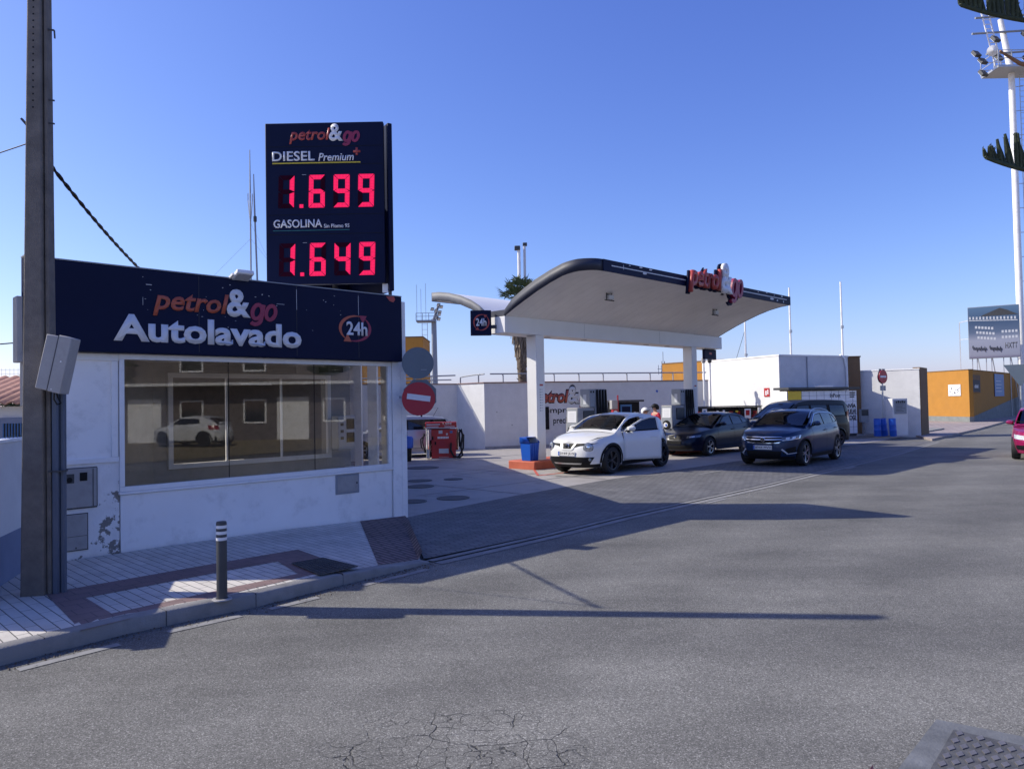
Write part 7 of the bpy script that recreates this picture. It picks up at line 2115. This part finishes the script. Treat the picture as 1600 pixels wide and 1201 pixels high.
# ================================================================== PEOPLE
def skinned(name, joints, edges, mtl, parent, levels=2):
    me = bpy.data.meshes.new(name)
    me.from_pydata([j[0] for j in joints], edges, [])
    o = bpy.data.objects.new(name, me); col.objects.link(o)
    md = o.modifiers.new("skin", 'SKIN')
    sv = me.skin_vertices[0].data
    for i, j in enumerate(joints):
        r = j[1] if isinstance(j[1], tuple) else (j[1], j[1])
        sv[i].radius = r; sv[i].use_root = (i == 0)
    md.branch_smoothing = 0.6
    ss_ = o.modifiers.new("sub", 'SUBSURF'); ss_.levels = levels; ss_.render_levels = levels
    dg = bpy.context.evaluated_depsgraph_get()
    m2 = bpy.data.meshes.new_from_object(o.evaluated_get(dg))
    bpy.data.objects.remove(o); bpy.data.meshes.remove(me)
    for p in m2.polygons: p.use_smooth = True
    m2.materials.clear(); m2.materials.append(mtl); m2.name = name
    o = bpy.data.objects.new(name, m2); col.objects.link(o); o.parent = parent
    return o
def person(label, loc, rz, h, top_m, leg_m, helmet_m, visor=True):
    p = thing("person", label, "person", loc, rz)
    k = h / 1.72
    # body faces -y; one continuous skin from head to feet and hands
    J = [((0, 0, 0.95), (0.13, 0.1)), ((0, 0, 1.15), (0.13, 0.1)), ((0, 0.01, 1.34), (0.15, 0.105)), ((0, 0.01, 1.44), (0.075, 0.07)), ((0, -0.01, 1.485), 0.055), ((0, -0.02, 1.55), (0.075, 0.085)), ((0, -0.015, 1.635), (0.07, 0.08)),
         ((-0.19, 0.01, 1.38), 0.062), ((-0.24, 0.03, 1.1), 0.045), ((-0.22, -0.12, 0.9), 0.034), ((-0.21, -0.18, 0.86), (0.036, 0.02)),
         ((0.19, 0.01, 1.38), 0.062), ((0.25, 0.02, 1.1), 0.045), ((0.24, -0.1, 0.88), 0.034), ((0.23, -0.16, 0.83), (0.036, 0.02)),
         ((-0.09, 0, 0.85), 0.095), ((-0.1, -0.01, 0.48), 0.062), ((-0.1, 0.02, 0.09), 0.042), ((-0.11, -0.14, 0.035), (0.042, 0.03)),
         ((0.09, 0, 0.85), 0.095), ((0.1, -0.01, 0.48), 0.062), ((0.1, 0.02, 0.09), 0.042), ((0.11, -0.14, 0.035), (0.042, 0.03))]
    E = [(0, 1), (1, 2), (2, 3), (3, 4), (4, 5), (5, 6), (2, 7), (7, 8), (8, 9), (9, 10), (2, 11), (11, 12), (12, 13), (13, 14), (0, 15), (15, 16), (16, 17), (17, 18), (0, 19), (19, 20), (20, 21), (21, 22)]
    for sd, w_ in ((-1, 10), (1, 14)):                       # fingers and thumb
        base = Vector(J[w_][0])
        for f_ in range(5):
            off = (f_ - 1.5) * 0.017
            if f_ == 4: a = base + Vector((-0.03 * sd, -0.01, 0.0)); c = base + Vector((-0.045 * sd, -0.035, -0.02))
            else: a = base + Vector((off, -0.035, -0.01)); c = base + Vector((off, -0.06 - 0.006 * (f_ % 2), -0.045))
            J.append((tuple(a), 0.0095)); E.append((w_, len(J) - 1)); J.append((tuple(c), 0.008)); E.append((len(J) - 2, len(J) - 1))
    J = [((a[0] * k, a[1] * k, a[2] * k), r) for a, r in J]
    body = skinned("body", J, E, M['skin'], p)
    b = MB()
    for sd in (-1, 1): b.lathe([(0.0001, 0), (0.011, 0.004)], 8, Matrix.Translation((0.03 * sd * k, -0.1 * k, 1.565 * k)) @ Matrix.Rotation(R(90), 4, 'X'))
    b.build("eye", M['black'], body)
    MB().add([(-0.014, -0.095, 1.525), (0.014, -0.095, 1.525), (0, -0.125, 1.528), (0, -0.098, 1.57)], [(0, 1, 2), (0, 2, 3), (1, 3, 2)]).build("nose", M['skin'], body)
    TJ = [((0, 0, 0.9), (0.16, 0.125)), ((0, 0, 1.15), (0.155, 0.12)), ((0, 0.01, 1.34), (0.175, 0.125)), ((0, 0.01, 1.45), (0.085, 0.08)), ((-0.2, 0.01, 1.385), 0.078), ((-0.24, 0.03, 1.1), 0.06), ((-0.222, -0.1, 0.925), 0.047), ((0.2, 0.01, 1.385), 0.078), ((0.25, 0.02, 1.1), 0.06), ((0.241, -0.08, 0.905), 0.047)]
    skinned("jacket", [((a[0] * k, a[1] * k, a[2] * k), r) for a, r in TJ], [(0, 1), (1, 2), (2, 3), (2, 4), (4, 5), (5, 6), (2, 7), (7, 8), (8, 9)], top_m, p)
    LJ = [((0, 0, 0.93), (0.155, 0.12)), ((-0.09, 0, 0.85), 0.11), ((-0.1, -0.01, 0.48), 0.075), ((-0.1, 0.02, 0.12), 0.058), ((0.09, 0, 0.85), 0.11), ((0.1, -0.01, 0.48), 0.075), ((0.1, 0.02, 0.12), 0.058)]
    skinned("trousers", [((a[0] * k, a[1] * k, a[2] * k), r) for a, r in LJ], [(0, 1), (1, 2), (2, 3), (0, 4), (4, 5), (5, 6)], leg_m, p)
    # open face helmet: shell, peak and edge
    hm = MB(); rows = []
    c = Vector((0, -0.005, 1.595)) * k
    for i in range(15):
        th = R(118) * i / 14
        row = []
        for j in range(29):
            ph = 2 * math.pi * j / 28
            lim = 1.0
            t = th
            if math.sin(ph) < -0.25: t = min(t, R(78) if visor else R(100))     # face opening at -y
            row.append(c + Vector((0.132 * math.sin(t) * math.cos(ph), 0.15 * math.sin(t) * math.sin(ph), 0.145 * math.cos(t))))
        rows.append(row)
    hm.grid(rows); h_ = hm.build("helmet", helmet_m, p, solid=0.012)
    MB().add([c + Vector(v) for v in ((-0.11, -0.1, 0.045), (0.11, -0.1, 0.045), (0.07, -0.21, 0.03), (-0.07, -0.21, 0.03))], [(0, 1, 2, 3)]).build("peak", M['black'], h_, solid=0.01)
    return p
person("person in a red jacket and black open helmet standing behind the white car", (5.25, 27.2, 0.02), R(-70), 1.72, M['jacket'], M['darkcloth'], M['black'])
person("person in dark clothes and a white open helmet beside the red jacketed person", (4.83, 27.0, 0.02), R(30), 1.58, M['darkcloth'], M['darkcloth'], M['txt_white'])

# ================================================================== TREES
pa = thing("palm_tree", "fan palm with shaggy grey trunk rising behind the canopy's near column", "palm tree", (0.6, 42, 0))
b = MB(); random.seed(5)
pts = [(0.0 + 0.05 * math.sin(z), 0, z) for z in [k * 0.5 for k in range(16)]]
b.tube(pts, [0.24 + 0.02 * random.random() for _ in pts], 12)
for i in range(90):
    z = random.uniform(1.0, 5.2); a = random.uniform(0, 6.28); p = Vector((0.23 * math.cos(a), 0.23 * math.sin(a), z)); b.bar(p, p + Vector((math.cos(a) * 0.1, math.sin(a) * 0.1, 0.12)), 0.07, 0.03)
b.build("trunk", M['bark'], pa)
b = MB()
for i in range(420):
    z = random.uniform(4.7, 7.5); a = random.uniform(0, 6.28); rr = 0.22 + 0.5 * ((z - 4.2) / 2.8) ** 1.3 * random.uniform(0.6, 1.0)
    p = Vector((rr * math.cos(a), rr * math.sin(a), z)); q = p + Vector((random.uniform(-.08, .08), random.uniform(-.08, .08), -random.uniform(0.35, 0.8)))
    b.bar(p, q, random.uniform(0.03, 0.1), 0.02)
b.build("dead_frond_skirt", M['skirt'], pa, smooth=False)
b = MB(); random.seed(8)
for i in range(42):
    a = i * 2.399; el = R(-28 + 100 * (i / 42) + random.uniform(-8, 8))
    d = Vector((math.cos(a) * math.cos(el), math.sin(a) * math.cos(el), math.sin(el)))
    base = Vector((0, 0, 7.5)); L_ = random.uniform(0.8, 1.25); tip = base + d * L_
    b.bar(base, tip, 0.04, 0.03)
    sdv = d.cross(Vector((0, 0, 1))).normalized(); upv = sdv.cross(d)
    for k in range(17):
        f_ = (k - 8) / 8; an = f_ * R(80)
        dirv = (d * math.cos(an) + sdv * math.sin(an) + upv * 0.12 * (1 - abs(f_))).normalized()
        ln_ = random.uniform(0.6, 0.85) * (1 - 0.2 * abs(f_)); pr_ = dirv.cross(upv).normalized() * 0.036
        m_ = tip + dirv * ln_ * 0.6; e_ = tip + dirv * ln_ + Vector((0, 0, -0.18 * random.random() - 0.05))
        b.add([tip, m_ - pr_, e_, m_ + pr_], [(0, 1, 2, 3)])
b.build("fan_leaf", M['leaf2'], pa, smooth=False, fixn=False)

# araucaria: whorled branches with upturned finger-like twigs, trunk outside the frame on the right
ar = thing("monkey_tail_pine", "dark conifer with upright finger-like twigs along its branches in front of the floodlight mast", "conifer", (9.2, 9.4, 0))
MB().tube([(0, 0, 0), (0.05, 0, 4), (0, 0, 9.5)], [0.2, 0.15, 0.05], 12).build("trunk", M['bark'], ar)
def arau_branch(p0, p1, p2, seed, tw=0.032, lmax=0.5, n=34, double=True):
    rnd = random.Random(seed); p0, p1, p2 = Vector(p0), Vector(p1), Vector(p2)
    pts = [(p0 * (1 - t) ** 2 + p1 * 2 * t * (1 - t) + p2 * t * t) for t in [k / 24 for k in range(25)]]
    b = MB(); b.tube(pts, [0.045 - 0.02 * k / 24 for k in range(25)], 8); br_ = b.build("branch", M['arau'], ar)
    b = MB()
    for i in range(n):
        t = 0.12 + 0.88 * i / (n - 1)
        p = p0 * (1 - t) ** 2 + p1 * 2 * t * (1 - t) + p2 * t * t
        dr = (p1 - p0) * 2 * (1 - t) + (p2 - p1) * 2 * t; dr.normalize()
        ln_ = lmax * min(1.0, (1.01 - t) * 5.2 + 0.12) * rnd.uniform(0.85, 1.1)
        for sd in ((-1, 1) if double else (1,)):
            sdv = dr.cross(Vector((0, 0, 1))).normalized() * sd
            v0 = (Vector((0, 0, 1)) * 1.0 + sdv * (0.5 if double else rnd.uniform(-0.3, 0.3)) + dr * 0.18).normalized()
            q1 = p + v0 * ln_ * 0.5 - dr * 0.0; q2 = p + v0 * ln_ + Vector((0, 0, 0.08 * ln_)) + dr * 0.05 + sdv * -0.05
            b.tube([p, q1, q2], [tw * 0.8, tw, tw * 0.55], 7)
            # scale leaves standing off the twig give it a rough outline
            for k in range(int(9 * ln_ / 0.4) + 3):
                u_ = rnd.random(); c = (p.lerp(q1, u_ * 2) if u_ < 0.5 else q1.lerp(q2, u_ * 2 - 1)); an = rnd.uniform(0, 6.28)
                a_ = Vector((math.cos(an), math.sin(an), 0)); b.add([c + a_ * tw * 0.7, c + a_ * tw * 1.5 + Vector((0, 0, 0.035)), c + a_.cross(Vector((0, 0, 1))) * tw * 0.6 + a_ * tw * 0.6 + Vector((0, 0, 0.01))], [(0, 1, 2)])
    b.build("twig", M['arau'], br_, fixn=False)
def rel(x, y, z): return (x - 9.2, y - 9.4, z)
arau_branch(rel(9.2, 9.4, 5.0), rel(7.2, 9.1, 4.25), rel(5.87, 9.0, 4.78), 1, 0.028, 0.42, 50, False)
arau_branch(rel(9.2, 9.4, 7.0), rel(7.2, 9.0, 6.1), rel(5.63, 9.0, 6.68), 2, 0.03, 0.42, 50, False)
arau_branch(rel(9.2, 9.4, 6.9), rel(8.0, 8.6, 6.4), rel(6.35, 8.0, 6.35), 3, 0.03, 0.42, 40, False)
for i in range(14):
    a = R(-60 + i * 360 / 14 * 0.35); z = 3.2 + (i * 0.45); l_ = 2.8 - z * 0.2
    d = Vector((math.cos(a), math.sin(a), 0)); arau_branch((0, 0, z), tuple(d * l_ * 0.6 + Vector((0, 0, z - 0.5))), tuple(d * l_ + Vector((0, 0, z - 0.1))), 10 + i, 0.03, 0.4, 20)
b = MB(); b.tube([rel(9.2, 9.4, 6.55), rel(7.2, 9.2, 5.85), rel(6.4, 9.1, 5.98), rel(6.12, 9.05, 6.12)], [0.03, 0.028, 0.025, 0.012], 8); b.build("dead_twig", mat("brown_twig", (0.3, 0.16, 0.09), 0.9, var=0.2, scale=9), ar)

# row of houses and trees across the road, seen only in the reflection
rh = thing("pink_house", "pink rendered house row across the road, seen only reflected in the display window", "house", (31, 16, 0), R(-97))
MB().box(-2, 30, 0, 8, 0, 6.4).build("wall", M['pinkwall'], rh)
MB().box(-2.3, 30.3, -0.7, 8, 6.4, 6.7).build("roof", M['roof_tile'], rh)
MB().box(-2, 30, -1.3, -0.002, 3.2, 3.35).build("balcony", M['panel'], rh)
for x in (0.5, 4, 8, 11.5, 16, 19.5, 24, 27):
    for z in (1.0, 4.0):
        w0_ = MB().box(x, x + 1.3, -0.06, -0.002, z, z + 1.4).build("window", M['frame'], rh); MB().box(x + 0.1, x + 1.2, -0.07, -0.062, z + 0.1, z + 1.3).build("pane", M['carglass'], w0_)
for x in (6, 13.6, 21.8): MB().box(x, x + 1.8, -0.1, -0.002, 0, 2.5).build("garage_door", M['panel'], rh)
for i, (x, y, h) in enumerate(((25.5, 11, 6.5), (28, -9, 7.0), (24, -14, 8), (12, -22, 8), (-2, -26, 9))):
    t = thing("street_tree", ["broad dark tree before the pink house row's near end", "broad dark tree before the middle of the pink house row", "dark tree past the pink house row's far end", "dark tree behind the camera on the dry verge", "tallest dark tree behind the camera"][i], "tree", (x, y, 0), 0, "trees across the road")
    MB().tube([(0, 0, 0), (0.1, 0, 1.6), (0, 0.1, h * 0.6)], [0.2, 0.16, 0.08], 8).build("trunk", M['bark'], t)
    leaf_blob("crown", M['leaf'], t, [(0, 0, h * 0.65, 2.2, 2.2, h * 0.28), (1.2, 0.4, h * 0.55, 1.4, 1.4, 1.3), (-1.2, -0.3, h * 0.6, 1.5, 1.5, 1.4)], 1100, 0.3, 30 + i)

# pieces that are parts of their own: one object per piece
def split_islands(o):
    bm = bmesh.new(); bm.from_mesh(o.data); bm.faces.ensure_lookup_table(); bm.verts.ensure_lookup_table()
    comp = {}
    groups = []
    for v in bm.verts:
        if v.index in comp: continue
        st = [v]; comp[v.index] = len(groups); g_ = [v.index]
        while st:
            a = st.pop()
            for e in a.link_edges:
                b_ = e.other_vert(a)
                if b_.index not in comp: comp[b_.index] = len(groups); g_.append(b_.index); st.append(b_)
        groups.append(g_)
    bm.free()
    if len(groups) < 2: return
    base = o.name.split('.')[0]
    for gi_ in range(1, len(groups)):
        c = o.copy(); c.data = o.data.copy(); c.name = base; col.objects.link(c)
        b2 = bmesh.new(); b2.from_mesh(c.data); b2.verts.ensure_lookup_table()
        bmesh.ops.delete(b2, geom=[v for v in b2.verts if comp[v.index] != gi_], context='VERTS'); b2.to_mesh(c.data); b2.free()
    b2 = bmesh.new(); b2.from_mesh(o.data); b2.verts.ensure_lookup_table()
    bmesh.ops.delete(b2, geom=[v for v in b2.verts if comp[v.index] != 0], context='VERTS'); b2.to_mesh(o.data); b2.free()
for o in list(bpy.data.objects):
    if o.type == 'MESH' and o.name.split('.')[0] in ('end_band', 'beam_cap', 'canister', 'wiper', 'meter_window', 'hook', 'headrest', 'joint', 'lower_trim', 'downlight', 'roof_rail', 'sticker', 'print_mark', 'aerial'):
        split_islands(o)
for o in bpy.data.objects:
    if o.name.split('.')[0] == 'printed_house': o.name = 'printed_picture'
